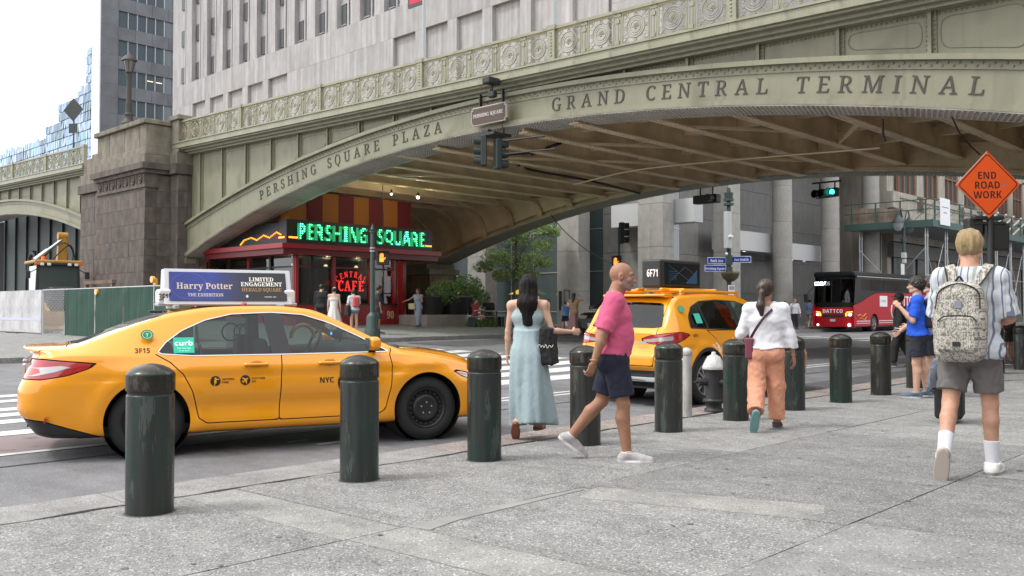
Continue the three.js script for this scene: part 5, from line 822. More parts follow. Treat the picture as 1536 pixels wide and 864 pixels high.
  for (const s of [1, -1]) for (const [f, hx] of [[rdP, 1.78], [fdP, 2.55]]) { const d = part('door', seam((x, y, z) => z * s < .5 ? 1 : f(x, y)), paint); mesh('handle', new THREE.CapsuleGeometry(.017, .19, 4, 10).rotateZ(Math.PI / 2).translate(hx - .05, .955, s * .945), paint, d); mesh('handle_cup', new THREE.SphereGeometry(1, 14, 8).scale(.09, .05, .012).translate(hx - .05, .95, s * .918), paint === yellowP ? std([.5, .2, .01], .35) : blackTrim, d); }
  const tg = sdPoly([[-.1, .60], [.64, .60], [.66, .9], [.60, 1.14], [.60, 1.6], [-.1, 1.6]]); part('tailgate', seam((x, y, z) => x > .55 ? 1 : tg(Math.abs(z), y)), paint);
  const hd = sdPoly([[3.6, -.1], [3.6, .6], [3.66, .74], [4.1, .7], [4.4, .55], [4.45, -.1]]); part('hood', seam((x, y, z) => y < .8 || x < 3.5 ? 1 : hd(x, Math.abs(z))), paint);
  part('body_shell', R, paint);
  mesh('spoiler', rbox(.22, .04, 1.15, .018, .44, 1.625, 0), paint, t); mesh('licence_plate', bx(-.02, .0, .70, .85, -.16, .16), std([.6, .6, .55], .4), t); mesh('bumper_strip', rbox(.06, .07, 1.35, .02, .02, .40, 0), std([.35, .36, .37], .4), t); mesh('badge', bx(-.035, -.02, .93, .95, .28, .5), chrome, t);
  mesh('floor', bx(.6, 3.6, .3, .36, -.75, .75), blackTrim, t); for (const z of [-.38, .38]) for (const x of [1.35, 2.3]) mesh('seat', [rbox(.5, .2, .5, .07, x + .25, .6, z), rbox(.16, .62, .5, .07, x, .95, z), rbox(.09, .18, .26, .04, x - .04, 1.34, z)], seatM, t); mesh('dashboard', rbox(.45, .25, 1.5, .08, 3.25, 1.03, 0), dashM, t);
  for (const ax of [S.rA, S.fA]) for (const s of [1, -1]) { wheelParts(t, 'wheel', S.R, .225, ax, S.R, s * .79, s, true); mesh('wheel_well', [new THREE.CylinderGeometry(.43, .43, .44, 32, 1, true).rotateX(Math.PI / 2).translate(ax, .39, s * .65), cyl(.43, .43, .02, 0, 0, 0, 30).rotateX(Math.PI / 2).translate(ax, .39, s * .43)], blackTrim, t); }
  for (const s of [1, -1]) mesh('mirror', rbox(.14, .16, .2, .06, 3.05, 1.16, s * 1.02, 4), paint, t);
  for (const s of [1, -1]) mesh('roof_rail', [rbox(1.7, .045, .05, .02, 1.6, 1.685, s * .56), rbox(.08, .07, .05, .02, .8, 1.66, s * .56), rbox(.08, .07, .05, .02, 2.4, 1.655, s * .56)], o.rail || paint, t);
  mesh('underbody', bx(.3, 4.3, .24, .32, -.72, .72), blackTrim, t);
}
{
  const W = onG(1056, 607), t = thing('yellow_taxi', 'yellow crossover taxi with black digital roof screen behind the hydrant', 'taxi', [W.x - SUVS.rA, ROADY + .01, W.z - .86], 0);
  buildSuv(t, yellowP);
  const b = mesh('roof_screen', rbox(1.15, .44, .36, .04, 1.35, 1.97, .02, 3), blackTrim, t), dig = canvasTex(512, 256, (g, w, h) => { g.fillStyle = '#10161c'; g.fillRect(0, 0, w, h); g.strokeStyle = '#46535e'; g.lineWidth = 5; for (const q of [[60, 30, 420, 240], [60, 235, 300, 40], [300, 40, 480, 150]]) { g.beginPath(); g.moveTo(q[0], q[1]); g.lineTo(q[2], q[3]); g.stroke(); } g.fillStyle = '#2b4a66'; g.beginPath(); g.moveTo(300, 240); g.lineTo(480, 70); g.lineTo(480, 240); g.fill(); for (let k = 0; k < 5; k++) { g.fillStyle = 'rgba(40,110,150,.6)'; g.fillRect(60, 100 + k * 22, 120, 6); } });
  for (const s of [1, -1]) { const f = mesh('screen_face', new THREE.PlaneGeometry(.98, .34), std([.9, .9, .9], .12, { map: dig, emissive: lin(.35, .4, .45), emissiveMap: dig, emissiveIntensity: .5 }), b); f.position.set(1.37, 1.97, .02 + s * .182); f.rotation.y = s > 0 ? 0 : Math.PI; }
  mesh('screen_number', letter('6F71', 'sans_bold', .115, .004, .62).rotateY(-Math.PI / 2).translate(.772, 1.92, .05), std([.8, .8, .78], .5), t);
  mesh('screen_mount', [rbox(1.3, .05, .06, .02, 1.35, 1.72, -.2), rbox(1.3, .05, .06, .02, 1.35, 1.72, .25), rbox(.06, .05, 1.1, .02, .9, 1.71, 0), rbox(.06, .05, 1.1, .02, 1.8, 1.71, 0)], yellowP, t);
  mesh('roof_puck', cyl(.07, .05, .03, .62, 1.65, .1, 16), blackTrim, t);
  const full = carLoft(SUVS), dc = (n, x0, x1, y0, y1, tex) => mesh(n, geo(push(cut(full, (x, y, z) => z < .5 ? 1 : Math.max(x0 - x, x - x1, y0 - y, y - y1))[0], .004), (x, y) => [(x - x0) / (x1 - x0), (y - y0) / (y1 - y0)]), decalM(tex), t);
  dc('medallion_number', .56, .80, 1.0, 1.06, canvasTex(256, 64, (g) => txt(g, '6F71', 128, 34, 'bold 62px sans-serif', '#2a1a08')));
  dc('door_logo', 2.05, 2.25, .74, .92, canvasTex(128, 128, (g) => { g.fillStyle = '#15110c'; g.beginPath(); g.arc(64, 64, 60, 0, 7); g.fill(); txt(g, 'T', 66, 68, 'bold 92px sans-serif', '#f0a010'); }));
  const st = mesh('window_sticker', new THREE.PlaneGeometry(.17, .16), std([.05, .5, .38], .5), t); st.position.set(.87, 1.28, .80); st.rotation.x = -.42;
  const bd = mesh('pillar_badge', new THREE.CircleGeometry(.06, 20), std([.05, .25, .12], .5), t); bd.position.set(.52, 1.42, .735); bd.rotation.set(-.5, -.3, 0);
  // black car turning beyond, and a far taxi
  const k = thing('black_car', 'black sport utility car waiting beyond the crosswalk', 'car', [27.2, GY(29, -22.6), -21.7], 0);
  buildSuv(k, phy([.008, .008, .009], .25, { clearcoat: 1, clearcoatRoughness: .03 }), { rail: blackTrim }); k.rotation.y = Math.PI + .12; k.position.set(32.4, GY(30, -22.6), -22.9);
  mesh('front_plate', bx(4.6, 4.62, .42, .56, -.2, .2), std([.5, .5, .52], .5), k);
  copy(TAXI, [84, GY(84, -16), -17.5], .0, 'yellow sedan taxi far down the street past the scaffold');
}
{ // ---------------------------------------------------------------- red coach
  const b = thing('coach_bus', 'red and black tour coach with white lettering and lit headlights', 'bus'), X = 51.4, XE = 65.2, Z0 = -24.5, Z1 = -22.0, gy = GY(X, -22.2), W = Z1 - Z0;
  b.position.set(X, gy, (Z0 + Z1) / 2); // local: front face at x = 0 towards -x, side towards +z
  const red = phy([.40, .006, .014], .4, { specularIntensity: .5 }), bk = phy([.008, .009, .010], .3, { specularIntensity: .35 }), gls = phy([.10, .12, .12], 0, { transmission: 1, thickness: 0 }), L = XE - X, h = W / 2;
  // side outline: red lower body with the sweeping edge behind the windscreen
  const side = shape([[.05, .35], [L, .35], [L, 2.33], [4.2, 2.35], [3.0, 2.28], [1.9, 2.0], [.9, 1.72], [.0, 1.55]], [Array.from({ length: 24 }, (_, i) => [2.95 + Math.cos(-i / 24 * 6.283) * .6, .48 + Math.sin(-i / 24 * 6.283) * .6].map((v, k) => k ? Math.max(.36, v) : v))]);
  for (const s of [1, -1]) { const g = new THREE.ExtrudeGeometry(side, { depth: .06, bevelEnabled: false, curveSegments: 8 }); g.translate(0, 0, s > 0 ? h - .06 : -h); mesh('side_panel', g, red, b); mesh('side_glass', extr([[.1, 1.57], [.9, 1.74], [1.9, 2.02], [3.0, 2.3], [4.2, 2.37], [L, 2.35], [L, 3.2], [.35, 3.25]], .03, 0).translate(0, 0, s > 0 ? h - .05 : -h + .02), bk, b); }
  for (const [x0, x1] of [[1.2, 2.4], [2.5, 4.3], [4.4, 6.4], [6.5, 8.5]]) mesh('side_window', bx(x0, x1, 2.45, 3.1, h - .018, h - .008), phy([.012, .015, .016], .06, { specularIntensity: .7 }), b);
  mesh('roof', rbox(L + .1, .34, W, .14, L / 2 + .15, 3.38, 0, 4), bk, b); mesh('roof_trim', bx(.5, L, 3.24, 3.28, h - .005, h + .012), alu, b);
  mesh('rear_wall', bx(L - .05, L, .35, 3.3, -h + .07, h - .07), red, b); mesh('floor', bx(.2, L, .3, .42, -h + .08, h - .08), blackTrim, b);
  // front: curved in plan
  const fx = (z) => .28 * (z / h) ** 4 + .02, fs = (ya, yb, xa, m, n, za = -h, zb = h, lean = .12) => mesh(n, sheet((u, v) => { const z = lerp(za, zb, u), y = lerp(ya, yb, v); return V(fx(z) + xa + lean * Math.max(0, y - 1.1) / 2, y, z); }, 20, 6), m, b);
  fs(.32, .82, -.03, red, 'bumper'); fs(.82, 1.45, 0, red, 'front_panel'); fs(.86, 1.04, -.012, blackTrim, 'grille', -.66, .66, 0); fs(1.45, 1.74, .0, bk, 'front_mask');
  for (const [a, c] of [[-h + .06, -.12], [-.08, h - .06]]) fs(1.74, 3.1, .02, gls, 'windshield', a, c); fs(1.74, 3.1, -.005, blackTrim, 'wiper_post', -.12, -.08); fs(3.1, 3.35, .02, bk, 'header');
  mesh('driver', [rbox(.35, .55, .5, .15, 1.1, 2.1, .55), new THREE.SphereGeometry(.13, 12, 10).translate(1.05, 2.5, .55)], std([.7, .72, .73], .8), b); mesh('dash', rbox(.5, .3, 2.2, .1, .75, 1.7, 0), dashM, b);
  mesh('cab_back', bx(2.6, 2.65, .5, 3.2, -h + .1, h - .1), std([.03, .03, .03], .9), b);
  for (const s of [1, -1]) {
    const hl = mesh('headlight', [sheet((u, v) => { const z = s * lerp(.72, 1.2, u), y = lerp(.94, 1.08, v) + .12 * u * v; return V(fx(z) - .012, y, z); }, 6, 3)], clearLens, b);
    mesh('lamp', new THREE.SphereGeometry(.075, 14, 10).translate(fx(.98) - .01, 1.03, s * .98), std([1, 1, .9], .3, { emissive: lin(1, .96, .85), emissiveIntensity: 5 }), hl); mesh('turn_signal', [bar([fx(.75) - .03, .94, s * .78], [fx(.75) - .03, 1.12, s * .78], .05, .05), bar([fx(.95) - .03, 1.16, s * .78], [fx(1.15) - .03, 1.2, s * 1.1], .05, .04)], std([.9, .4, .02], .3, { emissive: lin(1, .42, .02), emissiveIntensity: 2 }), hl);
    mesh('fog_lamp', new THREE.SphereGeometry(s > 0 ? .075 : .06, 12, 8).translate(fx(.95) - .05, .42, s * .95), std([1, .95, .8], .3, { emissive: lin(1, .9, .65), emissiveIntensity: s > 0 ? 7 : 4 }), b);
    const wl = (x) => { wheelParts(b, 'wheel', .5, .3, x, .5 - .02, s * (h - .18), s, true); }; wl(2.95); if (s > 0) wl(9.6);
    mesh('wheel_well', [new THREE.CylinderGeometry(.62, .62, .5, 28, 1, true).rotateX(Math.PI / 2).translate(2.95, .5, s * (h - .3)), bx(2.3, 3.6, .35, 1.1, s * (h - .62) - .02, s * (h - .62) + .02)], blackTrim, b);
  }
  mesh('mirror', [rbox(.14, .5, .26, .06, -.25, 2.0, -h - .28), rod([.1, 2.75, -h + .1], [-.22, 2.25, -h - .25], .025)], blackTrim, b);
  for (const z of [-1.0, -.2, 0, .2, 1.0]) mesh('marker_lamp', rbox(.05, .05, .14, .015, fx(z) + .16, 3.40, z), std([.8, .3, .02], .4, { emissive: lin(1, .35, .02), emissiveIntensity: .7 }), b);
  mesh('licence_plate', bx(-.045, -.03, .62, .76, -.16, .16), std([.45, .5, .6], .5), b);
  const ft = mesh('front_lettering', [...'DATTCO'].map((c, i) => letter(c, 'sans_bold', .21, .01, 1.0).rotateY(-Math.PI / 2).translate(-.005, 1.13, -.52 + i * .205)), std([.85, .85, .85], .5), b);
  mesh('destination_sign', [...'COSMOS'].map((c, i) => letter(c, 'sans_bold', .22, .01, .9).rotateY(-Math.PI / 2).translate(fx(-.8) + .1, 2.75, -1.12 + i * .165)), std([1, 1, 1], .5, { emissive: lin(1, 1, 1), emissiveIntensity: 2 }), b);
  mesh('side_lettering', [...'DATTCO'].map((c, i) => letter(c, 'sans_bold', .62, .008, .85).translate(6.6 + i * .52, 1.55, h + .004)), std([.85, .85, .85], .5), b);
  const pl = mesh('side_placard', bx(3.75, 4.9, 1.5, 2.15, h + .002, h + .012), std([.82, .82, .83], .5), b); mesh('placard_print', [...'cosmos'].map((c, i) => letter(c, 'sans_regular', .2, .004, .9).translate(3.98 + i * .14, 1.76, h + .013)), std([.3, .33, .4], .5), pl);
  mesh('stripe', [bx(.4, 2.3, .62, .66, h + .002, h + .008), bx(.4, 2.3, .5, .53, h + .002, h + .008), bx(3.6, 12, .62, .66, h + .002, h + .008), bx(3.6, 12, .5, .53, h + .002, h + .008)], std([.8, .78, .78], .5), b);
  mesh('flame_graphic', [tube([[.5, .95, h + .006], [.9, 1.02, h + .006], [1.2, .92, h + .006], [1.7, 1.08, h + .006]], .03, 20, 5), tube([[.7, .82, h + .006], [1.1, .8, h + .006], [1.5, .72, h + .006], [1.75, .9, h + .006]], .025, 20, 5)], std([.8, .3, .05], .5), b);
  const swoosh = mesh('swoosh', tube([[5.6, 1.6, h + .004], [5.5, 1.2, h + .004], [5.75, .8, h + .004], [6.2, .62, h + .004]], .05, 20, 5), std([.85, .85, .85], .5), b);
  // low round planters beyond the coach
  for (const [px, i] of [[1228, 0], [1277, 1], [1330, 2]]) { const p = atZ(px, 490, -25.6); const q = thing('low_planter', ['low round stone kerb block seen beneath the coach front', 'low round stone kerb block seen beneath the coach middle', 'low round stone kerb block seen behind the coach wheel'][i], 'planter', [p.x, GY(p.x, -25.6), -25.6], 0, 'stone blocks behind the coach'); mesh('drum', lathe([[0, 0], [.75, 0], [.8, .12], [.8, .3], [.7, .36], [0, .36]], 24), granL, q); mesh('rim', new THREE.TorusGeometry(.74, .05, 8, 28).rotateX(Math.PI / 2).translate(0, .34, 0), granL, q); }
}
// ---------------------------------------------------------------- street furniture
{ // bollards
  const patina = dataTex(512, (u, v, i, j) => { const a = tfbm(u, v, 5, 51, 5), s = clamp(.5 + tn(u, v * .3, 26, 8) * .9), g = clamp(a * 2.2 - .1), k = .62 + .25 * s * .5 + (h3(i, j) - .5) * .08; const sc = tn(u * 2, v * .7, 60, 3) * .5 + tn(u, v, 12, 5) > .36 ? .35 : 0; return [clamp(k - .26 * g + sc), clamp(k + .12 * g + sc), clamp(k + .04 * g + sc)]; }, true);
  const scuff = dataTex(256, (u, v, i, j) => { const a = clamp(.42 + tfbm(u, v, 7, 77, 4) * .5 + (h3(i, j) - .5) * .12); return [a, a, a]; });
  const body = [0, 1, 2, 3, 4].map((k) => std([[.072, .082, .076], [.06, .075, .068], [.08, .084, .076], [.066, .083, .076], [.075, .078, .07]][k], .85, { map: rep(patina, 1, 1, k * .33, k * .21), roughnessMap: rep(scuff, 1, 1, k * .4, .1), metalness: .25, bumpMap: rep(T.soft, 2), bumpScale: .002 })), cap = std([.075, .066, .055], .7, { map: rep(patina, 1.6, .8), roughnessMap: rep(scuff, 1.3), metalness: .45 });
  const capG = lathe([[.157, .835], [.16, .84], [.16, .94], [.156, .952], [.145, .965], [.12, .985], [.08, 1.004], [.04, 1.014], [0, 1.018]], 48), bodyG = lathe([[.156, -.02], [.156, .80], [.153, .808], [.148, .81]], 48), neckG = lathe([[.148, .81], [.148, .828], [.157, .835]], 48), ringG = lathe([[.17, 0], [.172, .004], [.165, .012], [.156, .014]], 40);
  const desc = ['scuffed dark green bollard in front of the sedan taxi rear wheel', 'dark green bollard with grey scrapes in front of the sedan taxi door logo', 'dark green bollard at the sedan taxi front bumper', 'dark green bollard behind the man in the pink polo', 'dark green bollard between the pink polo man and the white post', 'dark green bollard beside the hydrant and the crossbody bag woman', 'dark green bollard just past the woman in orange trousers', 'dark green bollard standing alone in front of the coach headlights', 'dark green bollard beside the person dressed in black', 'dark green bollard behind the man in the blue shirt', 'dark green bollard hidden behind the patterned backpack', 'dark green bollard in bridge shade beside the striped shirt man', 'dark green bollard in bridge shade past the striped shirt man', 'dark green bollard in bridge shade beside the dark red shirt person'];
  const P = [[224.5, 770], [539, 721], [726.5, 691], [878, 668], [1003, 648.5], [1104, 631.5], [1190, 616], [1261.5, 604.5], [1321.5, 593], [1374, 582.5]].map(([a, b]) => atY(a, b, 0)); for (const x of [17.9, 19.35, 21.0, 22.85]) P.push(V(x, 0, -5.92));
  P.forEach((p, i) => { const b = thing('bollard', desc[i], 'bollard', [p.x, GY(p.x, p.z), p.z], i * 1.3, 'bollards along the kerb'); mesh('shaft', bodyG, body[(i * 3) % 5], b); mesh('cap', capG, cap, b); mesh('neck', neckG, blackSteel, b); mesh('base_ring', ringG, jointMat, b); b.rotation.z = (h3(i, 3) - .5) * .012; });
  const wp = atY(1030, 625, 0), w = thing('post', 'slim white painted pipe post behind a dark bollard', 'post', wp), wm = std([.5, .5, .48], .6, { map: rep(T.tintStrong, 1) }); mesh('pipe', cyl(.068, .068, .8, 0, 0, 0, 24), wm, w); mesh('cap', lathe([[.072, .79], [.076, .8], [.076, .835], [.06, .87], [.03, .885], [0, .89]], 24), wm, w);
  // hydrant
  const hp = atY(1071, 617, 0), h = thing('fire_hydrant', 'black fire hydrant with white ribbed bonnet beside the kerb', 'hydrant', hp, -.3), hk = std([.022, .022, .023], .45), hw = std([.66, .66, .65], .5, { map: rep(T.tint, 2) });
  mesh('barrel', lathe([[.13, .0], [.13, .03], [.105, .05], [.105, .12], [.15, .125], [.15, .165], [.115, .18], [.112, .52], [.125, .54], [.125, .57]], 32), hk, h); mesh('bonnet', lathe([[.15, .57], [.155, .59], [.15, .615], [.135, .64], [.115, .69], [.085, .735], [.05, .76], [.03, .77], [.03, .80], [0, .81]], 32), hw, h);
  for (let k = 0; k < 12; k++) { const a = k / 12 * 6.283; mesh('rib', rod([Math.cos(a) * .14, .625, Math.sin(a) * .14], [Math.cos(a) * .075, .745, Math.sin(a) * .075], .008, 6), hw, h); }
  for (const [a, r] of [[2.6, .065], [.4, .05], [4.4, .05]]) mesh('nozzle', [cyl(r, r, .09, 0, 0, 0, 18).rotateX(Math.PI / 2).translate(0, .4, .1).rotateY(a), cyl(r * 1.25, r * 1.25, .04, 0, 0, 0, 12).rotateX(Math.PI / 2).translate(0, .4, .19).rotateY(a), cyl(.018, .018, .05, 0, 0, 0, 5).rotateX(Math.PI / 2).translate(0, .4, .23).rotateY(a)], hk, h);
  mesh('bolts', Array.from({ length: 8 }, (_, k) => cyl(.014, .014, .06, Math.cos(k * .785) * .135, .115, Math.sin(k * .785) * .135, 6)), hk, h).userData.kind = 'stuff';
}
const sigGreen = std([.014, .023, .021], .5), lensOff = [phy([.10, .012, .01], .2), phy([.12, .07, .01], .2), phy([.01, .08, .06], .2)];
// a three-lamp signal head, lamps facing +z
function signalHead(parent, n = 3, lit = -1, s = 1, name = 'signal_head') {
  const g = new THREE.Group(); g.name = name; parent.add(g);
  mesh('housing', rbox(.34 * s, n * .345 * s, .22 * s, .04 * s, 0, 0, 0, 3), sigGreen, g);
  for (let k = 0; k < n; k++) { const y = ((n - 1) / 2 - k) * .345 * s; const on = lit === k, c = [[1, .1, .03], [1, .5, .03], [.05, 1, .72]][k % 3];
    mesh('lens', new THREE.SphereGeometry(.135 * s, 18, 8, 0, 6.283, 0, 1.1).rotateX(Math.PI / 2).translate(0, y, .055 * s), on ? std(c.map((v) => v * .8), .3, { emissive: lin(...c), emissiveIntensity: 3 }) : lensOff[k % 3], g);
    mesh('visor', new THREE.CylinderGeometry(.155 * s, .15 * s, .26 * s, 20, 1, true, -Math.PI * .8, Math.PI * 1.6).rotateX(Math.PI / 2).rotateZ(Math.PI).translate(0, y, .22 * s), sigGreen, g); }
  return g;
}
function handSignal(parent, s = 1) { // pedestrian signal with a lit raised hand, facing +z
  const g = new THREE.Group(); g.name = 'pedestrian_head'; parent.add(g); mesh('housing', rbox(.46 * s, .5 * s, .2 * s, .03 * s, 0, 0, 0), blackSteel, g);
  const hm = std([.9, .2, .03], .4, { emissive: lin(1, .16, .02), emissiveIntensity: 2.2 });
  mesh('hand', [rbox(.15 * s, .16 * s, .01, .03 * s, -.06 * s, -.06 * s, .105 * s), ...[-.11, -.075, -.04, -.005].map((x, k) => new THREE.CapsuleGeometry(.016 * s, .12 * s, 3, 6).translate(x * s, (.085 + [.0, .02, .025, .005][k]) * s, .105 * s)), new THREE.CapsuleGeometry(.016 * s, .09 * s, 3, 6).rotateZ(-.7).translate(.045 * s, -.02 * s, .105 * s)], hm, g);
  mesh('hood', [bx(-.25 * s, .25 * s, .25 * s, .27 * s, .0, .25 * s)], blackSteel, g); return g;
}
{ // signals hung from the bridge
  const p = atX(737, 228, 18.9), t = thing('traffic_signal', 'dark green traffic signal pair hung on the bridge face under the brown plate', 'traffic light', p);
  const a = signalHead(t, 3, -1, .86); a.rotation.y = -Math.PI / 2 - .75; a.position.set(-.12, .04, -.2); const b = signalHead(t, 3, -1, .86); b.rotation.y = 1.15; b.position.set(.05, -.08, .22);
  mesh('bracket', [rod([.5, .5, 0], [.5, 1.3, 0], .045), bx(-.2, .55, .48, .56, -.3, .3), rod([.1, .3, .3], [.6, .35, 1.6], .03), rod([.1, -.1, .3], [.7, -.05, 1.9], .025), rbox(.2, .12, .3, .03, .1, .66, -.3)], blackSteel, t);
  const cm = thing('camera_box', 'black camera box clamped to the bridge cornice above the plate', 'camera', atX(737, 128, 18.8)); mesh('body', [rbox(.5, .2, .3, .04, 0, .12, 0)], blackSteel, cm); mesh('mount', [rod([0, -.15, 0], [0, .1, 0], .05), rbox(.2, .2, .25, .05, 0, -.28, .05)], blackSteel, cm);
  const f = thing('traffic_signal', 'sideways traffic signal under the far arch showing a green light', 'traffic light', atX(1241, 290, 33.3)), fh = signalHead(f, 3, 2, 1.0); fh.rotation.order = 'YXZ'; fh.rotation.set(0, -Math.PI / 2 - .35, Math.PI / 2); mesh('bracket', [rod([0, .1, .3], [0, .45, .3], .03), rod([0, .1, -.3], [0, .45, -.3], .03), bx(-.05, .05, .4, .46, -.6, .6)], blackSteel, f);
  const d = thing('traffic_signal', 'black boxy signal back hung from the far arch by the street signs', 'traffic light', atX(1060, 299, 33.3)); mesh('housing', rbox(.4, .36, 1.15, .05), blackSteel, d); mesh('end_visor', cyl(.15, .15, .3, 0, 0, 0, 16).rotateZ(Math.PI / 2).translate(-.3, 0, .4), blackSteel, d); mesh('bracket', [rod([0, .15, -.3], [0, .5, -.3], .03), rod([0, .15, .3], [0, .5, .3], .03)], blackSteel, d);
}
{ // signals on poles
  const pole = std([.035, .06, .052], .5);
  const b1 = V(18.75, 0, -24.5); b1.y = GY(b1.x, b1.z); const t = thing('signal_pole', 'green pole with lit red hand in front of the cafe window', 'signal pole', b1); mesh('base', lathe([[.27, 0], [.27, .25], [.21, .32], [.2, .7], [.15, .78], [.085, .85]], 8), pole, t); mesh('shaft', cyl(.085, .07, 2.8, 0, .8, 0, 16), pole, t); mesh('finial', [cyl(.11, .11, .05, 0, 3.55, 0, 12), new THREE.ConeGeometry(.08, .22, 12).translate(0, 3.75, 0)], pole, t); mesh('band', [cyl(.09, .09, .03, 0, 2.9, 0, 12), cyl(.09, .09, .03, 0, 3.0, 0, 12)], std([.5, .5, .5], .5), t); const hd = handSignal(t, .9); hd.position.set(.34, 2.68, .12); hd.rotation.y = -.5; mesh('arm', [rod([0, 2.75, 0], [.25, 2.75, .08], .03)], pole, t);
  const b2 = atZ(929, 470, -24.6), u = thing('signal_pole', 'slim pole with green signal head and red hand behind the pink polo man', 'signal pole', [b2.x, GY(b2.x, b2.z), b2.z]); mesh('shaft', cyl(.07, .06, 4.6, 0, 0, 0, 14), pole, u); const sh = signalHead(u, 3, -1, .92); sh.position.set(.05, 4.35, .1); sh.rotation.y = .9; const hs = handSignal(u, .95); hs.position.set(-.32, 3.05, .1); hs.rotation.y = -.9; mesh('sign', bx(-.12, .12, 1.3, 2.0, .07, .09), std([.8, .8, .8], .5), u);
  // street name pole
  const b3 = atZ(1094, 470, -24.4), g0 = GY(b3.x, b3.z), s = thing('street_sign_pole', 'dark pole with blue street name signs and hanging flower basket', 'street sign', [b3.x, g0, b3.z]); mesh('shaft', [cyl(.13, .10, 7.4, 0, 0, 0, 16)], pole, s);
  mesh('collar', [cyl(.26, .26, .12, 0, 6.5, 0, 20), cyl(.26, .26, .12, 0, 6.72, 0, 20), cyl(.2, .24, .3, 0, 6.85, 0, 20)], pole, s); mesh('junction_box', rbox(.34, 1.9, .3, .03, -.2, 5.2, .05), std([.42, .43, .44], .5), s); mesh('camera', [rbox(.25, .16, .2, .05, -.25, 4.85, .25), new THREE.SphereGeometry(.08, 12, 8).translate(-.42, 3.95, .1)], std([.65, .65, .66], .5), s);
  const sign = (nm, str, w, y, ry, ox) => { const tex = canvasTex(512, 128, (g, W, H) => { g.fillStyle = '#e6e8ee'; g.fillRect(0, 0, W, H); g.fillStyle = '#1c2f8c'; g.fillRect(8, 8, W - 16, H - 16); txt(g, str, W / 2, H / 2 + 4, `bold ${str.length > 10 ? 62 : 78}px serif`, '#f4f6ff'); }); const m = mesh(nm, rbox(w, .34, .03, .008), std([.12, .18, .42], .5), s); m.position.set(ox * Math.cos(ry), y, -ox * Math.sin(ry)); m.rotation.y = ry; const f = mesh('lettering', new THREE.PlaneGeometry(w * .985, .325), std([1, 1, 1], .5, { map: tex }), m); f.position.z = .0185; };
  sign('name_sign', 'Park Ave', 1.02, 3.62, -.62, -.68); sign('name_sign', 'Pershing Square', 1.18, 3.22, -.62, -.76); sign('name_sign', 'East 42nd St', .98, 3.68, .28 - 1.35, .62); mesh('clamp', [cyl(.18, .18, .5, 0, 3.4, 0, 14), cyl(.18, .18, .3, 0, 3.0, 0, 14)], pole, s);
  mesh('notice', bx(-.32, .28, 1.2, 2.35, .12, .16), std([.75, .75, .75], .6), s); mesh('notice_print', [bx(-.28, .24, 2.1, 2.3, .161, .165), ...[0, 1, 2].map((k) => bx(-.1, .1, 1.5 + k * .12, 1.53 + k * .12, .161, .165))], std([.25, .26, .28], .6), s);
  const hb = thing('hanging_basket', 'round brown basket of plants under the blue street signs', 'basket', [b3.x + .02, g0 + 2.52, b3.z + .06]); mesh('bowl', lathe([[0, 0], [.2, .04], [.38, .2], [.48, .42], [.46, .44]], 20), std([.10, .08, .05], .9, { bumpMap: rep(T.grain, 4), bumpScale: .03 }), hb); mesh('foliage', leaves(400, (k) => { const a = rnd() * 6.28, r = Math.sqrt(rnd()) * .48; return V(Math.cos(a) * r, .42 + rnd() * .12, Math.sin(a) * r); }, .06), std([.16, .17, .07], .8, { side: THREE.DoubleSide }), hb);
  // twin lantern street lamp before the shed
  const b4 = atZ(1357, 470, -24.4), lp = thing('street_lamp', 'twin bell street lamp with white signs before the scaffold', 'street lamp', [b4.x, GY(b4.x, b4.z), b4.z]), lm = std([.06, .085, .085], .5); mesh('shaft', [cyl(.14, .1, 7.2, 0, 0, 0, 14), cyl(.2, .2, .2, 0, 6.0, 0, 14), cyl(.16, .16, .3, 0, 6.9, 0, 14)], lm, lp);
  for (const q of [-1, 1]) { mesh('arm', tube([[0, 6.6, 0], [.25 * q, 7.6, -.0], [.65 * q, 8.25, 0], [.95 * q, 8.1, 0], [1.02 * q, 7.75, 0]], .05, 20, 6), lm, lp); mesh('bell', lathe([[.02, .62], [.1, .6], [.14, .5], [.32, .36], [.42, .15], [.43, .08]], 20).translate(1.02 * q, 7.2, 0), lm, lp); mesh('globe', lathe([[.38, .1], [.34, -.2], [.2, -.45], [.05, -.52], [0, -.52]], 20).translate(1.02 * q, 7.2, 0), phy([.75, .78, .8], .1, { transmission: .7, thickness: 0 }), lp); }
  mesh('signs', [bx(-.9, -.3, 3.2, 4.4, .1, .13)], std([.75, .76, .78], .5), lp); mesh('sensor', [rbox(.3, .4, .3, .04, -.3, 5.0, .1), rbox(.25, .3, .25, .04, -.25, 4.6, .1)], std([.6, .6, .6], .5), lp);
  mesh('flower_basket', leaves(300, () => { const a = rnd() * 6.28, r = Math.sqrt(rnd()) * .7; return V(Math.cos(a) * r, .25 + rnd() * .3, Math.sin(a) * r); }, .1).translate(0, .9, 0), std([.22, .24, .06], .8, { side: THREE.DoubleSide }), lp);
  // road work sign on its pole
  const b5 = atD(1487, 470, 17.2), y5 = GY(b5.x, b5.z), e = thing('road_work_sign', 'orange diamond end road work sign on black pole with signal backs', 'sign', [b5.x, y5, b5.z], -.74); mesh('pole', [cyl(.07, .06, 3.9, 0, 0, 0, 14), cyl(.14, .1, .5, 0, 0, 0, 12)], blackSteel, e);
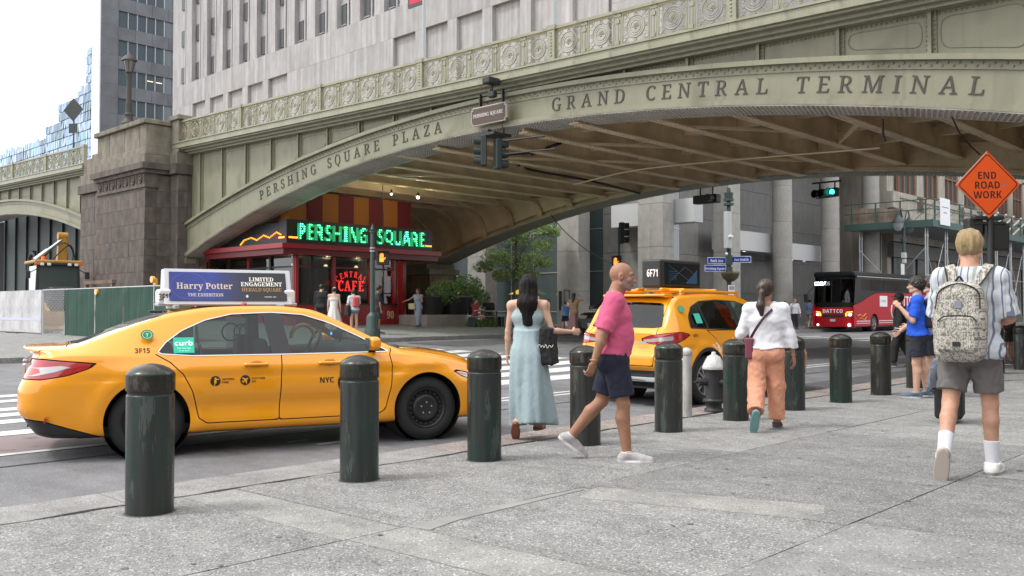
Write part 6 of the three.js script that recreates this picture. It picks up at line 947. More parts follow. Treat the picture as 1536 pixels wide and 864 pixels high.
  const face = canvasTex(512, 512, (g, w, h) => { g.fillStyle = '#d9500b'; g.fillRect(0, 0, w, h); g.strokeStyle = '#2a0d04'; g.lineWidth = 11; g.beginPath(); g.roundRect(20, 20, w - 40, h - 40, 34); g.stroke(); g.save(); g.translate(w / 2, h / 2); g.rotate(Math.PI / 4); for (const [s, y] of [['END', -105], ['ROAD', 0], ['WORK', 105]]) { txt(g, s, -10, y + 6, 'bold 108px sans-serif', '#241008'); } g.fillStyle = '#8e6a78'; g.fillRect(170, -10, 36, 26); g.restore(); });
  const pn = mesh('panel', rbox(.9, .9, .02, .008), std([.3, .3, .3], .5), e); pn.position.set(-.1, 3.72, .1); pn.rotation.z = Math.PI / 4; pn.rotation.y = 0; const ff = mesh('lettering', new THREE.PlaneGeometry(.895, .895), std([1, 1, 1], .45, { map: face }), pn); ff.position.z = .0125; ff.rotation.z = 0;
  pn.rotation.set(0, 0, Math.PI / 4 + .02);
  mesh('signal_box', [rbox(.5, .52, .3, .05, .15, 2.75, -.15), rbox(.3, .3, .22, .04, -.28, 2.95, -.1), rbox(.6, .07, .14, .02, -.05, 3.1, 0), rod([-.3, 3.0, 0], [.3, 3.0, 0], .03)], blackSteel, e);
}
// leaf clumps: small folded leaves at points
function leaves(n, fn, size) {
  const pos = [], nor = [], q = new THREE.Quaternion(), e = new THREE.Euler(), a = V();
  for (let i = 0; i < n; i++) { const c = fn(i), s = size * (.6 + rnd() * .8); e.set(rnd() * 6.28, rnd() * 6.28, rnd() * 6.28); q.setFromEuler(e); const L = [[-.5, 0, 0], [0, .05, .28], [.6, 0, 0], [-.5, 0, 0], [.6, 0, 0], [0, .05, -.28]]; const nn = V(0, 1, 0).applyQuaternion(q); for (const l of L) { a.set(...l).multiplyScalar(s).applyQuaternion(q).add(c); pos.push(a.x, a.y, a.z); nor.push(nn.x, nn.y, nn.z); } }
  const g = new THREE.BufferGeometry(); g.setAttribute('position', new THREE.Float32BufferAttribute(pos, 3)); g.setAttribute('normal', new THREE.Float32BufferAttribute(nor, 3)); return g;
}
{ // tree, shrubs in planters, plaza furniture
  const leafA = phy([.25, .35, .11], .8, { transmission: .25, thickness: 0, side: THREE.DoubleSide }), leafB = phy([.17, .29, .09], .8, { transmission: .2, thickness: 0, side: THREE.DoubleSide }), bark = std([.12, .10, .08], .9, { bumpMap: rep(T.grain, 3), bumpScale: .02 });
  const b = atX(772, 470, 37), t = thing('street_tree', 'slender feathery green tree on the plaza before granite pillars', 'tree', [b.x, GY(b.x, b.z) - .3, b.z]); t.scale.setScalar(1.08);
  mesh('trunk', tube([[0, 0, 0], [.05, 1, .02], [-.02, 2.1, .0], [.1, 3.4, .1], [.0, 4.6, 0]], .07, 20, 8), bark, t);
  const clumps = [[1.3, 5.2, .2, .8], [.5, 4.7, -.3, .9], [-.2, 5.0, .3, .6], [-1.2, 3.6, .2, .95], [-.5, 3.7, -.2, .9], [.6, 3.6, .3, .9], [1.5, 4.3, 0, .7], [-1.7, 3.2, 0, .6], [.2, 2.9, .2, .8], [1.1, 2.7, -.2, .6], [-1.0, 2.7, .3, .6], [2.0, 5.0, .1, .5], [1.5, 3.4, .1, .5]];
  clumps.forEach(([x, y, z, r], k) => { const end = V(RT.x * x * .95 + z * .4, y, RT.z * x * .95 + z); mesh('limb', tube([[0, Math.min(y - .6, 2.2 + k * .1), 0], end.clone().multiplyScalar(.5).setY(y - .35), end], .022, 10, 5), bark, t); });
  mesh('crown', leaves(11000, (i) => { const [x, y, z, r] = clumps[i % clumps.length], c = V(RT.x * x * .95 + z * .4, y, RT.z * x * .95 + z), d = V(rnd() - .5, rnd() - .5, rnd() - .5).normalize().multiplyScalar(r * Math.pow(rnd(), .6)); d.y *= .62; return c.add(d); }, .1), leafA, t);
  const black = std([.02, .021, .023], .5), pink = std([.46, .40, .37], .8, { map: rep(graniteTex, .5) });
  const w0 = atZ(700, 480, -30.6), gyw = GY(w0.x, -30.6), wall = thing('planter_wall', 'low pinkish stone wall carrying black planters', 'wall'); const w1 = atZ(641, 480, -30.6).x, ws_ = (w0.x - w1) / 2; for (let k = 0; k < 2; k++) mesh('wall_stone', bx(w0.x - (k + 1) * ws_, w0.x - k * ws_ - .01, gyw - .1, gyw + .5, -32.6, -30.6), pink, wall);
  const tp = (px, lab, w) => { const p = atZ(px, 470, -31.3), g = thing('planter', lab, 'planter', [p.x, gyw + .5, -31.4], 0, 'black planters on the stone wall'); const tub = new THREE.CylinderGeometry(w * .72, w * .5, .85, 4, 1).rotateY(Math.PI / 4).translate(0, .425, 0); mesh('tub', tub, black, g); mesh('rim', bx(-w * .53, w * .53, .8, .88, -w * .53, w * .53), black, g); return g; };
  tp(650, 'black square planter partly behind the rusty pedestal', .9); tp(683, 'wide black square planter under the leafy shrubs', 1.25);
  const sh = (px, py, rx, ry, lab, n) => { const p = atZ(px, py, -31.4), s = thing('shrub', lab, 'shrub', [p.x, gyw + 1.3, -31.4], 0, 'shrubs in the planters'); const hy = p.y - gyw - 1.3; mesh('stems', [0, 1, 2, 3, 4].map((k) => rod([(k - 2) * .05, 0, 0], [(k - 2) * rx * .4, hy + ry * .3, (k % 2 - .5) * .4], .02, 5)), bark, s); mesh('crown', leaves(n, () => { let d; do d = V(rnd() * 2 - 1, rnd() * 2 - 1, rnd() * 2 - 1); while (d.length() > 1 || noise(d.x * 2.3 + px, d.y * 2.3, d.z * 2.3) < -.18); return V(d.x * rx, hy + d.y * ry, d.z * rx * .8); }, .1), leafB, s); };
  sh(668, 440, 1.0, .62, 'dense green shrub in the black planters', 2600); sh(700, 436, .95, .8, 'taller loose green shrub beside the plaza seats', 2400); sh(716, 448, .7, .5, 'small light green shrub at the end of the planters', 1300);
  const gp = atZ(722, 489, -29.6), gc = thing('ground_plants', 'low green plants under the plaza bench', 'plants', [gp.x, GY(gp.x, -29.6), -29.6]); mesh('foliage', leaves(900, () => V((rnd() - .5) * 1.5, rnd() * .35, (rnd() - .5) * .8), .1), leafB, gc);
  const bp = atZ(728, 488, -29.2), bn = thing('bench', 'grey slatted plaza bench beside the planter wall', 'bench', [bp.x, GY(bp.x, -29.2), -29.2]); for (let k = 0; k < 4; k++) mesh('slat', bx(-1.0, 1.1, .44, .48, -.22 + k * .12, -.13 + k * .12), granM, bn); for (const x of [-.9, .85, 1.0]) mesh('leg', bx(x, x + .06, 0, .44, -.18, .18), darkIron, bn);
  const table = (px, lab) => { const p = atZ(px, 480, -28.9), g = thing('cafe_table', lab, 'table', [p.x, GY(p.x, -28.9), -28.9], 0, 'plaza tables'); mesh('top', bx(-.4, .4, .7, .74, -.35, .35), granM, g); mesh('stem', cyl(.035, .035, .7, 0, 0, 0, 8), darkIron, g); mesh('foot', bx(-.25, .25, 0, .03, -.25, .25), darkIron, g); };
  table(745, 'square plaza table beside the seated pair'); table(768, 'square plaza table behind the long haired woman');
  for (const [px, lab] of [[712, 'black metal plaza chair with a seated woman'], [731, 'black metal plaza chair with a seated man']]) { const p = atZ(px, 482, -30.0), g = thing('cafe_chair', lab, 'chair', [p.x, GY(p.x, -30), -30.0], .3, 'plaza chairs'); mesh('seat', bx(-.22, .22, .43, .46, -.22, .22), darkIron, g); mesh('backrest', bx(-.22, .22, .5, .88, -.24, -.21), darkIron, g); for (const [x, z] of [[-.2, -.2], [.18, -.2], [-.2, .18], [.18, .18]]) mesh('leg', bx(x, x + .025, 0, .43, z, z + .025), darkIron, g); }
  const ap = atZ(850, 480, -26.2), ab = thing('a_frame_sign', 'white menu board standing behind the child in blue', 'sign', [ap.x, GY(ap.x, -26.2), -26.2], .4); mesh('board', bx(-.35, .35, .15, 1.2, 0, .04), std([.78, .78, .78], .6), ab); mesh('frame', [bx(-.4, -.35, 0, 1.7, -.02, .04), bx(.35, .4, 0, 1.7, -.02, .04), bx(-.4, .4, 1.7, 1.76, -.02, .04)], darkIron, ab);
}
{ // lamp on the pier, signs and poles on the bridge deck
  const p = atX(193, 180, 19.0), im = std([.036, .028, .022], .6), l = thing('lamp_post', 'ornate bronze lantern post standing on the stone pier', 'lamp post', [p.x, 9.94, p.z]);
  mesh('base', lathe([[.5, 0], [.5, .12], [.38, .2], [.36, .45], [.42, .55], [.22, .75], [.2, .95], [.26, 1.0], [.16, 1.08]], 12), im, l); mesh('shaft', lathe([[.16, 1.05], [.14, 1.5], [.17, 1.55], [.13, 1.6], [.105, 2.7], [.15, 2.76], [.1, 2.82], [.16, 2.95], [.12, 3.05]], 16), im, l); mesh('lantern_cage', [...Array.from({ length: 6 }, (_, k) => { const a = k * 1.047; return rod([Math.cos(a) * .17, 3.1, Math.sin(a) * .17], [Math.cos(a) * .3, 3.68, Math.sin(a) * .3], .02, 5); }), cyl(.2, .2, .06, 0, 3.06, 0, 6), lathe([[.38, 3.66], [.36, 3.74], [.2, 3.92], [.1, 3.98], [.06, 4.08], [0, 4.12]], 6)], im, l); mesh('lantern_glass', lathe([[.15, 3.12], [.27, 3.67]], 6), phy([.25, .24, .23], .2, { transmission: .5, thickness: 0 }), l);
  const d = atX(111, 165, 20.2), s = thing('traffic_sign', 'back of a grey diamond sign on the left bridge span', 'sign', [d.x, yRail(d.z), d.z], -Math.PI / 2 + .5), gm = std([.03, .037, .035], .7); mesh('pole', cyl(.04, .04, 3.6, 0, -.2, 0, 8), gm, s); const q = mesh('diamond', rbox(.98, .98, .02, .01), gm, s); q.position.set(0, d.y - yRail(d.z), .05); q.rotation.z = Math.PI / 4; mesh('plate', bx(-.3, .3, d.y - yRail(d.z) - 1.35, d.y - yRail(d.z) - .8, .04, .06), gm, s);
  for (const [px, k] of [[636, 0], [832, 1]]) { const c = atX(px, 90, 20.6), t = thing('banner_pole', ['slender grey pole with red banner on the bridge deck', 'slender grey pole rising above the bridge railing'][k], 'pole', [c.x, yRail(c.z), c.z], -Math.PI / 2); mesh('shaft', cyl(.07, .055, 9, 0, -.1, 0, 12), std([.30, .33, .34], .5), t); if (!k) { const y = atX(620, 6, 20.6).y - yRail(c.z); mesh('banner', bx(-.82, -.12, y, y + 1.6, -.01, .01), std([.45, .03, .06], .7), t); mesh('banner_frame', [bx(-.84, -.05, y - .12, y - .02, -.03, .03), bx(-.86, -.82, y - .1, y + 1.6, -.02, .02)], darkIron, t); } }
  // cables slung under the bridge
  const cab = (name, pts, r, lab) => tag(mesh(name, tube(pts, r, 40, 5), blackSteel), lab, 'cable');
  const A = (px, py, x) => atX(px, py, x).toArray();
  cab('cable', [A(826, 322, 33.4), A(850, 350, 33), A(880, 375, 34), A(915, 394, 36), A(935, 398, 38)], .02, 'thin black cable drooping from the far arch towards the pillars'); cab('cable', [A(575, 262, 24), A(574, 285, 24.2), A(575, 330, 24.4), A(574, 352, 24.5)], .02, 'black cable hanging above the cafe sign'); cab('cable', [A(1428, 175, 20.4), A(1440, 200, 20.8), A(1455, 218, 21.2), A(1470, 232, 21.6)], .018, 'black cable dangling beside the orange diamond'); cab('cable', [A(1324, 178, 20.6), A(1325, 200, 20.7), A(1328, 212, 20.8)], .025, 'short black cable hanging from a bridge beam');
  cab('conduit', [A(860, 277, 26), A(950, 256, 26), A(1100, 240, 26), A(1320, 222, 25)], .03, 'pale conduit strung across the bridge beams').material = tanPale;
  cab('conduit', [A(760, 232, 22), A(800, 228, 23), A(840, 215, 23), A(780, 250, 26), A(880, 270, 28), A(960, 290, 31)], .05, 'dark bent conduit behind the hung traffic signal');
}
{ // ---- construction corner on the left
  const X = 14.5, gz = .1, mesh_ = std([.018, .068, .047], .85, { map: rep(T.tintStrong, .6), bumpMap: rep(T.soft, 1), bumpScale: .05 }), galv = std([.42, .43, .44], .45, { metalness: .4 });
  const zs = [-42.5, -40.0, -36.8, -34.2, -31.6, -28.6]; const f = thing('construction_fence', 'green mesh construction fence on steel posts before the pier', 'fence');
  zs.forEach((z, i) => { mesh('post', rod([X, gz, z], [X + (i % 2) * .06, 2.24, z], .035, 8), galv, f); if (i && i < zs.length) { const a = zs[i - 1]; mesh('top_rail', rod([X, 2.2, a], [X, 2.2, z], .025, 6), galv, f); if (i > 1) mesh('mesh_panel', sheet((u, v) => V(X - .02 + .05 * noise(u * 4 + i, v * 3, 2), lerp(gz + .08, 2.17, v), lerp(a + .05, z - .05, u)), 14, 8), mesh_, f); } });
  const wire = []; for (let c = -2.4; c < 2.2; c += .16) for (const q of [1, -1]) { const za = Math.max(0, -c), zb = Math.min(2.4, 2.1 - c); if (zb - za < .1) continue; const P_ = (t) => [X + q * .005, gz + .05 + (q > 0 ? t + c : 2.1 - t - c), -42.45 + t]; wire.push(rod(P_(za), P_(zb), .007, 4)); } const cl = mesh('chain_link', wire, galv, f); cl.userData.kind = 'stuff';
  const wb = thing('white_board', 'large white plastic barrier board on the fence line', 'board'), wm = std([.62, .62, .63], .6, { map: rep(T.tint, .4), bumpMap: rep(T.soft, .5), bumpScale: .03 }); mesh('sheet', bx(X - .06, X - .02, .32, 2.22, -52, -42.55), wm, wb); mesh('stripe', bx(X - .068, X - .062, .85, .98, -52, -42.6), std([.45, .45, .58], .6), wb); mesh('foot', [bx(X - .3, X + .3, .0, .3, -50, -48.9), bx(X - .3, X + .3, 0, .3, -46.4, -45)], std([.05, .045, .04], .8), wb);
  for (const [px, py, i] of [[147, 438, 0], [231, 425, 1]]) { const c = atX(px, py, X), l = thing('warning_lamp', ['amber warning lamp clipped on the green fence', 'larger amber warning lamp at the fence end'][i], 'lamp', c, 0, 'amber fence lamps'), am = phy([.75, .33, .02], .25, { clearcoat: 1 }); mesh('lens', new THREE.CylinderGeometry(.12, .12, .1, 18).rotateZ(Math.PI / 2).translate(-.05, i ? .14 : 0, 0), am, l); mesh('case', rbox(.12, i ? .36 : .2, .16, .03, .05, i ? .0 : -.05, 0), am, l); }
  const gv = atX(80, 490, 15.6), gr = thing('gravel_heap', 'grey gravel behind the chain link fence', 'gravel', [15.8, .05, -43]); const gm = mesh('stones', leaves(1500, () => V((rnd() - .5) * 1.6, rnd() * rnd() * .5, (rnd() - .5) * 4), .14), std([.4, .39, .37], .9), gr);
  const cr = thing('wooden_crate', 'brown timber crate behind the chain link fence', 'crate', [15.6, .12, -41.6]); mesh('side', bx(-.1, 0, .0, 1.25, -.7, .7), std([.22, .14, .08], .8, { map: rep(T.tintStrong, .8) }), cr); mesh('lid', bx(-.12, .8, 1.25, 1.3, -.72, .72), std([.26, .18, .11], .8), cr); for (const z of [-.7, .62]) mesh('batten', bx(-.14, -.1, 0, 1.25, z, z + .08), std([.28, .2, .12], .8), cr);
  const tr = atX(152, 430, 16.6), tb = thing('timber_trestle', 'long brown timber trestle behind the green fence', 'trestle', [16.6, 0, tr.z]); mesh('beam', bx(-.1, .1, 2.5, 2.66, -1.8, 1.4), std([.22, .15, .11], .8, { map: rep(T.tintStrong, .7) }), tb); for (const z of [-1.7, 1.2]) mesh('leg', bx(-.08, .08, .1, 2.5, z, z + .12), std([.2, .14, .1], .8), tb);
  // backhoe
  const bp = V(16.4, .1, -46.7), bh = thing('backhoe', 'yellow backhoe loader with dark cab parked under the left span', 'backhoe', bp, -.12), ym = std([.52, .28, .04], .5, { map: rep(T.tint, .6) }), dk = std([.02, .021, .022], .5), gl = phy([.06, .08, .075], .1, { clearcoat: .5 }); // local: front faces +z
  mesh('chassis', [rbox(1.7, .7, 3.6, .1, 0, 1.0, -.6), rbox(1.3, .7, 1.4, .1, 0, 1.5, 1.2)], dk, bh); mesh('bonnet', rbox(1.1, .75, 1.5, .12, 0, 1.95, 1.2, 3), dk, bh);
  for (const [x, z] of [[-.85, -1], [.85, -1], [-.95, .9], [.95, .9]]) mesh('post', bar([x, 1.5, z], [x * .92, 3.45, z * .95], .12), dk, bh); mesh('roof', rbox(2.15, .16, 2.3, .07, 0, 3.53, -.05, 3), ym, bh); mesh('roof_edge', rbox(1.9, .1, .1, .03, 0, 3.42, 1.05), dk, bh);
  mesh('windshield', bx(-.86, .86, 1.6, 3.38, .9, .91), gl, bh); for (const s of [-1, 1]) mesh('side_glass', bx(s * .88 - .005, s * .88 + .005, 1.7, 3.35, -.95, .85), gl, bh); mesh('rear_glass', bx(-.8, .8, 1.7, 3.35, -1.0, -.99), gl, bh);
  mesh('seat', [rbox(.55, .15, .5, .05, 0, 1.9, -.4), rbox(.5, .75, .15, .05, 0, 2.3, -.65)], dk, bh); mesh('console', rbox(.3, .6, .3, .05, -.3, 2.0, .4), ym, bh);
  for (const x of [-.75, -.45, .45, .75]) mesh('work_lamp', rbox(.16, .12, .08, .02, x, 3.4, 1.12), std([.7, .72, .72], .3), bh); for (const x of [-.95, .95]) mesh('turn_lamp', rbox(.22, .12, .08, .02, x, 3.42, 1.1), std([.6, .12, .02], .4), bh); mesh('beacon', [cyl(.12, .1, .2, -.55, 3.6, .5, 14)], std([.7, .12, .02], .4), bh);
  mesh('dipper_arm', [bar([.55, 1.6, -1.6], [.75, 4.9, -1.5], .32, .42), bar([.75, 4.9, -1.5], [1.0, 3.0, -2.1], .28, .34)], ym, bh); mesh('boom_knuckle', [cyl(.2, .2, .45, 0, 0, 0, 12).rotateZ(Math.PI / 2).translate(.95, 4.95, -1.5), extr([[-.25, 0], [.3, -.05], [.2, .55], [-.05, .6]], .2, .02).translate(.7, 4.5, -1.6)], ym, bh);
  mesh('ram', [rod([-.6, 3.7, -1.2], [.65, 4.75, -1.4], .07), rod([-.6, 3.7, -1.2], [.0, 4.2, -1.3], .11)], chrome, bh); mesh('hose', [tube([[-.2, 3.8, -1.3], [.3, 4.4, -1.2], [.8, 4.6, -1.2], [1.15, 4.2, -1.3], [1.15, 3.2, -1.4], [1.25, 2.2, -1.2]], .03, 24, 5), tube([[.2, 3.7, -1.3], [.6, 4.2, -1.15], [1.0, 4.5, -1.2], [1.25, 3.9, -1.3], [1.2, 2.9, -1.4]], .03, 24, 5)], dk, bh);
  mesh('loader_arm', [bar([-.8, 1.6, 1.2], [-.75, .9, 2.8], .16, .3), bar([.8, 1.6, 1.2], [.75, .9, 2.8], .16, .3)], ym, bh); mesh('bucket', [extr([[0, 0], [.9, 0], [.95, .1], [.3, .25], [.1, .9], [0, .9]], 2.2, .02).rotateY(-Math.PI / 2).translate(1.1, .25, 2.7)], ym, bh); for (const [x, z, r] of [[-.9, -1.1, .75], [.9, -1.1, .75], [-.8, 1.5, .5], [.8, 1.5, .5]]) mesh('wheel', new THREE.CylinderGeometry(r, r, .4, 28).rotateZ(Math.PI / 2).translate(x, r - .1, z), rubber, bh);
  mesh('mirror', [rbox(.2, .35, .08, .02, -1.3, 2.9, .9), rod([-.9, 3.2, .9], [-1.3, 2.95, .9], .02), rbox(.2, .35, .08, .02, 1.3, 2.9, .9), rod([.9, 3.2, .9], [1.3, 2.95, .9], .02)], dk, bh);
}
// ---------------------------------------------------------------- figure kit: bodies and clothes as smooth distance fields, meshed on a grid
function mesher(fn, lo, hi, cell, colorFn, uvFn) {
  const nx = Math.ceil((hi.x - lo.x) / cell) + 2, ny = Math.ceil((hi.y - lo.y) / cell) + 2, nz = Math.ceil((hi.z - lo.z) / cell) + 2, B = 8, F = new Float32Array(nx * ny * nz).fill(1), act = [];
  const rad = B * cell * .9 * 1.2 + .015;
  for (let bz = 0; bz < nz; bz += B) for (let by = 0; by < ny; by += B) for (let b0 = 0; b0 < nx; b0 += B) {
    const d = fn(lo.x + (b0 + B / 2) * cell, lo.y + (by + B / 2) * cell, lo.z + (bz + B / 2) * cell); if (Math.abs(d) > rad) continue; act.push([b0, by, bz]);
    for (let k = bz; k <= Math.min(nz - 1, bz + B); k++) for (let j = by; j <= Math.min(ny - 1, by + B); j++) for (let i = b0; i <= Math.min(nx - 1, b0 + B); i++) { const o = (k * ny + j) * nx + i; if (F[o] === 1) F[o] = fn(lo.x + i * cell, lo.y + j * cell, lo.z + k * cell); }
  }
  const id = new Map(), pos = [], ix = [], sx = 1, sy = nx, sz = nx * ny;
  for (const [b0, by, bz] of act) for (let k = bz; k < Math.min(nz - 1, bz + B); k++) for (let j = by; j < Math.min(ny - 1, by + B); j++) for (let i = b0; i < Math.min(nx - 1, b0 + B); i++) {
    const o = (k * ny + j) * nx + i; let m = 0; for (let c = 0; c < 8; c++) if (F[o + (c & 1) * sx + (c >> 1 & 1) * sy + (c >> 2) * sz] < 0) m |= 1 << c; if (m === 0 || m === 255) continue;
    let X = 0, Y = 0, Z = 0, n = 0; for (let a = 0; a < 8; a++) for (const d of [1, 2, 4]) { if (a & d) continue; const b = a | d, fa = F[o + (a & 1) * sx + (a >> 1 & 1) * sy + (a >> 2) * sz], fb = F[o + (b & 1) * sx + (b >> 1 & 1) * sy + (b >> 2) * sz]; if ((fa < 0) === (fb < 0)) continue; const t = fa / (fa - fb); X += (a & 1) + (d === 1 ? t : 0); Y += (a >> 1 & 1) + (d === 2 ? t : 0); Z += (a >> 2) + (d === 4 ? t : 0); n++; }
    id.set(o, pos.length / 3); pos.push(lo.x + (i + X / n) * cell, lo.y + (j + Y / n) * cell, lo.z + (k + Z / n) * cell);
  }
  for (const [o] of id) { for (const [e, u, v] of [[sx, sy, sz], [sy, sz, sx], [sz, sx, sy]]) { const fa = F[o], fb = F[o + e]; if ((fa < 0) === (fb < 0)) continue; const a = id.get(o), b = id.get(o - u), c = id.get(o - u - v), d = id.get(o - v); if (b === undefined || c === undefined || d === undefined) continue; fa < 0 ? ix.push(a, b, c, a, c, d) : ix.push(a, c, b, a, d, c); } }
  const g = new THREE.BufferGeometry(); g.setAttribute('position', new THREE.Float32BufferAttribute(pos, 3)); g.setIndex(ix); g.computeVertexNormals();
  if (colorFn) { const c = []; for (let i = 0; i < pos.length; i += 3) c.push(...colorFn(pos[i], pos[i + 1], pos[i + 2])); g.setAttribute('color', new THREE.Float32BufferAttribute(c, 3)); }
  const uv = []; for (let i = 0; i < pos.length; i += 3) uv.push(...(uvFn ? uvFn(pos[i], pos[i + 1], pos[i + 2]) : [pos[i] + pos[i + 2] * .6, pos[i + 1]])); g.setAttribute('uv', new THREE.Float32BufferAttribute(uv, 2));
  return g;
}
const smin = (a, b, k) => { const h = Math.max(k - Math.abs(a - b), 0) / k; return Math.min(a, b) - h * h * k * .25; };
const cap = (x, y, z, a, b, ra, rb) => { const dx = b.x - a.x, dy = b.y - a.y, dz = b.z - a.z, px = x - a.x, py = y - a.y, pz = z - a.z, t = clamp((px * dx + py * dy + pz * dz) / (dx * dx + dy * dy + dz * dz + 1e-9)); return Math.hypot(px - dx * t, py - dy * t, pz - dz * t) - ra - (rb - ra) * t; };
const along = (x, y, z, a, b) => { const dx = b.x - a.x, dy = b.y - a.y, dz = b.z - a.z; return ((x - a.x) * dx + (y - a.y) * dy + (z - a.z) * dz) / (dx * dx + dy * dy + dz * dz); };
const ell = (x, y, z, c, rx, ry, rz) => { const px = (x - c.x) / rx, py = (y - c.y) / ry, pz = (z - c.z) / rz, l = Math.hypot(px, py, pz), m = Math.min(rx, ry, rz); return (l - 1) * m * (.6 + .4 * l) ; };
const D2R = Math.PI / 180;
// joints of a figure that faces +z, +x to its left, feet on y = 0
function skeleton(o) {
  const H = o.H, J = {}, th = .242 * H, sh = .246 * H, ah = .042 * H, hw = .05 * H, rel = {};
  for (const s of ['L', 'R']) { const q = o.legs[s], sx = s === 'L' ? 1 : -1, a = q[0] * D2R, b = q[1] * D2R, ab = (q[2] || 0) * D2R, p = (q[3] || 0) * D2R; const hip = V(sx * hw, 0, 0), knee = hip.clone().add(V(Math.sin(ab) * sx * th, -Math.cos(a) * Math.cos(ab) * th, Math.sin(a) * th)), ank = knee.clone().add(V(Math.sin(ab) * sx * sh * .3, -Math.cos(b) * sh, Math.sin(b) * sh)); const f = V(Math.sin((q[4] || 8) * D2R) * sx, Math.sin(p), Math.cos(p)).normalize(); rel[s] = { hip, knee, ank, f, low: Math.min(ank.y - ah * Math.cos(p), ank.y - ah * Math.cos(p) + .16 * Math.sin(p)) - (p > 0 ? 0 : 0) }; rel[s].up = V(0, Math.cos(p), -Math.sin(p)); }
  const base = -(o.sit ? -o.sit : Math.min(rel.L.low, rel.R.low));
  for (const s of ['L', 'R']) { for (const k of ['hip', 'knee', 'ank']) { rel[s][k].y += base; J[k + s] = rel[s][k]; } J['f' + s] = rel[s].f; J['fu' + s] = rel[s].up; }
  const P = V(0, base, 0), ln = (o.lean || 0) * D2R, tw = (o.twist || 0) * D2R, S = (x, y, z) => V(x * Math.cos(tw) + z * Math.sin(tw), y * Math.cos(ln) - (z * Math.cos(tw) - x * Math.sin(tw)) * Math.sin(ln), y * Math.sin(ln) + (z * Math.cos(tw) - x * Math.sin(tw)) * Math.cos(ln)).add(P);
  J.P = P; J.S = S; J.waist = S(0, .10 * H, 0); J.chest = S(0, .205 * H, .005); J.neck = S(0, .298 * H, -.008); const hn = (o.nod || 0) * D2R; J.head = J.neck.clone().add(V(0, .098 * H * Math.cos(hn), .012 * H + .098 * H * Math.sin(hn) + .25 * Math.sin(ln) * .0));
  const sw = (o.sw || .108) * H; for (const s of ['L', 'R']) { const sx = s === 'L' ? 1 : -1, q = o.arms[s]; J['sho' + s] = S(sx * sw, .272 * H, -.005); const u = V(q[0] * sx, q[1], q[2]).normalize(), f = V(q[3] * sx, q[4], q[5]).normalize(); J['elb' + s] = J['sho' + s].clone().addScaledVector(u, .17 * H); J['wri' + s] = J['elb' + s].clone().addScaledVector(f, .148 * H); J['fd' + s] = f; }
  return J;
}
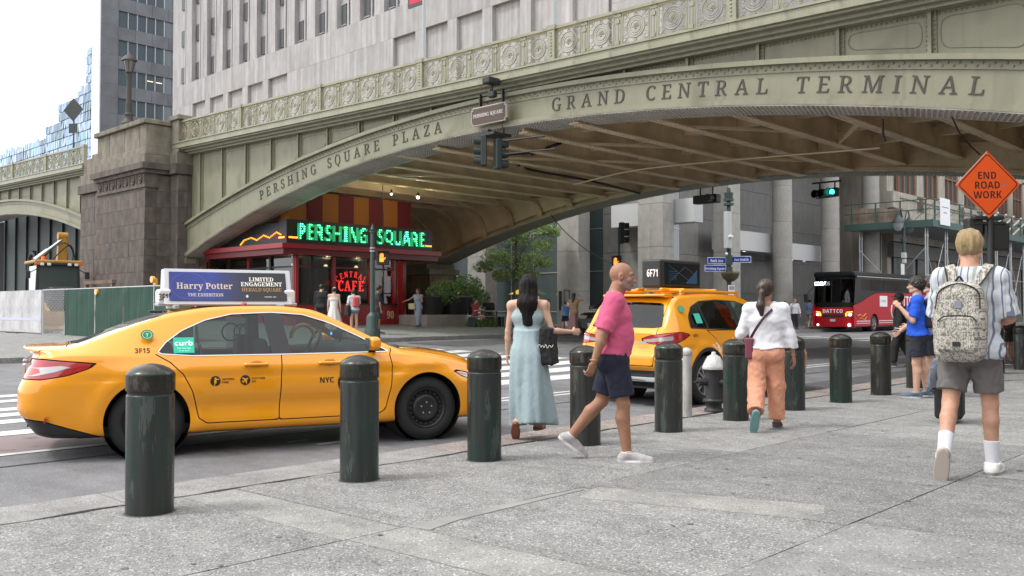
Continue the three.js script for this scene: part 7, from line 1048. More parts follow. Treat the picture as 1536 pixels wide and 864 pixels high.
function fields(o, J) {
  const H = o.H, b = o.build || 1, ln = (o.lean || 0) * D2R, tw = (o.twist || 0) * D2R, cl = Math.cos(ln), sl = Math.sin(ln), ct = Math.cos(tw), st = Math.sin(tw), fem = o.fem ? 1 : 0, ww = (o.waist || 1), bel = o.belly || 0;
  const A = V(0, -.012 * H, 0), W = V(0, .105 * H, 0), C = V(0, .2 * H, 0), T_ = V(0, .255 * H, -.004);
  const D = {};
  D.torso = (x, y, z, off = 0) => { const px = x - J.P.x, py = y - J.P.y, pz = z - J.P.z, v = py * cl + pz * sl, r0 = -py * sl + pz * cl, u = px * ct - r0 * st, w = px * st + r0 * ct; const k = .7; // the torso is wider than deep
    let d = smin(cap(u * k, v, w, A, W, (fem ? .07 : .064) * H * b, (fem ? .05 : .06) * H * b * ww), cap(u * k, v, w, W, C, (fem ? .05 : .06) * H * b * ww, .068 * H * b), .05); d = smin(d, cap(u * .62, v, w, C, T_, .066 * H * b, .045 * H * b), .04); d = smin(d, cap(u, v, w, gl0, gl1, .055 * H * b, .055 * H * b), .04);
    if (bel) d = smin(d, ell(u, v, w, be0, .085 * H * bel, .075 * H, .055 * H * bel), .05); if (fem) for (const q of br0) d = smin(d, ell(u, v, w, q, .036 * H, .036 * H, .03 * H), .03); return d - off; };
  D.shoulders = (x, y, z, off = 0) => smin(cap(x, y, z, J.shoL, J.shoR, .034 * H * b, .034 * H * b), smin(cap(x, y, z, J.shoL, J.neck, .03 * H * b, .03 * H), cap(x, y, z, J.shoR, J.neck, .03 * H * b, .03 * H), .03), .03) - off;
  const nk0 = J.neck.clone().add(V(0, -.02, 0)), nkb = (o.neckR || 1); D.neck = (x, y, z, off = 0) => cap(x, y, z, nk0, J.head, (fem ? .031 : .037) * H * nkb, (fem ? .028 : .034) * H * nkb) - off;
  const gl0 = V(-.05 * H, -.025 * H, -.026 * H), gl1 = V(.05 * H, -.025 * H, -.026 * H), be0 = V(0, .1 * H, .03 * H), br0 = [-1, 1].map((s) => V(s * .042 * H, .2 * H, .05 * H));
  for (const s of ['L', 'R']) {
    const aw = b * (fem ? .86 : 1), el = J['elb' + s], so = J['sho' + s], wr = J['wri' + s], hp = J['hip' + s], kn = J['knee' + s], an = J['ank' + s], calf = kn.clone().lerp(an, .28).add(V(0, 0, -.012 * H));
    D['ua' + s] = (x, y, z, off = 0) => cap(x, y, z, so, el, .031 * H * aw, .0235 * H * aw) - off; const fm = el.clone().lerp(wr, .3); D['fa' + s] = (x, y, z, off = 0) => smin(cap(x, y, z, el, fm, .0235 * H * aw, .0245 * H * aw), cap(x, y, z, fm, wr, .0245 * H * aw, .0155 * H * aw), .015) - off;
    D['th' + s] = (x, y, z, off = 0) => cap(x, y, z, hp, kn, .052 * H * b, .032 * H * b) - off; D['sn' + s] = (x, y, z, off = 0) => smin(cap(x, y, z, kn, an, .03 * H * b, .0205 * H * b), smin(cap(x, y, z, kn, calf, .026 * H * b, .031 * H * b), cap(x, y, z, calf, an, .031 * H * b, .019 * H * b), .02), .02) - off;
    const f = J['f' + s], heel = an.clone().addScaledVector(f, -.022 * H).addScaledVector(J['fu' + s], -.0205 * H), ball = an.clone().addScaledVector(f, .075 * H).addScaledVector(J['fu' + s], -.0225 * H), toe = an.clone().addScaledVector(f, .112 * H).addScaledVector(J['fu' + s], -.026 * H);
    D['ft' + s] = (x, y, z, off = 0) => smin(smin(cap(x, y, z, an, heel, .022 * H, .02 * H), cap(x, y, z, an, ball, .021 * H, .0175 * H), .02), cap(x, y, z, ball, toe, .0185 * H, .013 * H), .015) - off;
  }
  D.body = (x, y, z) => { let d = D.torso(x, y, z); d = smin(d, D.shoulders(x, y, z), .04); d = smin(d, D.neck(x, y, z), .025); for (const s of ['L', 'R']) { d = smin(d, D['ua' + s](x, y, z), .03); d = smin(d, D['fa' + s](x, y, z), .012); d = smin(d, D['th' + s](x, y, z), .035); d = smin(d, D['sn' + s](x, y, z), .02); d = smin(d, D['ft' + s](x, y, z), .015); } return d; };
  return D;
}
// head, centred on the origin, facing +z, for a height of 0.235
const headCache = {};
function headGeo(kind, cell) {
  const fem = kind === 'fem', key = kind + cell; if (headCache[key]) return headCache[key];
  const j = fem ? .92 : 1, Q = [V(0, .03, -.012), V(0, -.03, .03), V(.03, -.085, .05), V(.058 * j, -.06, -.005), V(0, -.094, .07), V(0, .012, .088), V(0, -.028, .112), V(.012, -.032, .1), V(.012, .032, .09), V(.05, .03, .067), V(.045, -.02, .06), V(.031, .012, .098), V(.031, .011, .078), V(0, -.058, .096), V(.018, -.06, .086), V(0, -.069, .093), V(.015, -.068, .086), V(.078, .0, -.012), V(.09, .002, -.008), V(0, -.05, -.02), V(0, -.16, -.028)];
  const f = (x, y, z) => { const ax = Math.abs(x); let d = ell(x, y, z, Q[0], .076, .092, .098); d = smin(d, ell(x, y, z, Q[1], .058 * j, .075, .062), .04); d = smin(d, cap(ax, y, z, Q[2], Q[3], .022 * j, .02), .03); d = smin(d, ell(x, y, z, Q[4], .024 * j, .02, .02), .02); d = smin(d, cap(x, y, z, Q[5], Q[6], .010, .0145), .014); d = smin(d, ell(ax, y, z, Q[7], .009, .008, .011), .01); d = smin(d, cap(ax, y, z, Q[8], Q[9], .010, .009), .014); d = smin(d, ell(ax, y, z, Q[10], .022, .02, .02), .02); d = Math.max(d, -ell(ax, y, z, Q[11], .017, .011, .016)); d = smin(d, ell(ax, y, z, Q[12], .0145, .0125, .0135), .004); d = smin(d, cap(ax, y, z, Q[13], Q[14], .007, .004), .006); d = smin(d, cap(ax, y, z, Q[15], Q[16], .0075, .004), .006); let e = ell(ax, y, z, Q[17], .012, .034, .021); e = Math.max(e, -ell(ax, y, z, Q[18], .008, .02, .012)); d = smin(d, e, .008); return smin(d, cap(x, y, z, Q[19], Q[20], .052 * j, .055 * j), .03); };
  return headCache[key] = mesher(f, V(-.11, -.16, -.13), V(.11, .14, .14), cell);
}
function handGeo(curl, cell) {
  const key = 'h' + curl + cell; if (headCache[key]) return headCache[key]; // wrist at the origin, fingers down -y, palm towards +z, thumb towards +x
  const bones = [[V(0, .02, 0), V(0, -.03, 0), .022, .024], [V(.022, -.03, 0), V(.024, -.085, .002), .017, .014], [V(-.022, -.03, 0), V(-.024, -.08, .002), .016, .013], [V(0, -.03, 0), V(.0, -.088, .0), .018, .014]];
  [[.029, .036, .027, .02], [.010, .041, .030, .022], [-.010, .038, .028, .021], [-.028, .030, .022, .018]].forEach(([x, a, b, c], i) => { let p = V(x, -.088 + (i === 3 ? .008 : i === 0 ? .003 : 0), .002), ang = .15 + curl * .5; for (const [L, r0, r1] of [[a, .0092, .0085], [b, .0085, .0078], [c, .0078, .0062]]) { const q = p.clone().add(V(x * .06, -Math.cos(ang) * L, Math.sin(ang) * L)); bones.push([p, q, r0, r1, 1]); p = q; ang += .22 + curl * .75; } });
  { let p = V(.022, -.022, .008), d = V(.7, -.6, .35 + curl * .3); for (const [L, r0, r1] of [[.04, .014, .0115], [.032, .0105, .0095], [.026, .0092, .007]]) { const q = p.clone().addScaledVector(d.clone().normalize(), L); bones.push([p, q, r0, r1, 1]); p = q; d.add(V(-.25 - curl * .3, -.3, .2 + curl * .4)); } }
  const f = (x, y, z) => { let d = 1; for (const [a, b, r0, r1, k] of bones) { const e = cap(x, y, k ? z : z * 1.35, a, b, r0, r1); d = smin(d, e, k ? .004 : .015); } return d; };
  return headCache[key] = mesher(f, V(-.06, -.21, -.05), V(.1, .06, .12), cell);
}
const skinM = std([1, 1, 1], .55, { vertexColors: true }), hairM = (c) => std(c, .45, { bumpMap: rep(T.grain, 8, 1), bumpScale: .006 });
const fabric = (c, o = {}) => std(c, .88, { bumpMap: rep(T.grain, 5), bumpScale: .0015, ...o });
const fold = (x, y, z, f = 1, s = 0) => { const n = noise(x * 8 * f + s, y * 5 * f + x * 3, z * 8 * f), m = noise(x * 13 * f + y * 6 + s, y * 10 * f - x * 5, z * 13 * f + 3); return n * .5 + (.22 - Math.abs(m)) * 1.5 + (.2 - Math.abs(noise(x * 7 - y * 9 + s, y * 5, z * 7))) * .8; };
function paintGeo(g, fn) { const p = g.attributes.position, c = new Float32Array(p.count * 3); for (let i = 0; i < p.count; i++) c.set(fn(p.getX(i), p.getY(i), p.getZ(i)), i * 3); g.setAttribute('color', new THREE.BufferAttribute(c, 3)); return g; }
// build one person: o = { label, at, heading, H, skin, cell, head, wear: (J, D, add) => ... }
function person(o) {
  const t = thing('person', o.label, 'person', o.at, o.heading, o.group), J = skeleton(o), D = fields(o, J), H = o.H, cell = o.cell || .012, sk = o.skin, near = cell < .02;
  const box = new THREE.Box3(); for (const k of Object.keys(J)) if (J[k].isVector3 && !/^f/.test(k)) box.expandByPoint(J[k]); box.expandByScalar(.28 * H / 1.75); box.min.y = Math.max(-.02, box.min.y);
  const bits = [mesher(D.body, box.min, box.max, cell, (x, y, z) => sk.map((v) => v * (1 + .16 * noise(x * 12, y * 12, z * 12) + .14 * noise(x * 45, y * 40, z * 45))))];
  const hs = H / 1.8 * (o.hs || 1), hg = headGeo(o.fem ? 'fem' : 'man', near ? .0055 : .012).clone(); const beard = o.beard;
  paintGeo(hg, (x, y, z) => { const ax = Math.abs(x); let c = sk.map((v) => v * (1 + .1 * noise(x * 30, y * 30, z * 30))); if (near || 1) { const ey = Math.hypot((ax - .031) / .0125, (y - .0115) / .0075); if (z > .07 && ey < 1) c = Math.hypot((ax - .031) / .0055, (y - .0115) / .006) < 1 ? [.02, .015, .01] : [.5, .47, .44]; else if (z > .06 && ax > .012 && ax < .052 && Math.abs(y - .035 + ax * .02) < .0055) c = o.brow || [.05, .035, .025]; else if (z > .075 && ax < .022 && y < -.053 && y > -.074) c = [sk[0] * .85, sk[1] * .55, sk[2] * .55]; else if (beard && y < -.035 + .02 * (ax / .06) && z > -.005 && !(y > -.05 && z > .095)) c = c.map((v, k) => lerp(v, beard[k], .55)); } return c; });
  const hm = new THREE.Matrix4().makeRotationFromEuler(new THREE.Euler((o.headPitch || 0) * D2R, (o.headYaw || 0) * D2R, 0, 'YXZ')).scale(V(hs, hs, hs)).setPosition(J.head); bits.push(hg.applyMatrix4(hm));
  if (near || o.hands) for (const s of ['L', 'R']) { const h = handGeo((o.curl || {})[s] ?? .5, near ? .0045 : .01).clone(), fd = J['fd' + s], sx = s === 'L' ? 1 : -1; h.setIndex(h.index.clone()); let palm = V(...((o.palm || {})[s] || [-sx, 0, .35])); const y = fd.clone().negate(); palm.addScaledVector(y, -palm.dot(y)).normalize(); const xx = V().crossVectors(y, palm), m = new THREE.Matrix4().makeBasis(xx.multiplyScalar(hs), y.multiplyScalar(hs), palm.multiplyScalar(hs)); const flip = new THREE.Matrix4().makeScale(((o.thumb || {})[s] ?? (s === 'L' ? 1 : -1)), 1, 1); h.applyMatrix4(flip); if (flip.elements[0] < 0) { const q = h.index.array; for (let k = 0; k < q.length; k += 3) { const w = q[k]; q[k] = q[k + 1]; q[k + 1] = w; } } h.applyMatrix4(m).translate(J['wri' + s].x, J['wri' + s].y, J['wri' + s].z); bits.push(paintGeo(h, (a, b, c) => sk.map((v) => v * (.97 + .1 * noise(a * 40, b * 40, c * 40))))); }
  mesh('body', bits, skinM, t);
  const inHead = new THREE.Matrix4().copy(hm).invert();
  const add = (name, f, mat, c2 = cell, colorFn, uvFn, pad = 0) => { const bb = box.clone(); if (pad) bb.expandByScalar(pad); const g = mesher(f, bb.min, bb.max, c2, colorFn, uvFn); if (g.attributes.position.count) return mesh(name, g, mat, t); };
  const hair = (name, f, mat, lo = [-.14, -.2, -.2], hi = [.14, .17, .14], c2 = near ? .006 : .012) => { const g = mesher(f, V(...lo), V(...hi), c2, null, (x, y, z) => [Math.atan2(x, -z) * .3, y]); return mesh(name, g.applyMatrix4(hm), mat, t); };
  o.wear(J, D, add, hair, t); return { t, J, D };
}
// ---- garments
const W_ = {
  shirt: (J, D, o) => (x, y, z) => { let d = smin(D.torso(x, y, z, o.off), D.shoulders(x, y, z, o.off * .8), .04); for (const s of ['L', 'R']) { let a = D['ua' + s](x, y, z, o.arm ?? o.off * 1.1); const so = J['sho' + s], el = J['elb' + s], wr = J['wri' + s]; if (o.sleeve <= 1) { const tt = along(x, y, z, so, el); a = Math.max(a - (o.flare || 0) * clamp(tt), (tt - o.sleeve) * so.distanceTo(el)); } else { const f = D['fa' + s](x, y, z, o.cuff ?? .012), tt = along(x, y, z, el, wr); a = smin(a, Math.max(f, (tt - (o.sleeve - 1)) * el.distanceTo(wr)), .03); } if (o.sleeve > 0) d = smin(d, a, .035); } 
    if (o.hem !== undefined) { const hy = o.hem, fl = clamp((J.waist.y - y) / .25) * (o.hang || 0); d -= fl; d = Math.max(d, hy - y + .012 * Math.sin(x * 19 + z * 13)); } if (d < .05 && d > -.05) d += (o.wr ?? .009) * fold(x, y, z, 1, o.s || 0); const nx = x - J.neck.x, ny = y - J.neck.y, nz = z - J.neck.z; d = Math.max(d, -(Math.hypot(nx, nz * .9, Math.max(0, -ny) * (o.vneck ? .5 : 1.3)) - (o.nr || .068)), (ny - (o.nt ?? .05))); return d; },
  pants: (J, D, o) => (x, y, z) => { let d = Math.max(D.torso(x, y, z, o.off), y - (J.P.y + o.top)); for (const s of ['L', 'R']) { const kn = J['knee' + s], an = J['ank' + s], hp = J['hip' + s]; let a = D['th' + s](x, y, z, o.off + (o.flare || 0) * clamp(along(x, y, z, hp, kn))); if (o.len <= 1) a = Math.max(a, (along(x, y, z, hp, kn) - o.len) * hp.distanceTo(kn)); else { const f = cap(x, y, z, kn, an, .033 * o.H + o.off + (o.flare || 0), .024 * o.H + o.off + (o.flare2 || .012)); a = smin(a, Math.max(f, (along(x, y, z, kn, an) - (o.len - 1)) * kn.distanceTo(an)), .04); } d = smin(d, a, .03); } return d < .05 && d > -.05 ? d + (o.wr ?? .009) * fold(x, y, z, 1.1, o.s || 3) : d; },
  shoes: (J, D, s, o = {}) => { const f = J['f' + s], an = J['ank' + s], u = J['fu' + s], H = o.H, so = .042 * H, ctr = an.clone().addScaledVector(f, .042 * H); return (x, y, z) => { const h = (x - an.x) * u.x + (y - an.y) * u.y + (z - an.z) * u.z; let d = D['ft' + s](x, y, z, o.off ?? .011); const a = (x - an.x) * f.x + (y - an.y) * f.y + (z - an.z) * f.z; const px = x - ctr.x, py = y - ctr.y, pz = z - ctr.z, l = px * f.x + py * f.y + pz * f.z, w = Math.sqrt(Math.max(0, px * px + py * py + pz * pz - l * l - ((px * u.x + py * u.y + pz * u.z) ** 2))); const sole = Math.max(Math.hypot(l / (.088 * H), w / (.029 * H)) * .05 - .05, Math.abs(h + so - .012) - .014); d = smin(d, sole, .012); return Math.max(d, h - (o.top ?? .012), -(h + so)); }; },
  socks: (J, D, s, t) => (x, y, z) => Math.max(D['sn' + s](x, y, z, .006), -(along(x, y, z, J['knee' + s], J['ank' + s]) - t) * .4),
};
const shoeColor = (J, s, H, up, sole) => (x, y, z) => { const an = J['ank' + s], u = J['fu' + s], h = (x - an.x) * u.x + (y - an.y) * u.y + (z - an.z) * u.z; return h < -.042 * H + .026 ? sole : up; };
const vcM = std([1, 1, 1], .75, { vertexColors: true });
const chC = V(0, .03, -.014), capHair = (thick, line, cut = 0, seedv = 0) => (x, y, z) => { let d = ell(x, y, z, chC, .077 + thick, .093 + thick, .1 + thick); if (d < .04 && d > -.04) d += .004 * noise(x * 60 + seedv, y * 9, z * 60) + .003 * noise(x * 25, y * 6 + seedv, z * 25); d = Math.max(d, -(y * .75 - z * .66 - line)); return Math.max(d, cut - y - .12); };
// ---------------------------------------------------------------- people
const hd = (a) => (133.82 - a) * D2R; // 0 walks away from the viewer, 90 to the right of the picture, -90 to the left
const SK = { tan: [.36, .18, .11], light: [.52, .31, .22], brown: [.23, .11, .06], dark: [.05, .03, .022] };
const place = (px, py) => { const p = onG(px, py); return [p.x, p.y, p.z]; };
const world = (P, v) => v.clone().applyMatrix4(P.t.matrixWorld);
// a carried thing gets its own top-level group in the carrier's frame
function carried(P, name, label, cat) { const g = thing(name, label, cat, P.t.position, P.t.rotation.y); return g; }
const blob = (g, name, f, c, s, cell, mat, uvFn) => mesh(name, mesher(f, c.clone().sub(s), c.clone().add(s), cell, null, uvFn), mat, g);
const rb = (x, y, z, c, sx, sy, sz, r) => { const qx = Math.abs(x - c.x) - sx + r, qy = Math.abs(y - c.y) - sy + r, qz = Math.abs(z - c.z) - sz + r; return Math.hypot(Math.max(qx, 0), Math.max(qy, 0), Math.max(qz, 0)) + Math.min(Math.max(qx, qy, qz), 0) - r; };
const strap = (g, pts, w, mat, name = 'strap', nrm) => { const c = new THREE.CatmullRomCurve3(pts), n = 30; mesh(name, sheet((u, v) => { const p = c.getPoint(u), t = c.getTangent(u), side = t.clone().cross(nrm || V(0, 0, 1)).normalize(); return p.addScaledVector(side, (v - .5) * w); }, n, 1), mat, g); };
{ // woman in the long blue dress
  const H = 1.68, dress = std([.36, .47, .50], .85, { map: canvasTex(128, 128, (g) => { g.fillStyle = '#f0f0f0'; g.fillRect(0, 0, 128, 128); g.fillStyle = '#ffffff'; for (const [x, y] of [[32, 32], [96, 96]]) { g.beginPath(); g.arc(x, y, 11, 0, 7); g.fill(); } }), bumpMap: rep(T.grain, 6), bumpScale: .001 }); dress.map.wrapS = dress.map.wrapT = THREE.RepeatWrapping; dress.map.repeat.set(16, 16); dress.color.setRGB(.34, .435, .46);
  const P = person({ label: 'woman with long dark hair in pale blue dress carrying a black tote', at: place(792, 657), heading: hd(14), H, fem: 1, skin: SK.light, cell: .011, build: .92, lean: 2, legs: { R: [7, 0, 1, 0], L: [-3, -17, 1, -50] }, arms: { L: [.16, -1, .02, .06, -1, .12], R: [.30, -1, -.12, .75, -.05, .62] }, curl: { L: .5, R: .95 }, headYaw: 6,
    wear: (J, D, add, hair) => {
      const w = J.waist;
      add('dress', (x, y, z) => { let b = D.torso(x, y, z, .012); b = Math.max(b, y - (w.y + .255) - .1 * (z - w.z), -(y - w.y + .05)); const t = (w.y + .02 - y), q = clamp(t / .95), a = Math.atan2(x - w.x, z - w.z), r = .125 + .05 * sstep(0, .3, q) + .035 * q + .030 * q * Math.sin(a * 5 + 1 + q * 2) + .012 * q * Math.sin(a * 13 + 2) + .003 * fold(x, y, z); const k = Math.hypot((x - w.x + .075 * q * q) * .92, (z - w.z + .02 + .05 * q) * 1.06) - r; let s = Math.max(k * .85, -(t), y - w.y - .02, (.165 + .03 * Math.sin(a * 2 + .6)) - y); const v = smin(b, s, .05) + .0035 * fold(x * 1.2, y * .35, z * 1.2, 1.2, 2); return v; }, dress, .011, null, (x, y, z) => [Math.atan2(x, z) * .22, y], .12);
      for (const s of ['L', 'R']) add('dress_strap', (x, y, z) => { const a = V((s === 'L' ? 1 : -1) * .062 * H, w.y + .22, w.z - .075), b = J['sho' + s].clone().lerp(J.neck, .35).add(V(0, .03, 0)), c = V(a.x, w.y + .24, w.z + .1); return smin(cap(x, y, z, a, b, .008, .008), cap(x, y, z, b, c, .008, .008), .004); }, dress, .006);
      hair('hair', (x, y, z) => { let d = capHair(.02, -.012)(x, y, z); const k = smin(cap(x * .72, y, z * 1.05, V(0, .01, -.075), V(.0, -.2, -.115), .068, .075), cap(x * .72, y, z * 1.05, V(0, -.2, -.115), V(-.005, -.43, -.14), .075, .036), .06); d = smin(d, k, .03); d = smin(d, cap(Math.abs(x), y, z, V(.085, .0, -.02), V(.092, -.22, -.03), .026, .018), .03); return d + .010 * noise(x * 34, y * 3.2, z * 34) + .005 * noise(x * 90, y * 6, z * 90); }, phy([.008, .0065, .006], .6, { specularIntensity: .35 }), [-.19, -.56, -.24], [.19, .17, .12], .007);
      for (const s of ['L', 'R']) add('sandal', W_.shoes(J, D, s, { H, off: .003, top: -.028 }), std([.20, .075, .035], .6), .008);
    } });
  const J = P.J, g = carried(P, 'tote_bag', 'black tote bag with white script on the arm of the dress woman', 'bag'), c = J.wriR.clone().add(V(.02, -.16, -.04)).lerp(J.hipR.clone().add(V(-.15, .12, 0)), .75).add(V(.07, -.07, .02)), bm = fabric([.012, .012, .014]);
  blob(g, 'bag', (x, y, z) => rb(x, y, z, c, .07 + .025 * clamp((c.y - y) * 4), .20, .17 + .02 * clamp((c.y - y) * 4), .03) + .012 * fold(x, y, z, 1.3, 5), c, V(.2, .3, .3), .009, bm); strap(g, [c.clone().add(V(0, .19, -.1)), J.shoR.clone().add(V(-.05, .045, -.06)), J.shoR.clone().add(V(-.05, .05, .05)), c.clone().add(V(0, .19, .1))], .02, bm, 'handle', V(1, 0, 0));
  const sc = mesh('script_print', tube([[0, 0, 0], [.02, .03, 0], [.04, 0, 0], [.055, .02, 0], [.07, -.005, 0], [.09, .03, 0], [.105, -.01, 0], [.13, .02, 0], [.15, .0, 0], [.17, .03, 0]], .004, 40, 4), std([.6, .58, .5], .6), g); sc.position.copy(c).add(V(.0, -.01, -.198)); sc.rotation.y = Math.PI; sc.position.x += .075;
}
{ // man in the pink polo
  const H = 1.80, pink = fabric([.56, .092, .19]), navy = fabric([.008, .01, .026]), gs = [.37, .355, .35];
  const P = person({ label: 'bald man in pink polo and navy shorts walking with arms behind his back', at: place(922, 691), heading: hd(95), H, hs: 1.06, neckR: 1.12, skin: [.30, .145, .085], cell: .011, build: 1.02, waist: 1.1, belly: 1.0, sw: .112, lean: 1, nod: 16, headPitch: 6, legs: { R: [10, 4, 2, 0], L: [-15, -41, 2, -38] }, arms: { R: [.16, -1, -.36, -.02, -1, -.34], L: [.18, -.95, -.42, -1.0, -.22, -.10] }, curl: { R: .9, L: .9 }, beard: [.24, .19, .165], brow: [.10, .08, .07],
    palm: { R: [1, 0, -.6], L: [0, -.3, 1] },
    wear: (J, D, add) => {
      const hem = J.P.y + .005;
      add('polo_shirt', (x, y, z) => { let d = W_.shirt(J, D, { off: .02, sleeve: .92, flare: .016, hem, hang: .02, nr: .062, nt: .035, wr: .008, s: 2 })(x, y, z); const cy = y - J.neck.y - .012 - .10 * (z - J.neck.z) * -1, r = Math.hypot(x - J.neck.x, (z - J.neck.z - .012) * .92); const collar = Math.max(Math.abs(r - .074 + cy * .25) - .006, Math.abs(cy) - .026, (z - J.neck.z) - .062); return Math.min(d, collar); }, pink, .010);
      add('shorts', W_.pants(J, D, { H, off: .022, flare: .03, top: .09, len: .84, wr: .008 }), navy, .010);
      for (const s of ['L', 'R']) { add('sock', W_.socks(J, D, s, .93), fabric([.55, .54, .54]), .009); add('shoe', W_.shoes(J, D, s, { H, off: .013, top: .02 }), vcM, .007, shoeColor(J, s, H, gs, [.62, .61, .6])); }
      add('bracelet', (x, y, z) => Math.hypot(Math.hypot(x - J.wriR.x, z - J.wriR.z) - .033, y - J.wriR.y - .02) - .005, std([.5, .28, .1], .4), .005);
      add('buttons', (x, y, z) => { let d = 1; for (let k = 0; k < 3; k++) { const c = J.S(0, .262 * H - k * .045, .075 * H + .01); d = Math.min(d, Math.hypot(x - c.x, y - c.y, z - c.z) - .008); } return d; }, std([.5, .08, .2], .5), .005)?.userData && 0;
    } });
}
{ // woman in orange trousers
  const H = 1.70, white_ = fabric([.66, .65, .68]), org = fabric([.58, .265, .165]);
  const P = person({ label: 'woman in white top and orange trousers with ponytail and crossbody bag', at: place(1150, 644), heading: hd(16), H, fem: 1, hs: 1.05, neckR: 1.05, skin: [.34, .17, .11], cell: .011, build: 1.05, waist: 1.15, legs: { R: [6, 0, 3, 0], L: [-12, -46, 3, -70] }, arms: { R: [.26, -1, .05, .16, -1, .16], L: [.34, -1, -.02, -.25, -.05, 1] }, curl: { R: .35, L: .7 }, headYaw: -18,
    wear: (J, D, add, hair) => {
      add('top', W_.shirt(J, D, { off: .016, arm: .02, sleeve: 1.62, cuff: .03, hem: J.P.y + .02, hang: .018, nr: .074, nt: .05, wr: .007, s: 7 }), white_, .010);
      add('trousers', W_.pants(J, D, { H, off: .014, flare: .028, flare2: .032, top: .075, len: 1.9, wr: .009, s: 5 }), org, .010);
      hair('hair', (x, y, z) => { let d = capHair(.018, -.018)(x, y, z); d = smin(d, smin(ell(x, y, z, V(0, -.02, -.125), .034, .034, .03), smin(cap(x, y, z, V(0, -.03, -.13), V(.012, -.17, -.15), .03, .045), cap(x, y, z, V(.012, -.17, -.15), V(.0, -.30, -.14), .045, .018), .03), .02), .02); return d + .006 * noise(x * 45, y * 8, z * 45); }, std([.035, .018, .012], .42), [-.14, -.36, -.24], [.14, .17, .12]);
      for (const s of ['L', 'R']) add('shoe', W_.shoes(J, D, s, { H, off: .012, top: .012 }), vcM, .007, shoeColor(J, s, H, [.05, .018, .025], [.14, .26, .27]));
      add('bracelet', (x, y, z) => Math.hypot(Math.hypot(x - J.wriR.x, z - J.wriR.z) - .03, y - J.wriR.y - .01) - .004, std([.6, .4, .3], .4), .005);
    } });
  const J = P.J, g = carried(P, 'crossbody_bag', 'maroon crossbody bag on the hip of the orange trouser woman', 'bag'), c = V(.185, J.P.y + .02, -.05), bm = std([.17, .035, .06], .5);
  blob(g, 'bag', (x, y, z) => rb(x, y, z, c, .045, .12, .085, .02), c, V(.12, .2, .18), .008, bm); mesh('flap', rbox(.098, .02, .17, .006, c.x, c.y + .11, c.z), std([.30, .10, .13], .5), g);
  strap(g, [c.clone().add(V(-.02, .12, -.05)), V(.11, J.P.y + .24, -.155), V(.02, J.P.y + .37, -.158), V(-.07, J.neck.y - .045, -.1), V(-.10, J.neck.y - .01, -.01), V(-.06, J.neck.y - .10, .1)], .03, std([.05, .02, .03], .6));
}
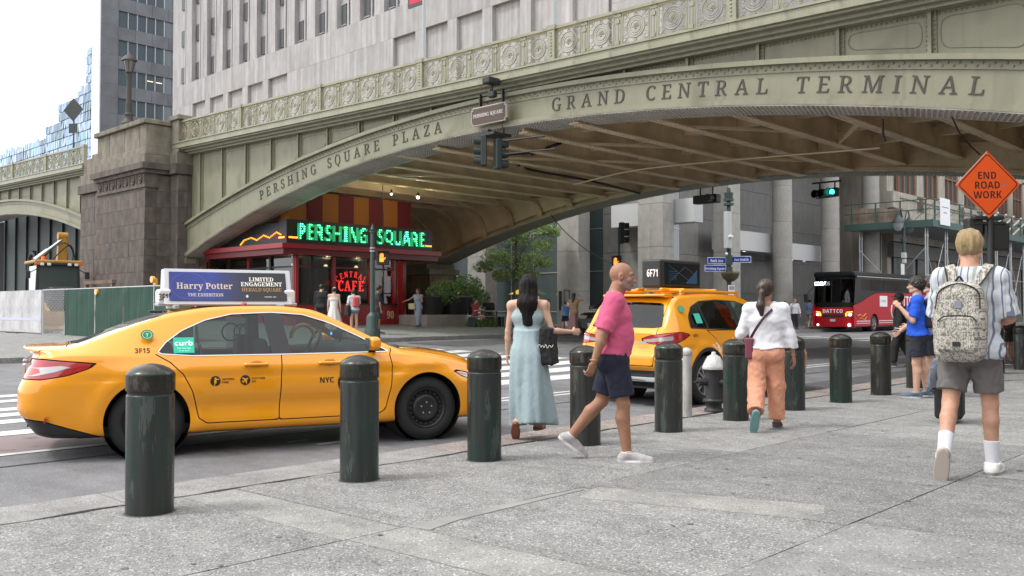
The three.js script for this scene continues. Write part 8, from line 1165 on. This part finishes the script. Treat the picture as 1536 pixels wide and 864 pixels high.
{ // tall man with the patterned backpack
  const H = 1.93, grey = fabric([.135, .122, .118]), stripes = canvasTex(256, 32, (g) => { g.fillStyle = '#dfe2e6'; g.fillRect(0, 0, 256, 32); for (const [x, w, c] of [[20, 14, '#7d8798'], [60, 5, '#a9a295'], [110, 12, '#8d94a3'], [160, 22, '#b9b6ae'], [215, 10, '#6f7a92']]) { g.fillStyle = c; g.fillRect(x, 0, w, 32); } }); stripes.wrapS = stripes.wrapT = THREE.RepeatWrapping; stripes.repeat.set(4.5, 1);
  const P = person({ label: 'tall blond man in striped shirt and grey shorts wearing a patterned backpack', at: place(1458, 711), heading: hd(33), H, skin: [.47, .25, .17], cell: .0115, build: .98, sw: .103, legs: { R: [6, 1, 4, 0], L: [-12, -36, 5, -76] }, arms: { R: [.22, -1, .14, -.45, -.1, 1], L: [.13, -1, .12, .0, -.55, 1] }, curl: { R: .6, L: .6 }, headYaw: -12, nod: 6,
    wear: (J, D, add, hair) => {
      const shf = W_.shirt(J, D, { off: .022, arm: .02, sleeve: .95, flare: .026, hem: J.P.y - .115, hang: .02, nr: .062, nt: .04, wr: .011, s: 11 });
      add('shirt', (x, y, z) => shf(x, y, z), fabric([.70, .71, .73], { map: stripes }), .0105, null, (x, y, z) => [Math.abs(x) > .25 ? z * 1.1 + .3 : x + .3 * z, y]);
      add('shorts', W_.pants(J, D, { H, off: .022, flare: .022, top: .06, len: .80, wr: .010, s: 8 }), grey, .0105);
      hair('hair', (x, y, z) => capHair(.013 + .010 * clamp(y * 9), -.036, .07)(x, y, z) + .009 * noise(x * 30, y * 7, z * 30) , std([.66, .47, .24], .5, { map: rep(T.tint, 14, 1.5), bumpMap: rep(T.grain, 10, 1), bumpScale: .008 }), [-.14, -.14, -.16], [.14, .17, .13], .0055);
      for (const s of ['L', 'R']) { add('sock', W_.socks(J, D, s, .60), fabric([.62, .62, .66]), .009); add('shoe', W_.shoes(J, D, s, { H, off: .014, top: .016 }), vcM, .007, shoeColor(J, s, H, [.66, .66, .65], [.36, .31, .27])); }
    } });
  const J = P.J, g = carried(P, 'backpack', 'black and white patterned backpack on the tall blond man', 'backpack');
  const camo = dataTex(256, (u, v) => { const n = tn(u, v, 30, 3) + .5 * tn(u, v, 70, 7), k = n > .08 ? .84 : n > -.14 ? .7 : .5; return [k, k * .98, k * .93]; }, true), cm = fabric([.72, .71, .69], { map: rep(camo, 3.6) }), bk = fabric([.02, .02, .022]);
  const c = J.S(.045, .095 * H, -.235);
  blob(g, 'pack_body', (x, y, z) => rb(x, y, z + .10 * (y - c.y) * .3, c, .185 - .05 * clamp((y - c.y - .1) * 3), .31, .115 - .05 * clamp((y - c.y) * 2.4), .09) + .007 * fold(x, y, z, 1.2, 1), c, V(.28, .42, .26), .010, cm, (x, y, z) => [x + z * .7, y]);
  const c2 = c.clone().add(V(.01, -.10, -.10)); blob(g, 'front_pocket', (x, y, z) => rb(x, y, z, c2, .145, .135, .045, .04) + .004 * fold(x, y, z, 1.5, 2), c2, V(.22, .22, .14), .009, cm, (x, y, z) => [x + z * .7, y]);
  mesh('zip', [tube([[-.13, -.0, -.155], [-.1, .035, -.15], [0, .045, -.148], [.1, .035, -.15], [.14, .0, -.155]].map(([x, y, z]) => c.clone().add(V(x, y, z))), .006, 20, 5), tube([[-.15, .1, -.07], [-.13, .24, -.055], [0, .295, -.045], [.13, .24, -.055], [.16, .1, -.07]].map(([x, y, z]) => c.clone().add(V(x, y - .005, z - .035))), .006, 24, 5)], bk, g); mesh('label', rbox(.055, .035, .006, .002, c2.x + .0, c2.y - .07, c2.z - .05), bk, g); mesh('lash_tab', rbox(.05, .06, .006, .003, c.x, c.y + .13, c.z - .113).rotateZ(0), std([.2, .22, .25], .7), g);
  for (const s of [1, -1]) { strap(g, [c.clone().add(V(s * .06, .27, .03)), J.neck.clone().add(V(s * .085 + .02, -.10, -.165)), J.neck.clone().add(V(s * .125, .015, -.095)), J.neck.clone().add(V(s * .145, .055, .01)), J.neck.clone().add(V(s * .15, -.03, .13)), J.neck.clone().add(V(s * .17, -.2, .2))], .068, cm, 'shoulder_strap', V(0, .5, -1)); strap(g, [c.clone().add(V(s * .09, .26, .02)), J.neck.clone().add(V(s * .115 + .02, -.10, -.17)), J.neck.clone().add(V(s * .16, .012, -.1)), J.neck.clone().add(V(s * .18, .05, .01))], .014, bk, 'webbing', V(0, .5, -1)); }
  mesh('haul_loop', tube([c.clone().add(V(-.03, .3, -.02)), c.clone().add(V(0, .345, -.02)), c.clone().add(V(.03, .3, -.02))], .009, 10, 6), bk, g);
}
const tee = (top, bottom, o = {}) => (J, D, add, hair) => {
  const H = o.H, c = o.c || .016; add(o.topName || 'shirt', W_.shirt(J, D, { off: .02, sleeve: o.sleeve ?? .85, flare: .012, cuff: .014, hem: J.P.y + (o.hem ?? -.03), hang: .02, nr: .066, nt: .05, wr: .010, s: H * 9 }), fabric(top), c);
  if (o.skirt) { const w = J.waist; add('skirt', (x, y, z) => { const t = w.y + .03 - y, a = Math.atan2(x, z), r = .12 + t * o.skirt + .02 * t * Math.sin(a * 7); return Math.max((Math.hypot(x - w.x, z - w.z) - r) * .8, -t, o.hemY - y); }, fabric(bottom), c, null, null, .2); } else add(o.len > 1 ? 'trousers' : 'shorts', W_.pants(J, D, { H, off: .016, flare: o.flare ?? .02, flare2: .02, top: .08, len: o.len ?? .8, wr: .008 }), fabric(bottom), c);
  if (o.hair) hair('hair', o.hair === 'long' ? (x, y, z) => smin(capHair(.02, -.02)(x, y, z), cap(x * .75, y, z, V(0, 0, -.07), V(0, -.32, -.11), .07, .05), .03) + .005 * noise(x * 40, y * 5, z * 40) : o.hair === 'bun' ? (x, y, z) => smin(capHair(.016, -.01)(x, y, z), ell(x, y, z, V(0, .03, -.13), .05, .05, .045), .02) : o.hair === 'curly' ? (x, y, z) => capHair(.028, -.03, .02)(x, y, z) + .014 * noise(x * 45, y * 45, z * 45) : (x, y, z) => capHair(.015, -.02, .02)(x, y, z), std(o.hairC || [.02, .014, .01], .5), [-.16, -.42, -.22], [.16, .18, .14]);
  for (const s of ['L', 'R']) add('shoe', W_.shoes(J, D, s, { H, off: .012, top: .014 }), vcM, Math.min(c, .014), shoeColor(J, s, H, o.shoe || [.05, .05, .05], o.sole || [.4, .4, .4]));
};
const packOn = (P, label, colr, s = 1) => { const g = carried(P, 'backpack', label, 'backpack'), c = P.J.S(0, .17 * P.H, -.2 * s), m = fabric(colr); blob(g, 'pack_body', (x, y, z) => rb(x, y, z, c, .15 * s, .23 * s, .10 * s, .06), c, V(.22, .3, .18), .014, m); for (const q of [1, -1]) strap(g, [c.clone().add(V(q * .08, .17 * s, .06)), P.J.neck.clone().add(V(q * .1, .0, -.06)), P.J.neck.clone().add(V(q * .12, -.0, .04)), P.J.neck.clone().add(V(q * .13, -.16, .13)), c.clone().add(V(q * .15, -.15, .2))], .05, m, 'shoulder_strap', V(0, .4, -1)); return g; };
const pers = (o) => Object.assign(person(o), { H: o.H });
{ // men talking at the kerb
  const P = pers({ label: 'man in blue t-shirt and dark shorts with glasses facing along the kerb', at: place(1377, 597), heading: hd(-66), H: 1.86, skin: SK.light, cell: .014, hands: 1, legs: { L: [3, 0, 1, 0], R: [-7, -9, 1, -4] }, arms: { L: [.14, -1, .22, -.15, .72, .62], R: [.1, -1, .1, .0, -.6, .8] }, curl: { L: .9, R: .5 }, headYaw: 4, wear: (J, D, add, hair, t) => { tee([.012, .085, .55], [.018, .02, .032], { H: 1.86, hair: 'curly', c: .012, len: .78, flare: .03, shoe: [.09, .12, .18], sole: [.6, .6, .6] })(J, D, add, hair); const h = J.head; mesh('glasses', [new THREE.TorusGeometry(.021, .0025, 5, 16).translate(h.x - .032, h.y + .013, h.z + .112), new THREE.TorusGeometry(.021, .0025, 5, 16).translate(h.x + .032, h.y + .013, h.z + .112), rod([h.x + .052, h.y + .016, h.z + .108], [h.x + .08, h.y + .012, h.z], .003, 5), rod([h.x - .052, h.y + .016, h.z + .108], [h.x - .08, h.y + .012, h.z], .003, 5), rod([h.x - .012, h.y + .016, h.z + .114], [h.x + .012, h.y + .016, h.z + .114], .003, 5)], blackSteel, t); } });
  packOn(P, 'dark navy backpack on the man in the blue t-shirt', [.02, .025, .04]);
  const Q = pers({ label: 'curly haired man in lavender shirt behind the blue t-shirt man', at: place(1398, 592), heading: hd(-60), H: 1.88, skin: SK.light, cell: .018, hands: 1, legs: { L: [2, 0, 2, 0], R: [-3, -4, 2, 0] }, arms: { L: [.2, -1, .15, .1, -.35, .9], R: [.15, -1, .05, .0, -.8, .5] }, curl: { L: .8 }, wear: tee([.25, .25, .42], [.03, .03, .04], { H: 1.88, hair: 'curly', hairC: [.045, .028, .02], len: .8 }) });
  const cg = thing('cigarette', 'thin white cigarette held by the curly haired man', 'cigarette', Q.t.position, Q.t.rotation.y); const cp = Q.J.wriL.clone().addScaledVector(Q.J.fdL, .12); mesh('paper', rod(cp.clone().add(V(.03, .0, -.02)), cp.clone().add(V(.05, .01, .09)), .006, 8), std([.85, .84, .8], .7), cg); mesh('tip', rod(cp.clone().add(V(.05, .01, .09)), cp.clone().add(V(.051, .011, .097)), .006, 8), std([.3, .25, .2], .8), cg);
  const b = onG(1425, 633), s = thing('suitcase', 'black rolling suitcase with a grey jacket draped over it', 'suitcase', [b.x, GY(b.x, b.z), b.z], hd(-60)); const c = V(0, .36, 0); blob(s, 'case', (x, y, z) => rb(x, y, z, c, .24, .31, .15, .05), c, V(.34, .4, .26), .014, fabric([.012, .012, .013])); for (const x of [-.18, .18]) mesh('wheel', cyl(.035, .035, .03, 0, 0, 0, 14).rotateZ(Math.PI / 2).translate(x, .035, 0), rubber, s); mesh('handle', [rod([-.08, .66, -.1], [-.08, .95, -.12], .009), rod([.08, .66, -.1], [.08, .95, -.12], .009), rod([-.08, .95, -.12], [.08, .95, -.12], .014)], darkIron, s);
  const j = thing('jacket', 'grey and blue jacket hanging over the black suitcase', 'jacket', [b.x, GY(b.x, b.z), b.z], hd(-60)), c2 = V(.05, .62, .03); blob(j, 'cloth', (x, y, z) => smin(smin(cap(x, y, z, V(-.22, .66, .0), V(.22, .70, .02), .07, .06), cap(x, y, z, V(.12, .7, .12), V(.2, .4, .2), .06, .045), .06), cap(x, y, z, V(-.1, .7, .1), V(-.12, .48, .19), .06, .04), .06) + .02 * fold(x, y, z, 2, 4), c2, V(.4, .42, .36), .011, fabric([.12, .135, .17])); mesh('sleeve', tube([V(.2, .66, .1), V(.33, .55, .14), V(.36, .42, .12)], .04, 14, 8), fabric([.05, .055, .07]), j);
}
// ---- people farther off
const at2 = (px, D, z) => { const p = atD(px, 463, D); return [p.x, GY(p.x, p.z), p.z]; };
const walk = { L: [14, 6, 1, 0], R: [-14, -24, 1, -22] }, stand = { L: [2, 0, 2, 0], R: [-1, -1, 2, 0] }, hang = { L: [.16, -1, .0, .08, -1, .15], R: [.16, -1, .0, .08, -1, .15] };
{
  const bk = [.012, .012, .013], F = (px, D, o) => pers({ label: o.label, at: o.at || at2(px, D), heading: hd(o.a || 0), H: o.H, fem: o.fem, skin: o.skin || SK.light, cell: o.cell || .026, build: o.build, legs: o.legs || stand, arms: o.arms || hang, sit: o.sit, hands: 1, headYaw: o.yaw, nod: o.nod, wear: o.wear || tee(o.top, o.bottom, { c: .024, hair: 'short', ...o, H: o.H }) });
  const a = F(1349, 21.6, { label: 'person dressed all in black with cap walking past the last bollards', H: 1.77, a: -70, skin: SK.dark, top: bk, bottom: bk, len: 1.93, sleeve: 1.95, legs: walk, cell: .02, hairC: bk }); packOn(a, 'dark backpack on the person dressed in black', [.02, .02, .018]);
  mesh('cap', [new THREE.SphereGeometry(.118, 16, 8, 0, 6.283, 0, 1.6).translate(a.J.head.x, a.J.head.y + .03, a.J.head.z - .012), rbox(.15, .012, .12, .004, a.J.head.x, a.J.head.y + .045, a.J.head.z + .13)], fabric(bk), a.t);
  F(1511, 22.5, { label: 'person in dark red shirt and cap in the bridge shade', H: 1.78, a: 150, skin: SK.brown, top: [.07, .008, .015], bottom: bk, len: .85, hairC: bk, cell: .02 });
  F(1192, 53.5, { label: 'man in white shirt and dark trousers raising a hand near the columns', H: 1.82, a: 175, top: [.6, .58, .6], bottom: [.02, .022, .03], len: 1.93, sleeve: 1.9, hairC: [.25, .2, .15], arms: { L: [.3, -1, .1, .1, -1, .1], R: [.5, -.6, .5, -.5, .9, .5] }, cell: .035 });
  F(1215, 54.5, { label: 'person in blue shirt and tan shorts beside the coach front', H: 1.8, a: 60, top: [.12, .2, .33], bottom: [.3, .2, .13], len: .85, legs: walk, cell: .035 });
  F(1177, 56, { label: 'person in green with flowers near the granite column', H: 1.7, a: 190, top: [.12, .16, .13], bottom: [.2, .2, .18], len: 1.9, sleeve: 1.8, cell: .035 });
  // couple and girl by the cafe
  F(482, 34.5, { label: 'man in black suit beside the bride at the cafe', H: 1.76, a: 12, top: bk, bottom: bk, len: 1.93, sleeve: 1.95, hem: -.12, hairC: bk, nod: 6 });
  const br = F(501, 34.2, { label: 'woman in strapless white dress with veil clip at the cafe', H: 1.66, fem: 1, a: 4, skin: [.55, .36, .27], cell: .022, wear: (J, D, add, hair) => { const w = J.waist; add('dress', (x, y, z) => { const t = w.y + .02 - y, an = Math.atan2(x, z), r = .12 + t * .25 + .02 * t * Math.sin(an * 9); return smin(Math.max(D.torso(x, y, z, .014), y - w.y - .2, w.y - .05 - y), Math.max((Math.hypot(x - w.x, z - w.z) - r) * .8, -t, .03 - y), .05); }, fabric([.62, .61, .59]), .022, null, null, .3); hair('hair', (x, y, z) => smin(capHair(.016, -.02)(x, y, z), ell(x, y, z, V(0, -.0, -.12), .06, .06, .045), .02), std([.012, .01, .01], .4)); hair('hair_clip', (x, y, z) => ell(x, y, z, V(-.04, .1, -.09), .05, .03, .04) + .01 * noise(x * 60, y * 60, z * 60), fabric([.75, .75, .74])); } });
  const gl = F(531, 33.4, { label: 'girl in white t-shirt and shorts with cap looking down at the cafe', H: 1.6, fem: 1, a: -35, skin: [.52, .33, .25], top: [.62, .62, .63], bottom: [.2, .22, .28], len: .35, hair: 'short', nod: 26, arms: { L: [.2, -1, .1, -.2, .0, 1], R: [.2, -1, .1, -.2, .0, 1] } }); packOn(gl, 'coral pink backpack on the girl by the cafe', [.55, .10, .11], .8); const gb = carried(gl, 'shoulder_bag', 'black shoulder bag at the side of the cafe girl', 'bag'), gc = V(.26, gl.J.P.y - .05, 0); blob(gb, 'bag', (x, y, z) => rb(x, y, z, gc, .07, .2, .17, .05), gc, V(.2, .3, .3), .016, fabric(bk)); strap(gb, [gc.clone().add(V(0, .18, -.1)), gl.J.shoL.clone().add(V(0, .05, 0)), gc.clone().add(V(0, .18, .1))], .02, fabric(bk), 'handle', V(1, 0, 0));
  F(568, 32.5, { label: 'person in dark clothes half hidden behind the green signal pole', H: 1.76, a: 70, skin: SK.brown, top: bk, bottom: [.03, .03, .035], len: .9, hairC: bk });
  const jm = F(627, 38.3, { label: 'woman in grey blue jumpsuit talking on a phone by the cafe door', H: 1.66, fem: 1, a: -150, skin: SK.tan, top: [.22, .25, .31], bottom: [.22, .25, .31], len: 1.93, sleeve: 0, flare: .05, hem: .02, hairC: [.05, .03, .02], legs: walk, arms: { R: [.9, -.5, .1, 1, -.3, .1], L: [.4, -.8, .4, -.35, 1, .25] } }); const jb = carried(jm, 'shoulder_bag', 'cream shoulder bag on the woman in the jumpsuit', 'bag'), jc = V(-.2, jm.J.P.y + .02, .14); blob(jb, 'bag', (x, y, z) => rb(x, y, z, jc, .17, .13, .06, .04), jc, V(.3, .25, .2), .016, fabric([.42, .34, .2]));
  // plaza
  const sit = { L: [82, 8, 4, 0], R: [78, -4, 4, 0] }; F(713, 0, { at: [atZ(713, 482, -30).x, GY(30, -30), -30], label: 'woman in red top seated on a plaza chair', H: 1.66, fem: 1, a: 110, sit: .5, legs: sit, top: [.3, .04, .06], bottom: [.05, .06, .1], len: .5, hair: 'long', hairC: [.06, .03, .02], arms: { L: [.2, -1, .2, -.2, .2, 1], R: [.2, -1, .2, -.2, .3, 1] } }); F(733, 0, { at: [atZ(733, 482, -30.4).x, GY(30, -30.4), -30.4], label: 'man in black t-shirt seated facing out on the plaza', H: 1.78, a: 172, sit: .5, legs: sit, skin: SK.brown, top: bk, bottom: [.05, .05, .06], len: 1.9, hairC: bk });
  F(848, 38.5, { label: 'child in light blue t-shirt and dark shorts walking on the plaza', H: 1.22, a: -30, hs: 1.2, top: [.14, .26, .52], bottom: [.02, .025, .05], len: .9, legs: walk, hairC: bk, cell: .02 });
  F(861, 37.5, { label: 'woman in tan top and long pink skirt shading her eyes', H: 1.62, fem: 1, a: 30, top: [.42, .26, .14], bottom: [.36, .2, .2], sleeve: .3, skirt: .16, hemY: .12, hair: 'long', arms: { R: [.5, .1, .6, -.7, .7, -.1], L: [.3, -.9, .3, -.2, .6, .6] } });
  F(806, 30, { label: 'brown haired person in beige behind the woman in the dress', H: 1.66, fem: 1, a: 150, top: [.4, .28, .22], bottom: [.3, .22, .2], len: 1.9, hair: 'long', hairC: [.07, .035, .025] });
}
renderer.render(scene, camera);
